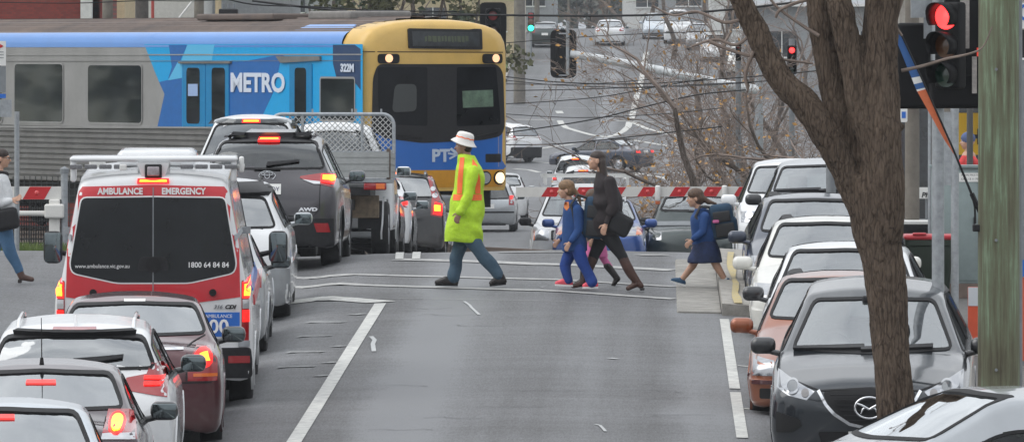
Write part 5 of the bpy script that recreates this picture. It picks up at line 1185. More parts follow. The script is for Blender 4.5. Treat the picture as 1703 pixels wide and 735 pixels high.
# --- service cabinet
M_CAB = mat('cabinet_grey_green', (.22, .27, .27), .55, noise=.08)
X = 3.73; Y = 90.0; z0 = zg(X, Y) + .13; t = thing('service_cabinet', 'grey-green steel service cabinet on a brown plinth', 'cabinet', (X, Y, z0))
MB().box((0, 0, .09), (.68, .48, .18)).build('plinth', mat('plinth_brown', (.16, .12, .10), .8, noise=.2), t)
MB().rbox((0, 0, .90), (.64, .44, 1.44), .015, 2).build('body', M_CAB, t, smooth=40)
d = MB().rbox((-.03, -.225, .90), (.52, .016, 1.36), .006, 2).build('door', M_CAB, t, smooth=40)
MB().rbox((.20, -.245, .95), (.02, .03, .12), .008).build('handle', M_BLK, d)
MB().box((0, 0, 1.635), (.70, .50, .03)).build('lid', M_CAB, t)
pl = MB().box((.14, -.237, 1.50), (.26, .006, .11)).build('notice', M_WHITE, d)
lettering('lettering', 'SIGNAL FAULTS', .030, M_BLK, d, (.14, -.241, 1.53), (1, 0, 0), (0, 0, 1), .001); lettering('lettering', 'CALL 13 11 70', .034, M_BLK, d, (.14, -.241, 1.48), (1, 0, 0), (0, 0, 1), .001)
# --- wheelie bin
X = 3.17; Y = 84.6; z0 = zg(X, Y) + .13; t = thing('wheelie_bin', 'dark green wheelie bin with a red lid behind the parked cars', 'bin', (X, Y, z0), R(0))
M_BIN = mat('bin_green', (.018, .030, .020), .6, noise=.2); M_LID = mat('bin_red', (.42, .02, .03), .45, coat=.3, noise=.1)
rows = []
for z, w, dd in ((.10, .40, .44), (.12, .43, .47), (.92, .54, .60), (.94, .57, .64), (1.0, .57, .64)):
    rows.append([(x, y, z) for x, y in roundpoly([(-w / 2, -dd / 2), (w / 2, -dd / 2), (w / 2, dd / 2), (-w / 2, dd / 2)], .05)]); rows[-1].append(rows[-1][0])
b_ = MB().grid(rows); b_.f.append(tuple(range(len(rows[0]) - 1))); b_.build('bin_body', M_BIN, t, smooth=40)
MB().rbox((0, 0, 1.03), (.60, .68, .06), .028).rbox((-.12, -.30, 1.07), (.16, .10, .03), .012).build('lid', M_LID, t, smooth=50)
for sx in (-1, 1): MB().lathe([(.02, -.03), (.095, -.03), (.10, 0), (.095, .03), (.02, .03)], (sx * .25, -.22, .10), 'x', 18).build('wheel', M_TYRE, t, smooth=40)
# --- black box with white top, valve, phone sign, green box
X = (1522 - CXP) / 130.; Y = 92.5; z0 = zg(X, Y) + .13; t = thing('planter_box', 'black slatted box with a white rim behind the red-lidded bin', 'planter', (X, Y, z0))
MB().rbox((0, 0, .40), (.62, .4, .72), .015).build('box', M_BLK, t)
for k in range(4): MB().box((0, -.21, .18 + .16 * k), (.58, .02, .09)).build('slat', M_RUB, t)
MB().rbox((0, 0, .79), (.66, .44, .05), .012).build('rim', M_WHITE, t)
p = at(1541, 321, 96); t = thing('phone_sign', 'small white phone sign above the black slatted box', 'sign', p)
MB().box((0, 0, 0), (.20, .02, .15)).build('panel', M_WHITE, t); lettering('lettering', 'Ph', .10, M_BLK, t, (-.02, -.014, -.03), (1, 0, 0), (0, 0, 1), .003, bold=.002, shear=.2)
MB().box((0, .06, -.5), (.03, .03, 1.1)).build('bracket', M_GREY, t)
p = at(1553, 318, 94); t = thing('valve', 'small rusty red valve with a black outlet by the grey posts', 'valve', p)
MB().rbox((0, 0, 0), (.10, .10, .14), .03).build('valve_body', mat('rust_red', (.20, .045, .03), .7, noise=.4), t, smooth=60); MB().lathe([(.0, -.02), (.035, -.02), (.045, .03), (.03, .03)], (0, -.07, -.05), 'y', 14).build('outlet', M_RUB, t, smooth=50)
MB().cyl((0, 0, -.07), (0, 0, -.9), .03).build('riser', M_GALV, t)
X = 2.95; Y = 112; p = at(1396, 322, 120); t = thing('street_bin', 'bright green box just left of the big tree trunk', 'bin', (p.x, p.y, zg(p.x, p.y)))
hz = p.z - zg(p.x, p.y); MB().rbox((0, 0, hz), (.20, .2, .20), .02).build('box', mat('bright_green', (.01, .22, .07), .5), t); MB().cyl((0, 0, 0), (0, 0, hz), .03).build('post', M_GREY, t); MB().rbox((0, 0, hz + .11), (.23, .23, .03), .01).build('lid', mat('bright_green', (.01, .22, .07), .5), t)
# --- orange and white sandwich board
X = 3.58; Y = 79.5; z0 = zg(X, Y) + .13; t = thing('sandwich_board', 'orange and white board sign standing beside the greenish pole', 'sign', (X, Y, z0))
M_ORP = mat('orange_print', (.62, .09, .035), .5, noise=.08)
MB().box((0, 0, .40), (.34, .035, .70)).build('panel', M_ORP, t); MB().box((0, -.02, .645), (.335, .01, .205)).build('header', mat('pale_print', (.52, .55, .58), .5), t)
MB().box((0, 0, .025), (.36, .20, .05)).build('foot', M_WHITE, t)
lettering('lettering', 'P\nO', .085, M_WHITE, t, (.10, -.022, .47), (1, 0, 0), (0, 0, 1), .004, bold=.002)
# --- feather flag strap
Yf = 64.5
def FP(px, py): return tuple(at(px, py, Yf))
ff = thing('feather_flag', 'blue and orange feather flag hanging slantwise from a dark cord', 'flag', at(1530, 150, Yf)); fo = at(1530, 150, Yf)
def flagpiece(name, P, m, th=.006):
    V0 = [at(x, y, Yf) - fo for x, y in P]
    MB().add(V0 + [v + Vector((0, th, 0)) for v in V0], [tuple(range(len(P))), tuple(range(len(P), 2 * len(P)))[::-1]] + [(i, (i + 1) % len(P), len(P) + (i + 1) % len(P), len(P) + i) for i in range(len(P))]).build(name, m, ff)
M_FB = mat('flag_blue', (.035, .11, .30), .8, noise=.12, nscale=12); M_FO = mat('flag_orange', (.60, .15, .06), .8, noise=.12, nscale=12)
flagpiece('cloth', [(1473, 8), (1482, 26), (1531, 127), (1516, 130), (1476, 32)], M_FB); flagpiece('cloth_band', [(1516, 130), (1531, 127), (1535, 137), (1520, 140.5)], M_WHITE); flagpiece('cloth', [(1520, 140.5), (1535, 137), (1539, 146), (1524, 149.5)], M_FB)
flagpiece('cloth_band', [(1524, 149.5), (1539, 146), (1540, 148.5), (1525.5, 152.5)], M_WHITE); flagpiece('cloth', [(1525.5, 152.5), (1540, 148.5), (1583, 248), (1590, 262), (1570, 232)], M_FO)
MB().tube([at(x, y, Yf - .02) - fo for x, y in [(1471, 0), (1485, 28), (1534, 133), (1583, 243), (1618, 328)]], [.006, .008, .008, .009, .012], 6).build('cord', M_RUB, ff)
MB().tube([at(x, y, Yf - .02) - fo for x, y in [(1616, 322), (1632, 357)]], .022, 6).tube([at(x, y, Yf - .02) - fo for x, y in [(1617, 326), (1621, 345), (1622, 372)]], .010, 5).build('strap', M_RUB, ff)

# --- booms
def boom(name, label, xa, xb, py, Y, h, stripes, pivot=None, lamp=(), slope=0.0):
    A = at(xa, py, Y); B = at(xb, py + slope, Y); t = thing(name, label, 'boom gate', A); L = B.x - A.x; dz = (B.z - A.z)
    MB().add([(x, y, z + dz * x / L) for x in (0, L) for y in (-.03, .03) for z in (-h / 2, h / 2)], [(0, 1, 3, 2), (4, 6, 7, 5), (0, 4, 5, 1), (2, 3, 7, 6), (0, 2, 6, 4), (1, 5, 7, 3)]).build('boom_arm', M_BWHT, t)
    k = FPX / Y
    for a, b in stripes:
        x0 = (a - xa) / k; x1 = (b - xa) / k; sh = -.11
        MB().add([(x, y, z + dz * x / L) for y in (-.034, -.031) for x, z in ((x0 + (sh if sh < 0 else 0) * -1, -h / 2 + .003), (x1 - sh, -h / 2 + .003), (x1, h / 2 - .003), (x0, h / 2 - .003))] if False else
                 [(x, y, z + dz * x / L) for y in (-.036, -.031) for x, z in ((x0, -h / 2 + .003), (x1, -h / 2 + .003), (x1 + .11, h / 2 - .003), (x0 + .11, h / 2 - .003))], [(0, 1, 2, 3), (7, 6, 5, 4), (0, 4, 5, 1), (1, 5, 6, 2), (2, 6, 7, 3), (3, 7, 4, 0)]).build('red_stripe', M_RSTR, t)
        xm = (x0 + x1) / 2 + .055
        MB().lathe([(0, -.045), (.035, -.043), (.04, -.036)], (xm, 0, dz * xm / L), 'y', 12).build('reflector', mat('boom_reflector', (.62, .03, .03), .25, coat=1.0), t, smooth=60)
    return t, A, k
t, A, k = boom('boom_gate', 'lowered red and white striped boom stretching in front of the blue hatchback', 858, 1262, 319.5, 128.9, .175, [(903 + 53.2 * i - 3, 903 + 53.2 * i + 22) for i in range(0, 7)], slope=-1)
for px in (1094, 1205): 
    x = (px - 858) / k
    lp = MB().rbox((x, -.05, -.02), (.10, .10, .28), .03).build('boom_lamp', M_WHITE, t, smooth=50)
    MB().lathe([(0, -.09), (.04, -.085), (.045, -.05)], (x, 0, -.17), 'y', 12).rbox((x, -.05, -.17), (.09, .06, .10), .02).build('lamp_lens', mat('orange_lens', (.55, .12, .03), .3, coat=1.0), lp)
xr = (1262 - 858) / k; zb_ = zg(A.x + xr, 128.9) - A.z
MB().rbox((xr, 0, zb_ / 2 + .05), (.32, .36, -zb_ + .3), .03).build('pivot_housing', M_GREY, t)
xl_ = (100 - 0) / 107.
t, A, k = boom('pedestrian_boom', 'white boom with a red stripe across the left footpath', -80, 104, 321, 112, .20, [(-34, -12), (38, 74)])
xr = 184 / k; zb_ = zg(A.x + xr, 112) - A.z
MB().rbox((xr - .12, 0, zb_ / 2 - .05), (.17, .17, -zb_ - .1), .02).rbox((xr - .12, -.05, -.28), (.30, .22, .22), .03).build('pivot_post', M_BWHT, t)
MB().cyl((0, 0, -.315), (xr - .2, 0, -.315), .042, n=10).build('lower_rail', M_BWHT, t)
sk = MB()
for i in range(46):
    x = xr * i / 46; sk.cyl((x, .01, -.10), (x, .01, zb_ + .10), .008, n=4)
for j in range(12): z = -.12 + (zb_ + .22) * j / 11; sk.cyl((0, .01, z), (xr - .2, .01, z), .007, n=4)
sk.build('mesh_skirt', M_RUB, t, fix=False)
# dark mesh fence behind it, along the track
def fence(name, label, xa, xb, Y, ztop_drop, m_, sp=.09, cat='fence'):
    A = Vector((xa, Y, 0)); n = int((xb - xa) / sp); t = thing(name, label, cat, (xa, Y, zg(xa, Y))); z0 = zg(xa, Y); h = (ZC - ztop_drop) - z0; mb = MB()
    for i in range(n): mb.cyl((i * sp, 0, 0), (i * sp, 0, h), .007, n=4)
    for j in range(int(h / .1)): mb.cyl((0, .008, .05 + j * .1), (xb - xa, .008, .05 + j * .1), .006, n=4)
    mb.build('mesh_panel', m_, t, fix=False)
    for i in range(int((xb - xa) / 2.4) + 1): MB().cyl((i * 2.4, 0, 0), (i * 2.4, 0, h + .05), .035, n=8).build('post', m_, t, smooth=60)
    return t
fence('mesh_fence', 'dark wire mesh fence below the train on the left', -16, -6.9, 115.5, 2.05, mat('dark_wire', (.035, .04, .04), .6))
t, X, z0, h = pole('sign_pole', 'galvanised pole standing just behind the woman in the white jacket', 'pole', 28, 101, .036, .036, 186, M_GALV)
t, X, z0, h = pole('bollard_post', 'short grey capped post behind the ambulance roof', 'post', 107, 112, .055, .055, 283, M_GALV); MB().lathe([(.07, -.05), (.07, .02), (.0, .06)], (0, 0, h), 'z', 14).build('cap', M_GREY, t, smooth=50)
# sign cluster, left edge
Y = 100; p = at(-14, 130, Y); t = thing('street_sign', 'white timetable sign with a blue foot at the left edge', 'sign', (p.x, Y, zg(p.x, Y)))
hz = p.z - zg(p.x, Y)
MB().cyl((0, .03, 0), (0, .03, hz + .6), .04).build('post', M_GALV, t)
MB().box((.0, -.02, hz + .34), (.40, .02, .34)).build('upper_panel', M_WHITE, t); MB().box((0, -.02, hz - .02), (.40, .02, .36)).build('grey_panel', M_GREY, t); MB().box((0, -.02, hz - .25), (.40, .02, .06)).build('blue_panel', M_BLUEP, t); MB().box((.05, -.02, hz - .42), (.46, .02, .24)).build('lower_panel', M_GALV, t)
MB().prism([(.10, .10), (.17, .14), (.10, .18)], lambda x, z: (x, -.034, hz + .30 + z), lambda x, z: (x, -.038, hz + .30 + z)).build('red_arrow', M_RSTR, t)
for k in range(3): MB().box((.08, -.034, hz + .36 - .04 * k), (.18, .004, .008)).build('fine_print', M_GREY, t)

# --- far signals
def farsignal(label, px, py, Y, lit, sc=1.0, glow=1, board=True, rz=0, polepx=None, lenses=('red', 'amber', 'green')):
    c = at(px, py, Y); X = c.x; z0 = zg(X, Y); t = thing('traffic_signal', label, 'traffic signal', (X, Y, z0))
    po = (polepx - px) / FPX * Y if polepx else 0
    mb = MB().cyl((po, .16, 0), (po, .16, c.z - z0 + (.8 if not polepx else .1) * sc), .06, n=10)
    if polepx: mb.cyl((po, .16, c.z - z0 - .1), (0, .16, c.z - z0 - .1), .03, n=8)
    mb.build('post', M_GREY, t, smooth=60)
    signal_head(t, (0, 0, c.z - z0), rz, sc, board, lenses, lit, visor=Y < 250, size=.22 if Y < 250 else .34); return t
farsignal('signal with a dull red lens above the train nose', 820, 52, 172, None, 1.0, polepx=783)
farsignal('distant signal showing green left of the far hill road', 883, 37, 395, 'green', .95, board=False)
t = farsignal('signal glowing red seen between the bare tree limbs', 1317, 100, 150, 'red', .55, board=False)
t = farsignal('signal glowing amber left of the dark tree limb', 1228, 88, 150, 'amber', .32, board=False)
# dull red lens for the first
# --- mast-arm signal seen from behind
Y = 188.; s_ = FPX / Y; Xp = (1262 - CXP) / s_; z0 = zg(Xp, Y); t = thing('mast_arm_signal', 'back of a black signal on a long grey mast arm over the far road', 'traffic signal', (Xp, Y, z0))
L_ = lambda px, py, dy=0: Vector(((px - CXP) / s_ - Xp, dy, ZC - (py - CYP) / s_ - z0))
MB().tube([Vector((0, 0, 0)), L_(1262, 200), L_(1262, 96)], [.13, .11, .09], 12).build('mast', M_GALV, t, smooth=60)
MB().tube([L_(1262, 150), L_(1200, 140), L_(1120, 122), L_(1040, 106), L_(985, 96), L_(948, 90)], [.125, .12, .115, .11, .105, .10], 12).build('mast_arm', mat('pale_galvanised', (.60, .62, .63), .55, metal=.1, noise=.25, nscale=8), t, smooth=60)
c = L_(937, 90); P = roundpoly([(-.34, -.63), (.34, -.63), (.34, .63), (-.34, .63)], .16)
MB().prism(P, lambda x, z: (c.x + x, .05, c.z + z), lambda x, z: (c.x + x, .07, c.z + z)).build('target_board', M_SIG, t)
MB().rbox((c.x - .03, .0, c.z), (.34, .16, 1.12), .05, 3).build('signal_housing', M_SIG, t, smooth=50)
MB().cyl((c.x + .11, -.10, c.z - .55), (c.x + .11, -.10, c.z + .85), .045, n=10).cyl((c.x - .12, -.10, c.z - .56), (c.x + .12, -.10, c.z - .56), .02, n=6).cyl((c.x - .12, -.10, c.z + .52), (c.x + .12, -.10, c.z + .52), .02, n=6).build('bracket', M_GALV, t, smooth=60)

# --- overhead wires: each wire a thing
def wire(P, Y0, Y1, r=.016, label=None, k=0):
    """hanging wire through photo pixels, from depth Y0 to Y1"""
    n = len(P); o = at(P[0][0], P[0][1], Y0); pts = []
    for i in range(n):
        Yi = Y0 + (Y1 - Y0) * i / (n - 1); pts.append(at(P[i][0], P[i][1], Yi) - o)
    # smooth resample
    q = []
    for i in range(n - 1):
        p0, p1, p2, p3 = pts[max(i - 1, 0)], pts[i], pts[i + 1], pts[min(i + 2, n - 1)]
        for t_ in np.linspace(0, 1, 6)[:-1]:
            t_ = float(t_); q.append(.5 * ((2 * p1) + (p2 - p0) * t_ + (2 * p0 - 5 * p1 + 4 * p2 - p3) * t_ ** 2 + (3 * p1 - p0 - 3 * p2 + p3) * t_ ** 3))
    q.append(pts[-1]); w = MB().tube(q, r * .75, 5).build('overhead_wire', M_RUB, smooth=180); w.location = o
    return tag(w, label, 'wire', 'overhead wires')
wire([(420, 2), (520, 14), (640, 24), (840, 26), (1000, 27), (1120, 24), (1260, 12), (1420, -8)], 140, 132, .030, 'thick dark wire running level above the train nose and far cars')
wire([(560, 34), (700, 22), (850, 26.5), (1060, 26), (1150, 20)], 139, 134, .012, 'thin wire braided close under the thick dark one')
wire([(-20, 4), (120, 6), (230, 2), (330, 2), (420, -4)], 136, 136, .014, 'thin wire over the brick wall at top left')
wire([(360, -6), (420, 8), (520, 12), (620, 18), (760, 20)], 138, 138, .02, 'wire dipping behind the train roof')
wire([(840, 72), (1000, 60), (1200, 52)], 160, 156, .014, 'upper slanting wire crossing the mast-arm signal')
wire([(842, 128), (930, 137), (1060, 140), (1250, 128), (1360, 118)], 142, 136, .016, 'sagging wire just under the mast-arm signal')
wire([(842, 134), (930, 142), (1080, 146), (1250, 138)], 142, 138, .011, 'thin sagging wire second below the signal')
wire([(842, 140), (940, 141), (1000, 139), (1100, 131)], 142, 140, .010, 'short pale wire third below the signal')
wire([(842, 151), (960, 149), (1120, 143), (1300, 134)], 142, 136, .013, 'wire rising gently towards the bare trees')
wire([(842, 173), (930, 168), (1010, 160), (1080, 147), (1180, 130)], 142, 138, .013, 'wire climbing to the right across the far road')
wire([(842, 190), (960, 196), (1100, 190), (1200, 180)], 142, 138, .011, 'thin level wire over the give-way markings')
wire([(842, 221), (920, 210), (1000, 196), (1080, 176), (1160, 158), (1240, 150)], 142, 136, .018, 'darkest wire sweeping up over the junction')
wire([(842, 241), (920, 240), (1020, 231), (1110, 221), (1200, 211)], 142, 138, .016, 'lowest wire crossing above the turning sedan')

# ================================================================== PEOPLE
M_SKIN = mat('skin', (.50, .29, .20), .5, noise=.10, nscale=14); M_SKIND = mat('tanned_skin', (.30, .17, .12), .5, noise=.1, nscale=14); M_EYEW = mat('eye_white', (.7, .68, .66), .3); M_EYED = mat('iris', (.03, .02, .015), .2); M_LIP = mat('lips', (.36, .10, .09), .5)
def bake(o, mods):

    for t, kw in mods:
        m = o.modifiers.new(t, t)
        for k, v in kw.items(): setattr(m, k, v)
    dg = bpy.context.evaluated_depsgraph_get(); me = bpy.data.meshes.new_from_object(o.evaluated_get(dg)); old = o.data; nm = old.name; o.modifiers.clear(); o.data = me; bpy.data.meshes.remove(old); me.name = nm
    me.polygons.foreach_set("use_smooth", [True] * len(me.polygons)); me.update(); return o
def blob(name, mb, m, parent, vox=.011, it=5, fac=.5):
    o = mb.build(name, m, parent); return bake(o, [('REMESH', dict(mode='VOXEL', voxel_size=vox)), ('SMOOTH', dict(factor=fac, iterations=it))])
def cloth_mat(name, col, rough=.85, fold=.5, **k):
    m = mat(name, col, rough, noise=k.get('noise', .14), nscale=9, bump=fold, bscale=k.get('bs', 11)); 
    return m
class Fig:
    def __init__(s, label, px, py, sc, dirx, skin=M_SKIN, height=1.7, hk=1.0, group=None):
        X, Y_, Z_ = gp(px, py) if label[:6] != 'person' else ((px - CXP) / sc, FPX / sc, 0)
        sc = FPX / Y_; s.s = sc; s.Y = Y_; s.px = px; s.py = py; s.d = dirx; s.X = X
        s.root = thing('person', label, 'person', (X, s.Y, ZC - (py - CYP) / sc), group=group); s.skin = skin; s.body = MB(); s.hk = hk
    def P(s, px, py, y=0.0): return Vector(((px - s.px) / s.s, y, (s.py - py) / s.s))
    def limb(s, mb, pts, rr, n=12):
        for (a, b), ra, rb in zip(zip(pts, pts[1:]), rr, rr[1:]): mb.caps(a, b, ra, rb, n)
    def head(s, px, py, tilt=0.0, y=0.0):
        c = s.P(px, py, y); k = s.hk; d = s.d; b = s.body; s.hc = c; M = Matrix.Rotation(tilt * d, 3, 'Y'); s.hM = M
        q = lambda x, yy, z: c + M @ Vector((x * d * k, yy * k, z * k))
        s.hq = q
        b.ell(q(-.012, 0, .025), (.100 * k, .077 * k, .098 * k), 20, 14, M)         # skull
        b.ell(q(.022, 0, -.030), (.072 * k, .062 * k, .080 * k), 18, 12, M)           # face
        b.ell(q(.048, 0, -.088), (.034 * k, .034 * k, .024 * k), 12, 8)                # chin
        b.caps(q(.020, 0, -.080), q(.055, 0, -.085), .040 * k, .026 * k, 10)
        b.caps(q(.082, 0, .012), q(.107, 0, -.026), .011 * k, .014 * k, 10)            # nose
        b.caps(q(.084, .034, .024), q(.084, -.034, .024), .012 * k, .012 * k, 8)       # brow
        b.caps(q(.080, .014, -.056), q(.080, -.014, -.056), .013 * k, .013 * k, 8)     # mouth
        for sy in (-1, 1):
            b.ell(q(-.012, sy * .078, -.008), (.022 * k, .010 * k, .032 * k), 10, 8, M); b.ell(q(.045, sy * .042, -.020), (.03 * k, .022 * k, .028 * k), 10, 8)
            e = MB().ell(q(.076, sy * .031, .006), .0125 * k, 10, 8).build('eye', M_EYEW, s.root, smooth=180)
            MB().ell(q(.085, sy * .031, .006), .0065 * k, 8, 6).build('iris', M_EYED, e, smooth=180)
        MB().caps(q(.094, .016, -.057), q(.094, -.016, -.057), .0055 * k, .0055 * k, 8).build('lips', M_LIP, s.root, smooth=180)
    def hand(s, w, e, spread='x', k=1.0, curl=.5, grip=False):
        """w: wrist, e: elbow side point; a relaxed hand continuing the forearm"""
        d = (w - e).normalized(); up = Vector((s.d, 0, 0)); a = (up - d * up.dot(d)).normalized(); n = d.cross(a).normalized(); b = s.body
        c = w + d * .045 * k; b.ell(c, (.036 * k, .018 * k, .044 * k), 12, 8, Matrix((a, n, d)).transposed())
        for i, (o, L) in enumerate(((.030, .070), (.011, .080), (-.010, .074), (-.029, .058))):
            p0 = w + d * .070 * k + a * o * k; bend = a * (-.25 if not grip else -.1) + n * (.35 * curl) * (1 if s.d < 0 else -1)
            p1 = p0 + (d + bend * .4).normalized() * L * .42 * k; p2 = p1 + (d * .75 + bend * 1.2).normalized() * L * .32 * k; p3 = p2 + (d * .35 + bend * 1.8).normalized() * L * .26 * k
            b.caps(p0, p1, .0092 * k, .0085 * k, 8); b.caps(p1, p2, .0085 * k, .008 * k, 8); b.caps(p2, p3, .008 * k, .0068 * k, 8)
        t0 = w + d * .025 * k + a * .030 * k; t1 = t0 + (d * .6 + a * .7).normalized() * .034 * k; t2 = t1 + (d * .95 + a * .2).normalized() * .030 * k
        b.caps(t0, t1, .012 * k, .0105 * k, 8); b.caps(t1, t2, .0105 * k, .008 * k, 8)
    def finish(s): return blob('body', s.body, s.skin, s.root, .0065, 3, .4)
    def loft(s, name, rings, m, vox=None, par=None, n=28, disp=.0, capt=True):
        """rings: (px centre, py, half thickness px, half depth m, y offset)"""
        rows = []
        for r in rings:
            cx, cy, hw, hd = r[:4]; yo = r[4] if len(r) > 4 else 0; tl = r[5] if len(r) > 5 else 0; c = s.P(cx, cy, yo); row = []
            for j in range(n):
                a = 2 * math.pi * j / n; row.append(c + Vector((math.copysign(abs(math.cos(a)) ** .85, math.cos(a)) * hw / s.s, math.copysign(abs(math.sin(a)) ** .85, math.sin(a)) * hd, math.cos(a) * hw / s.s * tl)))
            rows.append(row)
        mb = MB(); vs = [p for r in rows for p in r]; mb.add(vs, [(i * n + j, i * n + (j + 1) % n, (i + 1) * n + (j + 1) % n, (i + 1) * n + j) for i in range(len(rows) - 1) for j in range(n)])
        if capt: mb.f.append(tuple(range((len(rows) - 1) * n, len(rows) * n))); mb.f.append(tuple(range(n))[::-1])
        return mb
    def shoe(s, ax, ay, tx, ty, y, m, sole=None, k=1.0, hh=.05, toe=.034):
        """ankle px, toe px"""
        a = s.P(ax, ay, y); t = s.P(tx, ty, y); t.z = max(t.z, (toe + .030) * k); a.z = max(a.z, .115 * k); d = (t - a); mb = MB()
        heel = a + Vector((-s.d * .035, 0, -hh)) * k if abs(d.z) < abs(d.x) * .9 else a - d.normalized() * .02
        mb.caps(a + Vector((0, 0, .01)), heel, .046 * k, .040 * k); mb.caps(heel, a.lerp(t, .5) + Vector((0, 0, -.012)), .040 * k, .044 * k, sq=None or 1); mb.caps(a.lerp(t, .45), t, .046 * k, toe * k)
        o = blob('shoe', mb, m, s.root, .010, 3)
        if sole:
            b = MB(); h2 = heel + Vector((0, 0, -.034 * k)); t2 = t + Vector((0, 0, -.028 * k)); dd = (t2 - h2).normalized(); h2 = h2 - dd * .03; t2 = t2 + dd * .025; up = Vector((0, 1, 0)).cross(dd).normalized() * .011
            b.add([h2 + Vector((0, -.036, 0)) - up, t2 + Vector((0, -.030, 0)) - up, t2 + Vector((0, .030, 0)) - up, h2 + Vector((0, .036, 0)) - up, h2 + Vector((0, -.036, 0)) + up, t2 + Vector((0, -.030, 0)) + up, t2 + Vector((0, .030, 0)) + up, h2 + Vector((0, .036, 0)) + up],
                  [(0, 1, 2, 3), (4, 7, 6, 5), (0, 4, 5, 1), (1, 5, 6, 2), (2, 6, 7, 3), (3, 7, 4, 0)]).build('sole', sole, o)
        return o
def bvh_of(o): return BVHTree.FromPolygons([v.co.copy() for v in o.data.vertices], [tuple(p.vertices) for p in o.data.polygons])
M_HIVIS = mat('hi_vis_yellow', (.46, .70, .030), .8, noise=.16, nscale=7, bump=.9, bscale=12)
M_HIOR = mat('hi_vis_orange', (.92, .16, .035), .6, noise=.08); M_JEAN = cloth_mat('denim', (.045, .085, .125)); M_JEANB = cloth_mat('blue_denim', (.05, .12, .22)); M_LEATH = mat('black_leather', (.018, .014, .013), .4, noise=.3, bump=.2)
M_BRBOOT = mat('brown_leather', (.075, .035, .025), .5, noise=.3, nscale=10, bump=.25); M_DKCL = cloth_mat('dark_brown_knit', (.019, .0135, .015), fold=.8); M_BLKC = cloth_mat('black_cloth', (.014, .014, .016)); M_SCH = cloth_mat('school_blue', (.012, .055, .19)); M_SCHT = cloth_mat('school_trousers_blue', (.014, .050, .24))
M_NAVC = cloth_mat('navy_check', (.012, .024, .075), noise=.5); M_PINK = cloth_mat('pink_cloth', (.55, .13, .30)); M_PSH = mat('pink_shoe', (.80, .10, .14), .6, noise=.15); M_NSH = mat('navy_shoe', (.02, .07, .14), .7, noise=.2); M_WJ = cloth_mat('white_jacket_cloth', (.62, .63, .64))
M_HDK = mat('dark_hair', (.030, .017, .012), .45, noise=.4, nscale=30, bump=.5, bscale=60); M_HLB = mat('light_brown_hair', (.20, .115, .055), .5, noise=.35, nscale=30, bump=.5, bscale=60); M_HBR = mat('brown_hair', (.085, .045, .025), .5, noise=.35, nscale=30, bump=.5, bscale=60)
M_PACK = cloth_mat('navy_pack', (.015, .045, .085)); M_PACKD = mat('pack_trim', (.02, .02, .022), .7)

def blob_loft(f, name, rings, m, vox=.014, it=4, extra=None, par=None):
    mb = f.loft(name, rings, m)
    if extra: extra(mb)
    return blob(name, mb, m, par or f.root, vox, it)
def girth(o, pts, seed=1, amp=.006):
    """soft folds pressed into a cloth mesh"""
    rnd = random.Random(seed); ph = [(rnd.uniform(8, 26), rnd.uniform(-9, 9), rnd.uniform(0, 6)) for _ in range(5)]
    out = []
    for c_, n_ in [(v.co.copy(), v.normal.copy()) for v in o.data.vertices]:
        w = sum(math.sin(c_.z * a + c_.x * b * 2 + c_.y * b + c + 1.3 * math.sin(c_.z * 7 + c_.x * 9)) for a, b, c in ph) / 5; out += list(c_ + n_ * (w * amp * 1.6))
    o.data.vertices.foreach_set('co', out); o.data.update()

# ---- crossing marshal
f = Fig('marshal in a long yellow-green coat with orange straps and a white hat striding left', 775, 479, 134, -1, M_SKIND)
f.head(771, 243, 0.05); f.body.caps(f.P(775, 256), f.P(781, 276), .058, .07)
NA = -.20
el = f.P(779, 327, NA - .04); wr_ = f.P(766, 353, NA - .06); f.limb(f.body, [f.P(787, 286, NA), el, wr_], [.05, .042, .03]); f.hand(wr_, el)
el2 = f.P(786, 325, .24); wr2 = f.P(778, 356, .25); f.limb(f.body, [f.P(787, 286, .2), el2, wr2], [.05, .042, .03]); f.hand(wr2, el2)
f.limb(f.body, [f.P(781, 280), f.P(776, 380)], [.11, .12])
for pts in ([f.P(770, 385, .09), f.P(759, 428, .10), f.P(751, 464, .09)], [f.P(783, 385, -.09), f.P(805, 425, -.10), f.P(832, 458, -.09)]): f.limb(f.body, pts, [.075, .05, .038])
f.finish()
coat = blob_loft(f, 'coat', [(770, 403, 33, .21), (771, 396, 32.5, .235), (772, 375, 31, .235), (775, 350, 29, .225), (778, 325, 26.5, .215), (780, 305, 25.5, .22), (782, 290, 24, .24), (781, 280, 21.5, .225), (779, 271, 17, .15), (777, 262, 15.5, .12), (776, 257, 14, .10)], M_HIVIS)
girth(coat, None, 3, .017)
cb = bvh_of(coat)
def onto(f, bv, name, P, m, par, off=.003, th=.003):
    return decal(name, bv, [((x - f.px) / f.s, (f.py - y) / f.s) for x, y in P], 'y', -1, off, th, m, par, res=.03)
onto(f, cb, 'orange_strap', [(766, 262), (773, 262), (771, 290), (769, 322), (761, 322), (762, 298)], M_HIOR, coat)
onto(f, cb, 'orange_strap', [(786, 264), (794, 275), (799, 298), (799, 322), (791, 322), (791, 302), (786, 282)], M_HIOR, coat)
onto(f, cb, 'orange_belt', [(755, 323), (801, 323), (801, 333), (754, 333)], M_HIOR, coat)
slv = MB(); f.limb(slv, [f.P(787, 285, NA + .02), f.P(779, 326, NA - .04), f.P(767, 350, NA - .06)], [.088, .068, .058]); slv = blob('sleeve', slv, M_HIVIS, f.root, .012, 4); girth(slv, None, 5, .009)
s2 = MB(); f.limb(s2, [f.P(787, 285, .18), el2, f.P(778, 352, .25)], [.085, .066, .055]); blob('sleeve', s2, M_HIVIS, f.root, .014, 4)
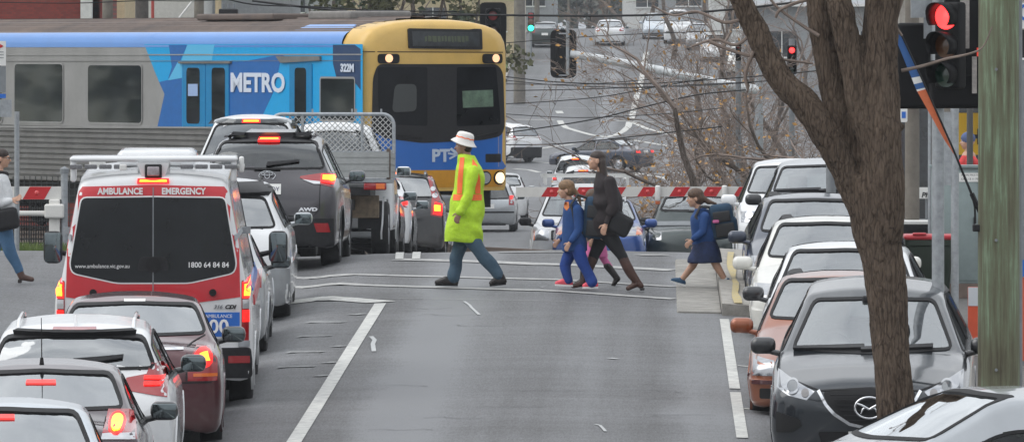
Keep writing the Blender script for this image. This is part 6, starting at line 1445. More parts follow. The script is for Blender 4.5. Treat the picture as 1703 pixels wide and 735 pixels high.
tr_ = MB(); f.limb(tr_, [f.P(771, 392, .09), f.P(759, 428, .10), f.P(754, 463, .09)], [.105, .084, .080]); f.limb(tr_, [f.P(781, 392, -.08), f.P(805, 426, -.10), f.P(829, 455, -.09)], [.11, .085, .078]); tr_ = blob('trousers', tr_, M_JEAN, f.root, .013, 4); girth(tr_, None, 2, .009)
f.shoe(752, 464, 727, 475, .09, M_LEATH, M_RUB, 1.08); f.shoe(833, 460, 818, 474, -.09, M_LEATH, M_RUB, 1.05)
# hat: soft white brim hat with an orange squiggle band
q = f.hq; hM = Matrix.Rotation(R(14), 3, 'Y')
hat = MB(); hc_ = f.hc + Vector((.012, 0, .075))
prof = [(.158, -.034), (.146, -.024), (.128, -.006), (.108, .006), (.104, .03), (.100, .065), (.082, .092), (.045, .102), (.0, .104)]
rows = [[hc_ + hM @ Vector((math.cos(a) * r_ * 1.08, math.sin(a) * r_ * (.92), z - (.030 * abs(math.sin(a)) ** 2 if r_ > .12 else 0) - (.018 * max(0, math.cos(a)) if r_ > .12 else 0))) for a in np.linspace(0, 2 * math.pi, 33)] for r_, z in prof]
ho = MB().grid(rows).build('hat', mat('hat_canvas', (.72, .70, .67), .85, noise=.08), f.root, smooth=180); sm = ho.modifiers.new('s', 'SOLIDIFY'); sm.thickness = .006
hb_ = MB()
hb_.grid([[hc_ + hM @ Vector((math.cos(a) * r_ * 1.08, math.sin(a) * r_ * .92, z + .004 * math.sin(a * 9))) for a in np.linspace(0, 2 * math.pi, 33)] for r_, z in ((.1075, .018), (.1060, .032))])
hb_.build('hat_band', M_HIOR, ho, smooth=180)
blob('hair', MB().ell(q(-.045, 0, -.03), (.06, .075, .065), 14, 10), M_HDK, f.root, .010, 2)

# ---- schoolgirl in trousers
f = Fig('girl in a royal blue uniform with pink shoes and a navy backpack', 962, 482, 133, -1, hk=.93)
f.head(941, 316, .05); f.body.caps(f.P(945, 328), f.P(952, 342), .04, .05)
el = f.P(961, 383, -.16); wr_ = f.P(948, 403, -.19); f.limb(f.body, [f.P(960, 348, -.13), el, wr_], [.038, .03, .024]); f.hand(wr_, el, k=.82)
el2 = f.P(945, 385, .17); wr2 = f.P(930, 400, .17); f.limb(f.body, [f.P(955, 348, .13), el2, wr2], [.038, .03, .024]); f.hand(wr2, el2, k=.82)
f.limb(f.body, [f.P(954, 350), f.P(956, 405)], [.09, .09]); f.limb(f.body, [f.P(951, 405, .07), f.P(939, 438, .08), f.P(946, 463, .07)], [.06, .042, .03]); f.limb(f.body, [f.P(962, 405, -.07), f.P(972, 440, -.08), f.P(985, 466, -.07)], [.06, .042, .03]); f.finish()
jm = blob_loft(f, 'jumper', [(956, 418, 21, .15), (956, 405, 20.5, .155), (955, 380, 20, .150), (955, 360, 20, .165), (954, 348, 17.5, .16), (951, 339, 12, .10), (948, 332, 8, .06)], M_SCH); girth(jm, None, 7, .007)
onto(f, bvh_of(jm), 'crest', [(939, 336), (946, 336), (947, 345), (943, 350), (939, 346)], mat('crest_orange', (.55, .16, .03), .6), jm)
sl = MB(); f.limb(sl, [f.P(960, 348, -.13), f.P(962, 383, -.16), f.P(951, 399, -.19)], [.064, .05, .042]); blob('sleeve', sl, M_SCH, f.root, .012, 3); sl = MB(); f.limb(sl, [f.P(955, 348, .13), el2, f.P(934, 397, .17)], [.062, .05, .04]); blob('sleeve', sl, M_SCH, f.root, .012, 3)
tr_ = MB(); f.limb(tr_, [f.P(951, 412, .07), f.P(939, 440, .08), f.P(945, 466, .07)], [.085, .066, .064]); f.limb(tr_, [f.P(961, 412, -.07), f.P(972, 442, -.08), f.P(984, 468, -.07)], [.09, .072, .074]); tr_ = blob('trousers', tr_, M_SCHT, f.root, .012, 4); girth(tr_, None, 4, .008)
f.shoe(945, 466, 926, 471, .07, M_PSH, M_WHITE, .82); f.shoe(987, 468, 972, 479, -.07, M_PSH, M_WHITE, .85)
hr = MB(); q = f.hq; hr.ell(q(-.014, 0, .052), (.105, .087, .083), 18, 12).ell(q(-.045, 0, .0), (.078, .084, .085), 16, 10).ell(q(-.07, 0, -.02), (.05, .055, .06)).caps(q(-.10, 0, .0), q(-.165, 0, -.09), .035, .028).caps(q(-.165, 0, -.09), q(-.19, 0, -.22), .028, .012); blob('hair', hr, M_HLB, f.root, .010, 2)
bp_ = thing('backpack', 'navy and black school backpack worn by the girl in pink shoes', 'backpack', f.root.location + f.P(989, 362)); 
def pack(t, w, d, h, tilt=0.0, m=M_PACK, m2=M_PACKD):
    M = Matrix.Rotation(tilt, 3, 'Y')
    blob('pack_body', MB().rbox((0, 0, 0), (w, d, h), .07, 4, m=M).rbox(M @ Vector((w * .42, 0, -h * .16)), (w * .4, d * .8, h * .5), .05, 4, m=M), m, t, .012, 3)
    MB().rbox(M @ Vector((.0, -d * .50, h * .14)), (w * .72, .035, h * .30), .015, 3, m=M).build('side_pocket', m2, t, smooth=60); MB().rbox(M @ Vector((.02, -d * .5, -h * .25)), (w * .8, .04, h * .38), .018, 3, m=M).build('side_pocket', m2, t, smooth=60)
    for sy in (-1, 1): MB().tube([M @ Vector((-w * .45, sy * .09, h * .45)), M @ Vector((-w * .5 - .10, sy * .12, h * .50)), M @ Vector((-w * .5 - .17, sy * .14, h * .25)), M @ Vector((-w * .5 - .10, sy * .14, -h * .2)), M @ Vector((-w * .45, sy * .10, -h * .40))], .017, 8, sq=1.6).build('strap', m2, t, smooth=60)
pack(bp_, .28, .30, .52, R(6))

# ---- woman in dark brown
f = Fig('woman in dark brown knit and tall brown boots leaning into a hurried walk', 1010, 483, 133, -1)
f.head(992, 268, -.12); f.body.caps(f.P(997, 280), f.P(1003, 295), .045, .055)
el = f.P(1020, 342, -.22); wr_ = f.P(1008, 372, -.26); f.limb(f.body, [f.P(1014, 302, -.17), el, wr_], [.045, .036, .026]); f.hand(wr_, el)
el2 = f.P(1000, 345, .24); wr2 = f.P(985, 368, .26); f.limb(f.body, [f.P(1008, 302, .17), el2, wr2], [.045, .036, .026]); f.hand(wr2, el2)
f.limb(f.body, [f.P(1006, 305), f.P(1008, 385)], [.11, .12]); f.limb(f.body, [f.P(1003, 385, .08), f.P(987, 425, .09), f.P(972, 465, .08)], [.08, .05, .036]); f.limb(f.body, [f.P(1012, 385, -.08), f.P(1035, 425, -.09), f.P(1056, 466, -.08)], [.08, .05, .036]); f.finish()
kn = blob_loft(f, 'knit_poncho', [(1006, 392, 24, .20), (1007, 380, 27, .215), (1009, 355, 27, .225), (1009, 330, 25, .235), (1008, 312, 21.5, .225), (1006, 301, 16, .19), (1002, 293, 10.5, .11), (999, 286, 7.5, .06)], M_DKCL); girth(kn, None, 9, .012)
sl = MB(); f.limb(sl, [f.P(1014, 303, -.17), f.P(1021, 342, -.22), f.P(1016, 352, -.235)], [.085, .078, .074]); sl = blob('sleeve', sl, M_DKCL, f.root, .012, 3); sl = MB(); f.limb(sl, [f.P(1014, 303, -.17), f.P(1020, 343, -.22), f.P(1009, 369, -.258)], [.05, .044, .036]); blob('sleeve', sl, M_DKCL, f.root, .011, 3)
sl = MB(); f.limb(sl, [f.P(1008, 303, .17), el2, f.P(987, 364, .26)], [.08, .06, .04]); blob('sleeve', sl, M_DKCL, f.root, .012, 3)
tr_ = MB(); f.limb(tr_, [f.P(1003, 388, .08), f.P(987, 426, .09), f.P(984, 436, .09)], [.10, .066, .060]); f.limb(tr_, [f.P(1011, 388, -.08), f.P(1035, 426, -.09), f.P(1038, 434, -.09)], [.105, .070, .062]); tr_ = blob('trousers', tr_, M_BLKC, f.root, .012, 4); girth(tr_, None, 4, .006)
bt = MB(); f.limb(bt, [f.P(1036, 428, -.09), f.P(1050, 455, -.085), f.P(1059, 468, -.08)], [.070, .055, .046]); bt.caps(f.P(1059, 468, -.08), f.P(1066, 475, -.08), .046, .038).caps(f.P(1060, 471, -.08), f.P(1045, 479, -.08), .042, .030); bt = blob('boot', bt, M_BRBOOT, f.root, .011, 3); girth(bt, None, 12, .006)
MB().rbox(f.P(1068, 480, -.08), (.06, .06, .035), .012).build('boot_heel', M_LEATH, bt)
bt = MB(); f.limb(bt, [f.P(986, 430, .09), f.P(976, 455, .085), f.P(970, 467, .08)], [.068, .054, .045]); bt.caps(f.P(970, 468, .08), f.P(974, 474, .08), .045, .04).caps(f.P(970, 471, .08), f.P(953, 476, .08), .042, .030); blob('boot', bt, M_BRBOOT, f.root, .011, 3)
hr = MB(); q = f.hq; hr.ell(q(-.014, 0, .052), (.105, .087, .083), 18, 12).ell(q(-.045, 0, .0), (.078, .084, .085), 16, 10).caps(q(-.065, .04, .0), q(-.10, .05, -.17), .055, .040).caps(q(-.065, -.045, .0), q(-.11, -.055, -.18), .055, .040).caps(q(-.09, 0, -.08), q(-.14, 0, -.22), .055, .035); hr = blob('hair', hr, M_HDK, f.root, .011, 3); girth(hr, None, 2, .006)
bg = thing('shoulder_bag', 'black shoulder bag swinging at the hip of the woman in brown', 'bag', f.root.location + f.P(1031, 372, -.20))
blob('bag_body', MB().rbox((0, 0, 0), (.30, .13, .27), .06, 4, m=Matrix.Rotation(R(28), 3, 'Y')), M_BLKC, bg, .012, 4)
MB().tube([Vector((-.04, -.0, .13)), Vector((-.10, .02, .35)), Vector((-.17, .08, .56))], .012, 8, sq=1.8).build('strap', M_PACKD, bg, smooth=60)

# ---- small child behind them
f = Fig('small child in a pink skirt and dark boots mostly hidden behind the woman in brown', 992, 474, 131, -1, hk=.88)
f.head(984, 330); f.body.caps(f.P(986, 342), f.P(988, 352), .035, .045)
el = f.P(992, 380, -.12); wr_ = f.P(985, 398, -.13); f.limb(f.body, [f.P(990, 356, -.11), el, wr_], [.03, .026, .02]); f.hand(wr_, el, k=.7); el = f.P(992, 380, .14); wr2 = f.P(980, 396, .14); f.limb(f.body, [f.P(990, 356, .11), el, wr2], [.03, .026, .02]); f.hand(wr2, el, k=.7)
f.limb(f.body, [f.P(989, 358), f.P(991, 400)], [.08, .08]); f.limb(f.body, [f.P(987, 405, .06), f.P(975, 430, .06), f.P(970, 458, .06)], [.05, .034, .026]); f.limb(f.body, [f.P(994, 405, -.06), f.P(1006, 432, -.06), f.P(1020, 452, -.06)], [.05, .034, .026]); f.finish()
blob_loft(f, 'jacket', [(991, 402, 15, .12), (990, 380, 14, .12), (989, 362, 14, .13), (988, 352, 9, .09)], M_BLKC)
sk_ = blob_loft(f, 'skirt', [(992, 428, 20, .15), (992, 415, 17, .14), (991, 398, 13, .12)], M_PINK); girth(sk_, None, 3, .01)
lg_ = MB(); f.limb(lg_, [f.P(994, 410, -.06), f.P(1006, 433, -.06), f.P(1014, 444, -.06)], [.058, .046, .042]); f.limb(lg_, [f.P(987, 410, .06), f.P(975, 430, .06), f.P(971, 452, .06)], [.058, .045, .04]); blob('leggings', lg_, M_PINK, f.root, .012, 3)
bt = MB(); f.limb(bt, [f.P(1010, 441, -.06), f.P(1020, 454, -.06), f.P(1027, 463, -.06)], [.052, .045, .04]); bt.caps(f.P(1026, 463, -.06), f.P(1020, 474, -.06), .038, .028); blob('boot', bt, M_LEATH, f.root, .011, 3)
bt = MB(); f.limb(bt, [f.P(971, 448, .06), f.P(969, 466, .06)], [.048, .04]); bt.caps(f.P(969, 467, .06), f.P(958, 471, .06), .036, .026); blob('boot', bt, M_LEATH, f.root, .011, 3)
blob('hair', MB().ell(f.hq(-.02, 0, .03), (.10, .085, .10), 16, 10), M_HBR, f.root, .012, 2)

# ---- schoolgirl in skirt, right
f = Fig('girl in a blue jumper and dark checked skirt stepping off the kerb', 1172, 481, 135, -1, hk=.95)
f.head(1156, 330, .08); f.body.caps(f.P(1160, 342), f.P(1165, 353), .042, .05)
el = f.P(1168, 385, -.17); wr_ = f.P(1151, 399, -.19); f.limb(f.body, [f.P(1172, 358, -.14), el, wr_], [.04, .032, .025]); f.hand(wr_, el, k=.86)
el2 = f.P(1172, 388, .18); wr2 = f.P(1160, 405, .18); f.limb(f.body, [f.P(1172, 358, .14), el2, wr2], [.04, .032, .025]); f.hand(wr2, el2, k=.86)
f.limb(f.body, [f.P(1168, 360), f.P(1172, 405)], [.09, .1]); f.limb(f.body, [f.P(1167, 408, .07), f.P(1152, 442, .08), f.P(1134, 465, .07)], [.072, .05, .034]); f.limb(f.body, [f.P(1177, 408, -.07), f.P(1192, 442, -.08), f.P(1207, 467, -.07)], [.075, .052, .034]); f.finish()
jm = blob_loft(f, 'jumper', [(1171, 407, 20, .15), (1171, 395, 21, .16), (1170, 375, 21, .16), (1169, 362, 20, .17), (1167, 353, 14, .12), (1164, 346, 9, .07)], M_SCH); girth(jm, None, 8, .008)
sl = MB(); f.limb(sl, [f.P(1172, 360, -.14), f.P(1169, 385, -.17), f.P(1154, 396, -.19)], [.066, .052, .042]); blob('sleeve', sl, M_SCH, f.root, .012, 3); sl = MB(); f.limb(sl, [f.P(1172, 360, .14), el2, f.P(1162, 401, .18)], [.064, .05, .04]); blob('sleeve', sl, M_SCH, f.root, .012, 3)
sk_ = blob_loft(f, 'skirt', [(1173, 437, 30, .21), (1173, 432, 29, .20), (1173, 418, 24.5, .18), (1172, 400, 20, .155)], M_NAVC); girth(sk_, None, 3, .014)
f.shoe(1133, 467, 1119, 466, .07, M_NSH, M_WHITE, .82, hh=.03); f.shoe(1208, 470, 1203, 477, -.07, M_NSH, M_WHITE, .86, hh=.03)
MB().caps(f.P(1207, 468, -.07), f.P(1205, 463, -.07), .037, .038).build('sock', M_WHITE, f.root, smooth=180)
hr = MB(); q = f.hq; hr.ell(q(-.014, 0, .052), (.105, .087, .083), 18, 12).ell(q(-.045, 0, .0), (.078, .084, .085), 16, 10).ell(q(-.06, 0, -.02), (.06, .06, .07)).caps(q(-.10, 0, .0), q(-.17, 0, -.06), .036, .034).caps(q(-.17, 0, -.06), q(-.27, 0, -.09), .032, .014); blob('hair', hr, M_HBR, f.root, .010, 2)
bp2 = thing('backpack', 'bulky navy backpack with a pink tag on the girl in the checked skirt', 'backpack', f.root.location + f.P(1201, 368)); pack(bp2, .30, .32, .44, R(-8))
MB().rbox((-.08, -.20, .0), (.08, .03, .04), .012).build('tag', M_PINK, bp2, smooth=60)

# ---- woman at the left edge, walking right
f = Fig('woman in a white jacket and jeans with brown ankle boots at the left edge', 12, 471, 132.5, 1)
f.head(3, 264, 0.0); f.body.caps(f.P(0, 276), f.P(-2, 290), .045, .055)
el = f.P(2, 338, -.22); wr_ = f.P(21, 333, -.2); f.limb(f.body, [f.P(-4, 300, -.17), el, wr_], [.045, .036, .026]); f.hand(wr_, el); el2 = f.P(-10, 340, .22); wr2 = f.P(5, 350, .22); f.limb(f.body, [f.P(-4, 300, .17), el2, wr2], [.045, .036, .026]); f.hand(wr2, el2)
f.limb(f.body, [f.P(-3, 302), f.P(0, 375)], [.11, .12]); f.limb(f.body, [f.P(4, 378, -.08), f.P(20, 420, -.09), f.P(34, 452, -.08)], [.08, .052, .036]); f.limb(f.body, [f.P(-3, 378, .08), f.P(-12, 420, .09), f.P(-28, 455, .08)], [.08, .052, .036]); f.finish()
jk = blob_loft(f, 'jacket', [(0, 352, 24, .20), (-1, 335, 24, .205), (-2, 315, 23, .215), (-3, 302, 20, .19), (-2, 293, 15, .13), (0, 285, 11, .08)], M_WJ); girth(jk, None, 5, .010)
sl = MB(); f.limb(sl, [f.P(-4, 303, -.17), f.P(2, 338, -.22), f.P(18, 334, -.2)], [.078, .062, .048]); blob('sleeve', sl, M_WJ, f.root, .012, 3); sl = MB(); f.limb(sl, [f.P(-4, 303, .17), el2, f.P(3, 348, .22)], [.075, .06, .045]); blob('sleeve', sl, M_WJ, f.root, .012, 3)
sc_ = MB().tube([f.P(0 + 12 * math.cos(t), 290 + 3 * math.sin(t), .09 * math.sin(t)) for t in np.linspace(0, 6.28, 14)], .028, 8); blob('scarf', sc_, M_DKCL, f.root, .012, 2)
tr_ = MB(); f.limb(tr_, [f.P(3, 372, -.08), f.P(20, 421, -.09), f.P(32, 449, -.08)], [.115, .076, .062]); f.limb(tr_, [f.P(-3, 372, .08), f.P(-12, 420, .09), f.P(-27, 450, .08)], [.11, .074, .06]); tr_ = blob('jeans', tr_, M_JEANB, f.root, .012, 4); girth(tr_, None, 4, .008)
bt = MB(); bt.caps(f.P(33, 449, -.08), f.P(37, 460, -.08), .052, .044).caps(f.P(37, 460, -.08), f.P(54, 464, -.08), .044, .032); bt = blob('boot', bt, M_BRBOOT, f.root, .010, 3); MB().rbox(f.P(34, 467, -.08), (.05, .055, .05), .01).build('boot_heel', M_LEATH, bt)
bt = MB(); bt.caps(f.P(-28, 451, .08), f.P(-30, 460, .08), .052, .044).caps(f.P(-30, 461, .08), f.P(-14, 464, .08), .044, .03); blob('boot', bt, M_BRBOOT, f.root, .010, 3)
hr = MB(); q = f.hq; hr.ell(q(-.014, 0, .052), (.105, .087, .083), 18, 12).ell(q(-.045, 0, .0), (.078, .084, .085), 16, 10).ell(q(-.09, 0, -.02), (.05, .06, .06)); blob('hair', hr, M_HDK, f.root, .010, 3)
gl = MB(); gl.tube([q(.10, .055 * math.sin(t), .004 + .017 * math.cos(t)) for t in np.linspace(0, 6.28, 14)], .003, 5).tube([q(.10, -.056, .01), q(.0, -.08, .01)], .003, 5); gl.build('glasses', M_RUB, f.root)
bg = thing('shoulder_bag', 'large black shoulder bag carried by the woman in the white jacket', 'bag', f.root.location + f.P(13, 364, -.22))
b_ = blob('bag_body', MB().rbox((0, 0, 0), (.32, .13, .28), .06, 4, m=Matrix.Rotation(R(-12), 3, 'Y')), M_BLKC, bg, .012, 4); MB().tube([Vector((-.08, .0, .13)), Vector((-.11, .03, .38)), Vector((-.12, .06, .55))], .012, 8, sq=1.8).build('strap', M_PACKD, bg, smooth=60)

# ---- person by the shop
f = Fig('person in a blue knitted hat and red checked shirt standing by the shop', 1612, 474, 112, -1)
f.head(1609, 236); f.body.caps(f.P(1609, 246), f.P(1611, 256), .045, .055); f.limb(f.body, [f.P(1611, 262), f.P(1611, 340)], [.11, .12])
for sy in (-1, 1):
    el = f.P(1611, 308, sy * .25); w_ = f.P(1605, 335, sy * .25); f.limb(f.body, [f.P(1612, 268, sy * .18), el, w_], [.045, .036, .026]); f.hand(w_, el); f.limb(f.body, [f.P(1611, 345, sy * .09), f.P(1609, 405, sy * .09), f.P(1611, 462, sy * .09)], [.08, .05, .036])
f.finish(); M_PLAID = cloth_mat('red_check', (.50, .035, .035), noise=.45)
blob_loft(f, 'shirt', [(1611, 350, 20, .19), (1611, 320, 19, .20), (1611, 285, 20, .23), (1611, 268, 17, .20), (1610, 258, 10, .09)], M_PLAID)
sl = MB(); [f.limb(sl, [f.P(1612, 268, sy * .18), f.P(1611, 308, sy * .25), f.P(1605, 332, sy * .25)], [.075, .06, .045]) for sy in (-1, 1)]; blob('sleeves', sl, M_PLAID, f.root, .014, 3)
tr_ = MB(); [f.limb(tr_, [f.P(1611, 345, sy * .08), f.P(1609, 405, sy * .09), f.P(1611, 458, sy * .09)], [.1, .075, .06]) for sy in (-1, 1)]; blob('trousers', tr_, M_BLKC, f.root, .014, 3)
for sy in (-1, 1): f.shoe(1611, 464, 1596, 470, sy * .09, M_LEATH, M_RUB)
blob('knitted_hat', MB().ell(f.hq(-.01, 0, .05), (.112, .094, .10), 16, 10), cloth_mat('blue_knit', (.08, .11, .22)), f.root, .011, 2)

# ================================================================== TREES
def bark(name, c0, c1, rgh=1.0):
    m = bpy.data.materials.new(name); m.use_nodes = True; nt = m.node_tree; N = nt.nodes; Lk = nt.links; b = N['Principled BSDF']; b.inputs['Roughness'].default_value = .95; b.inputs['Specular IOR Level'].default_value = .25
    tc = N.new('ShaderNodeTexCoord'); mp = N.new('ShaderNodeMapping'); mp.inputs['Scale'].default_value = (17, 17, 2.9); Lk.new(tc.outputs['Object'], mp.inputs[0])
    n1 = N.new('ShaderNodeTexNoise'); n1.inputs['Scale'].default_value = 2.6; n1.inputs['Detail'].default_value = 9; n1.inputs['Roughness'].default_value = .72; n1.inputs['Distortion'].default_value = .6; Lk.new(mp.outputs[0], n1.inputs['Vector'])
    n2 = N.new('ShaderNodeTexNoise'); n2.inputs['Scale'].default_value = 1.7; n2.inputs['Detail'].default_value = 4; Lk.new(tc.outputs['Object'], n2.inputs['Vector'])
    a = N.new('ShaderNodeMath'); a.operation = 'MULTIPLY_ADD'; a.inputs[1].default_value = .5; Lk.new(n2.outputs[0], a.inputs[0]); Lk.new(n1.outputs[0], a.inputs[2])
    vo = N.new('ShaderNodeTexVoronoi'); vo.feature = 'DISTANCE_TO_EDGE'; vo.inputs['Scale'].default_value = 1.7; dm = N.new('ShaderNodeVectorMath'); dm.operation = 'MULTIPLY_ADD'; dm.inputs[1].default_value = (3.0, 3.0, 3.0); Lk.new(n2.outputs['Color'], dm.inputs[0]); Lk.new(mp.outputs[0], dm.inputs[2]); Lk.new(dm.outputs[0], vo.inputs['Vector'])
    vr = N.new('ShaderNodeMapRange'); vr.inputs[1].default_value = 0; vr.inputs[2].default_value = .16; vr.inputs[3].default_value = -.13; vr.inputs[4].default_value = .03; Lk.new(vo.outputs[0], vr.inputs[0])
    a2 = N.new('ShaderNodeMath'); Lk.new(a.outputs[0], a2.inputs[0]); Lk.new(vr.outputs[0], a2.inputs[1]); a = a2
    r = N.new('ShaderNodeValToRGB'); e = r.color_ramp.elements; e[0].position = .52; e[0].color = (*c0, 1); e[1].position = .90; e[1].color = (*c1, 1); Lk.new(a.outputs[0], r.inputs[0]); Lk.new(r.outputs[0], b.inputs['Base Color'])
    bp = N.new('ShaderNodeBump'); bp.inputs['Strength'].default_value = 1.0; bp.inputs['Distance'].default_value = .06 * rgh; Lk.new(a.outputs[0], bp.inputs['Height']); Lk.new(bp.outputs[0], b.inputs['Normal'])
    return m
M_BARK = bark('rough_bark', (.042, .029, .021), (.215, .160, .120)); M_BARK2 = bark('grey_bark', (.08, .062, .052), (.25, .205, .175)); M_TWIG = mat('twig', (.20, .155, .130), .9, noise=.3, nscale=3); M_LEAF = mat('autumn_leaf', (.50, .26, .05), .7, noise=.3, nscale=4, col2=(.36, .20, .07))
from mathutils import noise as MN
def knobbly(o, amp, sc):
    N_ = [v.normal.copy() for v in o.data.vertices]; C_ = [v.co.copy() for v in o.data.vertices]; out = []
    for c, nn in zip(C_, N_): out += list(c + nn * (MN.fractal(Vector((c.x * sc, c.y * sc, c.z * sc * .45)), 1.0, 2.0, 4) * amp + MN.fractal(Vector((c.x * 34, c.y * 34, c.z * 7)), 1.0, 2.0, 3) * amp * .45))
    o.data.vertices.foreach_set('co', out); o.data.update()
# the big tree in front, traced limb by limb at its own distance
Yt = 61.0
tt = thing('street_tree', 'big rough-barked bare tree forking into three limbs in the right foreground', 'tree', (1.99, Yt, zg(1.99, Yt))); to = tt.location.copy()
TP = lambda px, py, dy=0: at(px, py, Yt + dy) * 1.0 - to
k = FPX / Yt
def limbp(pts, n=20): return [TP(x, y, dy) for x, y, w, dy in pts], [w / k / 2 for x, y, w, dy in pts]
def smoothpath(P, Rr, m=5):
    q = []; rr = []
    for i in range(len(P) - 1):
        p0, p1, p2, p3 = P[max(i - 1, 0)], P[i], P[i + 1], P[min(i + 2, len(P) - 1)]
        for t in [j / m for j in range(m)]:
            q.append(.5 * ((2 * p1) + (p2 - p0) * t + (2 * p0 - 5 * p1 + 4 * p2 - p3) * t * t + (3 * p1 - p0 - 3 * p2 + p3) * t ** 3)); rr.append(Rr[i] + (Rr[i + 1] - Rr[i]) * t)
    q.append(P[-1]); rr.append(Rr[-1]); return q, rr
tb = MB()
for pts in ([(1496, 850, 80, 0), (1495, 760, 68, 0), (1490, 690, 63, 0), (1483, 600, 62, 0), (1476, 500, 66, 0), (1468, 430, 72, 0), (1456, 380, 78, 0), (1446, 330, 76, 0), (1430, 290, 64, 0)],
            [(1462, 400, 60, 0), (1430, 330, 56, -.02), (1405, 280, 50, -.03), (1375, 225, 52, -.04), (1338, 172, 47, -.05), (1300, 135, 44, -.06), (1275, 90, 42, -.06), (1252, 40, 39, -.07), (1228, -10, 36, -.08), (1205, -70, 33, -.08)],
            [(1452, 360, 60, .05), (1428, 290, 58, .06), (1404, 210, 54, .06), (1386, 140, 52, .06), (1372, 70, 46, .06), (1362, 0, 44, .06), (1356, -80, 40, .06)],
            [(1470, 400, 60, -.05), (1472, 330, 66, -.08), (1466, 250, 70, -.1), (1464, 170, 66, -.1), (1462, 90, 62, -.1), (1468, 0, 58, -.1), (1474, -80, 52, -.1)],
            [(1455, 250, 48, -.12), (1432, 180, 44, -.14), (1418, 110, 42, -.15), (1404, 40, 44, -.15), (1392, -20, 42, -.15), (1388, -80, 38, -.15)]):
    P, r_ = limbp(pts); P, r_ = smoothpath(P, r_, 6); tb.tube(P, r_, 20)
tb.caps(TP(1490, 206), TP(1499, 211), .035, .035).caps(TP(1436, 262, -.15), TP(1440, 268, -.17), .04, .03)
trunk = tb.build('trunk', M_BARK, tt); bake(trunk, [('REMESH', dict(mode='VOXEL', voxel_size=.012)), ('SMOOTH', dict(factor=.6, iterations=6))]); knobbly(trunk, .012, 9)
tw = MB()
for pts in ([(1499, 118), (1535, 110), (1575, 98), (1612, 90), (1635, 78), (1650, 45)], [(1180, 70), (1240, 92), (1290, 98), (1352, 106)], [(1362, 60), (1330, 40), (1290, 10), (1270, -20)], [(1240, 30), (1205, 38), (1160, 20), (1120, 26), (1085, 10)], [(1256, 50), (1225, 75), (1190, 66), (1150, 78)], [(1340, 0), (1300, 15), (1290, 30)], [(1262, 70), (1240, 120), (1244, 150)], [(1500, 0), (1490, 40), (1500, 60)]):
    P = [TP(x, y, -.1 + .02 * i) for i, (x, y) in enumerate(pts)]; q, rr = smoothpath(P, [.016 - .0022 * i for i in range(len(P))], 4); tw.tube(q, [max(.004, r_) for r_ in rr], 6)
tw.build('twigs', M_TWIG, tt, smooth=60)

def barren(name, label, base, height, spec, seed, material=M_BARK2, leaves=0, trunk_r=.14, tropism=.0, depth=6, group=None, spread=.55, cat='tree', scale=1.0, trunks=None, wleaf=.05, tk_=1.0):
    """leafless tree grown limb by limb; branches thin out to real twigs"""
    rnd = random.Random(seed); t = thing(name, label, cat, base, group=group); thick = MB(); thin = MB(); tips = []
    def grow(p, d, L, r, lev):
        n = 4 if lev < 3 else 3; pts = [p]; q = p.copy(); dd = d.copy()
        for i in range(n):
            dd = (dd + Vector((rnd.gauss(0, .24), rnd.gauss(0, .24), rnd.gauss(0, .16) + tropism * (1 if lev < 3 else -.4))) ).normalized(); q = q + dd * L / n; pts.append(q.copy())
        r1 = r * .62; rr = [r + (r1 - r) * i / n for i in range(n + 1)]
        (thick if lev < 2 else thin).tube(pts, [max(.0045 * tk_, x) for x in rr], 7 if lev < 2 else (4 if lev < 4 else 3), caps=False)
        if lev >= depth: tips.append(q); return
        kk = rnd.choice((2, 2, 3)) if lev < depth - 1 else rnd.choice((2, 3))
        for i in range(kk):
            ax = Vector((rnd.gauss(0, 1), rnd.gauss(0, 1), rnd.gauss(0, .6))).normalized(); nd = (dd + ax * spread * rnd.uniform(.6, 1.35)).normalized()
            at_ = pts[-1] if i == 0 or lev < 1 else pts[rnd.randint(1, n)]
            grow(at_, nd, L * rnd.uniform(.56, .84), r1 * (1 if i == 0 else rnd.uniform(.55, .8)), lev + 1)
    for (d, L, r) in (trunks or [(Vector((0, 0, 1)), height * .3, trunk_r)]): grow(Vector((0, 0, 0)), Vector(d).normalized(), L, r, 0)
    thick.build('trunk', material, t, smooth=60, fix=False); thin.build('branches', M_TWIG, t, fix=False)
    if leaves:
        lf = MB()
        for i in range(leaves):
            p = rnd.choice(tips) + Vector((rnd.gauss(0, .15), rnd.gauss(0, .15), rnd.gauss(0, .15))); a = Matrix.Rotation(rnd.uniform(0, 6), 3, Vector((rnd.gauss(0, 1), rnd.gauss(0, 1), rnd.gauss(0, 1))).normalized()); w = wleaf * rnd.uniform(.6, 1.3)
            lf.add([p + a @ Vector(v) * w for v in ((-1, 0, 0), (0, -.6, .1), (1, 0, 0), (0, .6, .1))], [(0, 1, 2, 3)])
        lf.build('leaves', M_LEAF, t, fix=False)
    return t
def gpos(px, Y): X = (px - CXP) / FPX * Y; return (X, Y, zg(X, Y))
barren('bare_tree', 'bare tree leaning left over the far road with yellow leaves', gpos(1292, 143), 8, None, 17, leaves=420, trunks=[((-.70, 0, 1), 1.55, .07), ((-1.0, .1, .7), 1.45, .05), ((-.3, .1, 1), 1.8, .06)], depth=7, spread=.52, tropism=.03)
barren('bare_tree', 'bare tree with twin upright stems behind the grey pole', gpos(1312, 136), 8, None, 5, leaves=120, trunks=[((-.30, 0, 1), 2.7, .12), ((.12, 0, 1), 2.9, .15)], depth=7, spread=.48, tropism=.05)
barren('bare_tree', 'thin bare tree rising by the boom pivot', gpos(1228, 152), 7, None, 21, leaves=260, trunks=[((-.04, 0, 1), 2.6, .075), ((-.35, .1, .8), 1.7, .045)], depth=7, spread=.50, tropism=.04)
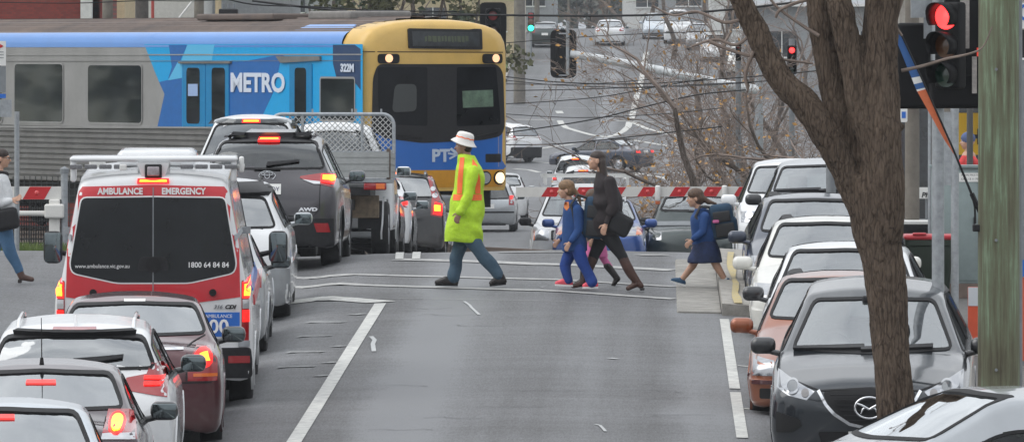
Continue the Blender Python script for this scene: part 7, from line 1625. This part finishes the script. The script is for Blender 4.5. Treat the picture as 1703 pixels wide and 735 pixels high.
barren('bare_tree', 'bare tree behind the big trunk, right of the twin stems', gpos(1400, 150), 8, None, 33, leaves=160, trunks=[((.0, 0, 1), 3.0, .11), ((-.4, 0, 1), 2.5, .08), ((.3, 0, 1), 2.6, .07)], depth=7, spread=.5, tropism=.04)
for i, (px, Y, sd, lab) in enumerate([(1160, 176, 45, 'wide leafless thicket beside the far kerb'), (1250, 165, 46, 'leafless thicket behind the grey signal mast'), (1300, 180, 47, 'leafless thicket between the twin-stemmed tree and signal'), (1390, 175, 48, 'tangle of bare stems behind the middle limb'), (1200, 200, 49, 'bare thicket farthest down the far kerb'), (1178, 158, 41, 'low leafless shrub left of the boom pivot'), (1215, 150, 42, 'low leafless shrub nearest the boom pivot'), (1345, 150, 43, 'leafless shrub behind the parked silver four-wheel drive'), (1440, 152, 44, 'leafless shrub behind the big tree trunk')]):
    barren('bare_shrub', lab, gpos(px, Y), 3, None, sd, trunks=[((math.cos(a) * .6, math.sin(a) * .6, 1), .95, .022) for a in (0, 1.3, 2.6, 3.9, 5.2)], depth=5, spread=.45, cat='shrub', leaves=20, wleaf=.04)
FB = 'bare trees along the far road'
rnd = random.Random(77)
for i, (px, Y) in enumerate([(1160, 300), (1215, 330), (1275, 300), (1340, 340), (1410, 310), (1120, 400), (1180, 430), (1260, 420), (1460, 350), (1330, 250), (1240, 235), (1085, 470), (1040, 480), (1500, 300), (850, 480), (912, 560), (1000, 600), (560, 330), (610, 300), (690, 330), (750, 310), (520, 340)]):
    if px < 800: Y = 260
    barren('bare_tree', None, gpos(px, Y), 9, None, 100 + i, trunks=[((rnd.uniform(-.2, .2), 0, 1), rnd.uniform(2.4, 3.6), .16)], depth=6, spread=.55, tropism=.06, group=FB)['label'] = [
        'bare street tree %s' % w for w in ('uphill of the turning sedan', 'by the mast-arm signal pole', 'behind the grey signal pole', 'between the two red-lit limbs', 'far behind the middle limb', 'at the crest beside the parked van', 'beyond the highest parked wagon', 'high on the hill behind the amber light', 'far behind the right-hand trunk', 'just behind the twin-stemmed tree', 'just behind the amber signal', 'beyond the crest left of parked cars', 'on the skyline over the white sedan', 'behind the near signal head', 'on the left verge beyond the green signal', 'on the skyline left of the white sedan', 'on the skyline above the mast-arm head', 'behind the train roof left of centre', 'behind the train roof unit', 'behind the train nose roof', 'nearest the dull red signal', 'behind the train roof beside the sheds')][i]

def leafy(name, label, base, w, h, seed, col, n=2600, ls=.30, group=None, trunk_h=.35, cat='tree'):
    rnd = random.Random(seed); t = thing(name, label, cat, base, group=group)
    P = [Vector((0, 0, 0))]; 
    MB().tube([(0, 0, 0), (.05 * w, 0, h * .3), (-.03 * w, 0, h * .6)], [w * .05, w * .035, w * .015], 8).tube([(.05 * w, 0, h * .3), (w * .25, .1, h * .6)], [w * .03, w * .01], 6).tube([(.03 * w, 0, h * .28), (-w * .25, .1, h * .58)], [w * .03, w * .01], 6).build('trunk', M_BARK2, t, smooth=60)
    cl = [(Vector((rnd.gauss(0, .24) * w, rnd.gauss(0, .22) * w, h * rnd.uniform(trunk_h, .93))), w * rnd.uniform(.10, .24)) for _ in range(26)]
    mb = MB()
    for i in range(n):
        c, r = rnd.choice(cl); d = Vector((rnd.gauss(0, 1), rnd.gauss(0, 1), rnd.gauss(0, .8))).normalized(); p = c + d * r * rnd.uniform(.55, 1.05); a = Matrix.Rotation(rnd.uniform(0, 6), 3, Vector((rnd.gauss(0, 1), rnd.gauss(0, 1), rnd.gauss(0, 1))).normalized()); s_ = ls * rnd.uniform(.5, 1.2)
        mb.add([p + a @ Vector(v) * s_ for v in ((-.5, 0, 0), (0, -.35, .05), (.5, 0, 0), (0, .35, .05))], [(0, 1, 2, 3)])
    mb.build('crown', col, t, fix=False); return t
G1 = mat('grey_green_foliage', (.075, .095, .055), .85, noise=.5, nscale=.5, col2=(.04, .06, .035)); G2 = mat('olive_foliage', (.12, .115, .05), .85, noise=.5, nscale=.5, col2=(.06, .075, .03)); G3 = mat('haze_paled_foliage', (.12, .13, .115), .9, noise=.3, nscale=.4, col2=(.08, .09, .08))  # last foliage colour is greyed and paled to carry distance haze
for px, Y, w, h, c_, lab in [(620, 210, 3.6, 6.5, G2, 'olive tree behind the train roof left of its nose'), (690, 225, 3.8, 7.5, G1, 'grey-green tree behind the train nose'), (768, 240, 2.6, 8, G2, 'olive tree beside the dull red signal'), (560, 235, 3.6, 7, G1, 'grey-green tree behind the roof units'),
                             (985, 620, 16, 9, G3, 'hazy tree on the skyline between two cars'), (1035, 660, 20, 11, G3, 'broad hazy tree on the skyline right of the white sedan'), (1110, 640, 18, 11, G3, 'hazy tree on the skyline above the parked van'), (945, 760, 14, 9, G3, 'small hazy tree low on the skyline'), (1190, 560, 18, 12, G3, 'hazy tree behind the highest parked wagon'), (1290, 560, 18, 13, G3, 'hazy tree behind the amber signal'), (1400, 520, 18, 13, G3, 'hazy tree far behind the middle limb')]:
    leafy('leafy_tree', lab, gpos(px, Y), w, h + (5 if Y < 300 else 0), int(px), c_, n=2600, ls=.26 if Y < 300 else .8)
leafy('cypress', 'dark narrow tree at the left of the far road crest', gpos(866, 440), 3, 7, 9, G1, n=1500, ls=.4)
for k_, (a, b, hh) in enumerate([(855, 867, .4)]):
    grass('grass', 3000, lambda r: r.uniform(-16, -8.3), lambda r: r.uniform(350, 430), .25, .05, 5)

for i, (x, y) in enumerate([(-34, 146), (-58, 163), (-50, 142)]):
    leafy('leafy_tree', ['evergreen left of the railway seen only in the train windows', 'second evergreen left of the railway, behind the first', 'evergreen far left of the railway by the bend', 'tall evergreen farthest left of the railway', 'evergreen at the near side of the railway reserve'][i], (x, y, zg(x, y)), 7, 8.5, 900 + i, G1, n=1500, ls=.6)

rnd = random.Random(31)
for i in range(17):
    Yb = rnd.uniform(185, 370); px = rnd.uniform(1165, 1500)
    barren('bare_bush', 'leafless brown bush in the tangle right of the far road', gpos(px, Yb), 4, None, 400 + i, trunks=[((math.cos(a) * .5, math.sin(a) * .5, 1), rnd.uniform(1.3, 1.9), .035) for a in (0, 1.25, 2.5, 3.8, 5.0)], depth=5, spread=.5, cat='bush', leaves=30, wleaf=.05, tk_=1.6, group='leafless bushes right of the far road')

# ================================================================== BUILDINGS
def brickmat(name, c1, c2, mort, sc=1.0):
    m = bpy.data.materials.new(name); m.use_nodes = True; nt = m.node_tree; N = nt.nodes; Lk = nt.links; b = N['Principled BSDF']; b.inputs['Roughness'].default_value = .9
    tc = N.new('ShaderNodeTexCoord'); mp = N.new('ShaderNodeMapping'); mp.inputs['Rotation'].default_value = (R(90), 0, 0); Lk.new(tc.outputs['Object'], mp.inputs[0])
    br = N.new('ShaderNodeTexBrick'); br.inputs['Color1'].default_value = (*c1, 1); br.inputs['Color2'].default_value = (*c2, 1); br.inputs['Mortar'].default_value = (*mort, 1); br.inputs['Scale'].default_value = 4.2 * sc; br.inputs['Mortar Size'].default_value = .018
    Lk.new(mp.outputs[0], br.inputs['Vector']); Lk.new(br.outputs[0], b.inputs['Base Color']); return m
M_BRICK = brickmat('red_brick', (.26, .045, .035), (.19, .035, .03), (.14, .06, .05)); M_WALLW = mat('white_wall', (.62, .62, .60), .8, noise=.1); M_WALLC = mat('cream_wall', (.52, .42, .27), .8, noise=.12); M_WALLG = mat('grey_wall', (.30, .31, .32), .8, noise=.15)
M_TILE = mat('roof_iron', (.30, .31, .33), .6, noise=.15); M_WIN = mat('window_glass', (.03, .035, .04), .1, coat=1.0, noise=.4)
def house(name, label, cx, Y, w, d, h, wall, roofm=M_TILE, wins=3, gable=1.6, cat='house', flat=False, rz=0.0, z=None, col_posts=0, group=None):
    zz = zg(cx, Y) if z is None else z; t = thing(name, label, cat, (cx, Y, zz), rz, group=group); x0 = -w / 2
    MB().box((0, d / 2, h / 2 - .4), (w, d, h + .8)).build('wall', wall, t)
    if flat: MB().box((0, d / 2, h + .10), (w + .3, d + .3, .2)).build('parapet', roofm, t)
    else:
        a = .45; MB().add([(-w / 2 - a, -a, h + .02), (w / 2 + a, -a, h + .02), (w / 2 + a, d + a, h + .02), (-w / 2 - a, d + a, h + .02), (-w / 2 + w * .18, d / 2, h + gable), (w / 2 - w * .18, d / 2, h + gable)], [(0, 3, 2, 1), (0, 1, 5, 4), (1, 2, 5), (2, 3, 4, 5), (3, 0, 4)]).build('roof', roofm, t)
        MB().box((0, -a - .06, h + .0), (w + 2 * a, .12, .12)).build('gutter', M_WHITE, t)
    for i in range(wins):
        x = -w / 2 + w * (i + .5) / wins; wf = MB().box((x, -.03, h * .55), (min(1.5, w / wins * .6), .06, min(1.3, h * .45))).build('window', M_WIN, t)
        MB().box((x, -.07, h * .55), (.05, .04, min(1.3, h * .45))).box((x, -.04, h * .55 - min(1.3, h * .45) / 2 - .04), (min(1.5, w / wins * .6) + .12, .10, .08)).build('window_frame', M_WHITE, wf)
    return t
def wx(px, Y): return (px - CXP) / FPX * Y
Y = 190
house('brick_building', 'red brick building over the train roof at top left', wx(68, Y), Y, 3.1, 6, 8.6, M_BRICK, flat=True, wins=0, cat='building'); 
t = thing('column', 'white rendered column beside the red brick wall', 'column', (wx(146, Y), Y - .4, zg(wx(146, Y), Y))); MB().box((0, 0, 4.2), (.29, .4, 8.4)).build('shaft', M_WALLW, t); MB().box((0, 0, 8.45), (.36, .46, .1)).build('cap', M_WALLW, t)
house('brick_wall', 'short red brick wall between white column and timber pole', wx(161, Y), Y, .32, 3, 8.6, M_BRICK, flat=True, wins=0, cat='wall')
pole('utility_pole', 'grey timber pole in front of the white shed roofline', 'pole', 179, 165, .13, .12, -60, M_TIMB); pole('utility_pole', 'dark timber pole with a coil, between the white sheds', 'pole', 236, 165, .16, .15, -60, mat('dark_timber', (.09, .08, .075), .9, noise=.3)); pole('pipe', 'thin red pipe in front of the white shed', 'pipe', 254, 160, .035, .035, -40, mat('red_pipe', (.38, .06, .05), .6))
pole('utility_pole', 'grey timber pole behind the train roof right of the sheds', 'pole', 331, 165, .12, .11, -60, M_TIMB); pole('post', 'cream painted post beside the dark equipment box', 'post', 363, 165, .07, .07, -40, M_WALLC)
house('shed', 'cream panelled shed between timber poles at top left', wx(196, 200), 200, .38, 4, 9.1, M_WALLC, flat=True, wins=0, cat='shed'); house('shed', 'long white shed above the train roof', wx(268, 205), 205, 2.3, 6, 9.0, M_WALLW, wins=0, flat=True, cat='shed'); house('shed', 'grey shed behind the dark equipment box', wx(400, 210), 210, 2.9, 6, 9.2, M_WALLG, wins=2, flat=True, cat='shed')
p = at(380, 22, 160); t = thing('equipment_box', 'dark equipment box with insulators above the train roof', 'box', (p.x, p.y, zg(p.x, p.y))); hz = p.z - zg(p.x, p.y)
MB().rbox((0, 0, hz), (.42, .3, .18), .03).build('box', M_BLK, t); MB().cyl((0, .1, 0), (0, .1, hz), .05).build('post', M_GREY, t); [MB().cyl((x, 0, hz + .08), (x, 0, hz + .2), .03, n=8).build('insulator', M_GREY, t) for x in (-.12, .0, .12)]
p = at(305, 24, 160); t = thing('strut_frame', 'pale angled strut crossing in front of the white shed', 'strut', (p.x, p.y, zg(p.x, p.y))); hz = p.z - zg(p.x, p.y)
MB().cyl((-.05, 0, 0), (-.05, 0, hz - .1), .03).build('leg', M_GALV, t); MB().tube([(-.12, 0, hz - .12), (.25, 0, hz + .35)], .022, 6).build('strut', M_WHITE, t)
# far-left roadside: poles and fence beside the hill road
for px, Y, r0, m_, lab in [(864, 360, .30, M_TIMB, 'stout brown timber pole at the left of the hill road'), (872, 372, .06, M_WHITE, 'thin white pole in front of the stout timber pole'), (893, 430, .16, M_TIMB, 'timber pole beyond the green signal'), (909, 470, .12, M_TIMB, 'farther timber pole above the dark wagon'), (925, 520, .12, M_GALV, 'pale pole above the mast-arm signal'), (946, 560, .12, M_TIMB, 'slender pole left of the white sedan on the skyline')]:
    pole('utility_pole', lab, 'pole', px, Y, r0, r0 * .9, -50, m_)
for px, Y, w, h, wl, lab in [(600, 420, 12, 4.5, M_WALLG, 'grey house behind the train roof'), (720, 400, 10, 4.0, M_WALLC, 'cream house behind the dull red signal'), (815, 450, 8, 4, M_WALLG, 'grey house beside the verge of the hill road'), (1160, 480, 10, 3.8, M_WALLW, 'white house on the hill behind parked cars'), (1245, 440, 11, 4.2, M_WALLG, 'grey house on the hill behind the amber signal'), (1330, 400, 10, 4.2, M_WALLW, 'white house behind the red signal'), (1430, 370, 12, 4.4, M_WALLG, 'grey weatherboard house behind the big tree'), (1200, 300, 9, 3.0, M_WALLW, 'low white house by the far junction')]:
    if px == 1200: continue
    house('house', lab, wx(px, Y), Y, w, 8, h, wl, wins=3)
# scrub bank right of the far road
barr = random.Random(9)
sc_ = MB()
for i in range(16000):
    x = barr.uniform(3.2, 30) if i % 2 else barr.uniform(3.0, 8); y = barr.uniform(140, 262); z = zg(x, y); a = barr.uniform(0, 6.28); h = barr.uniform(.2, 1.1) * (1 if barr.random() < .3 else .5); l = barr.uniform(-.5, .5) * h
    sc_.add([(x - .012, y, z), (x + .012, y, z), (x + l, y + l * .5, z + h)], [(0, 1, 2)])
o = sc_.build('undergrowth', mat('dry_stems', (.17, .13, .10), .95, noise=.3, nscale=2, col2=(.10, .085, .06)), fix=False); tag(o, kind='stuff')
# shop on the right
Y = 124; z = zg(8.0, 118) + .13; x0 = wx(1496, Y)
t = thing('shop', 'shopfront with white fascia, yellow window sign and dark windows at right', 'building', (x0, Y, z)); W_ = 9.0
MB().box((W_ / 2, 2, .35), (W_, 4, .7)).build('stall_riser', M_WALLG, t); MB().box((W_ / 2, 2.2, 1.9), (W_, 3.6, 2.6)).build('shop_window', M_WIN, t)
MB().box((W_ / 2 + .55, .1, 3.35), (W_ - 1.1, .5, .75)).build('fascia', M_WHITE, t); MB().box((W_ / 2 + .5, -.9, 2.92), (W_ - 1.0, 2.2, .10)).build('awning', M_WALLW, t); MB().box((W_ / 2, 2, 4.9), (W_, 4, 2.4)).build('upper_wall', mat('stone_render', (.30, .28, .25), .85, noise=.2), t)
ys_ = MB().box((1.15, .33, 2.16), (1.05, .05, .72)).build('yellow_sign', mat('sign_yellow', (.60, .36, .01), .5), t)
lettering('lettering', 'H', .34, M_BLK, t, (1.30, .29, 2.10), (1, 0, 0), (0, 0, 1), .01, bold=.02, sx=1.1); MB().lathe([(0, -.0), (.14, .0), (.14, .03)], (1.56, .27, 2.10), 'y', 18).build('red_disc', M_RSTR, t)
for x in (.2, 2.2, 4.4, 6.6, 8.8): MB().box((x, .3, 1.85), (.12, .2, 2.5)).build('mullion', M_GREY, t)
p = at(1712, 60, 90); t = thing('shop_sign', 'white hanging sign with a blue letter at the top right edge', 'sign', (p.x, p.y, zg(p.x, p.y) + .13)); hz = p.z - t.location.z
MB().box((0, 0, hz + .25), (.32, .06, .32)).build('panel', M_WHITE, t); lettering('lettering', 'C', .30, M_BLUEP, t, (-.05, -.034, hz + .28), (1, 0, 0), (0, 0, 1), .004, bold=.004)
MB().box((0, 0, hz - .1), (.32, .06, .35)).build('lower_panel', M_BLK, t); MB().box((0, 0, (hz - .3) / 2), (.30, .05, hz - .3)).build('stand', M_GREY, t)
t = thing('parking_notice', 'narrow orange and blue notice strip right of the greenish pole', 'sign', (wx(1700, 78), 78, zg(3.9, 78) + .13)); MB().box((0, 0, .5), (.10, .04, .9)).build('panel', M_ORP, t); MB().box((0, -.022, 1.05), (.10, .03, .18)).build('blue_panel', M_BLUEP, t); MB().cyl((0, .04, 0), (0, .04, 1.4), .02).build('post', M_GREY, t)

# ================================================================== HAZE
hz_m = bpy.data.materials.new('haze'); hz_m.use_nodes = True; hn = hz_m.node_tree; hn.nodes.clear()
ho_ = hn.nodes.new('ShaderNodeOutputMaterial'); pv = hn.nodes.new('ShaderNodeVolumePrincipled'); pv.inputs['Color'].default_value = (.90, .94, 1.0, 1); pv.inputs['Density'].default_value = .00022; pv.inputs['Anisotropy'].default_value = .2
hn.links.new(pv.outputs[0], ho_.inputs['Volume'])
hzb = MB().box((0, 1970, (40 - 12) / 2), (5100, 4100, 52)).build('haze', hz_m); tag(hzb, kind='stuff')
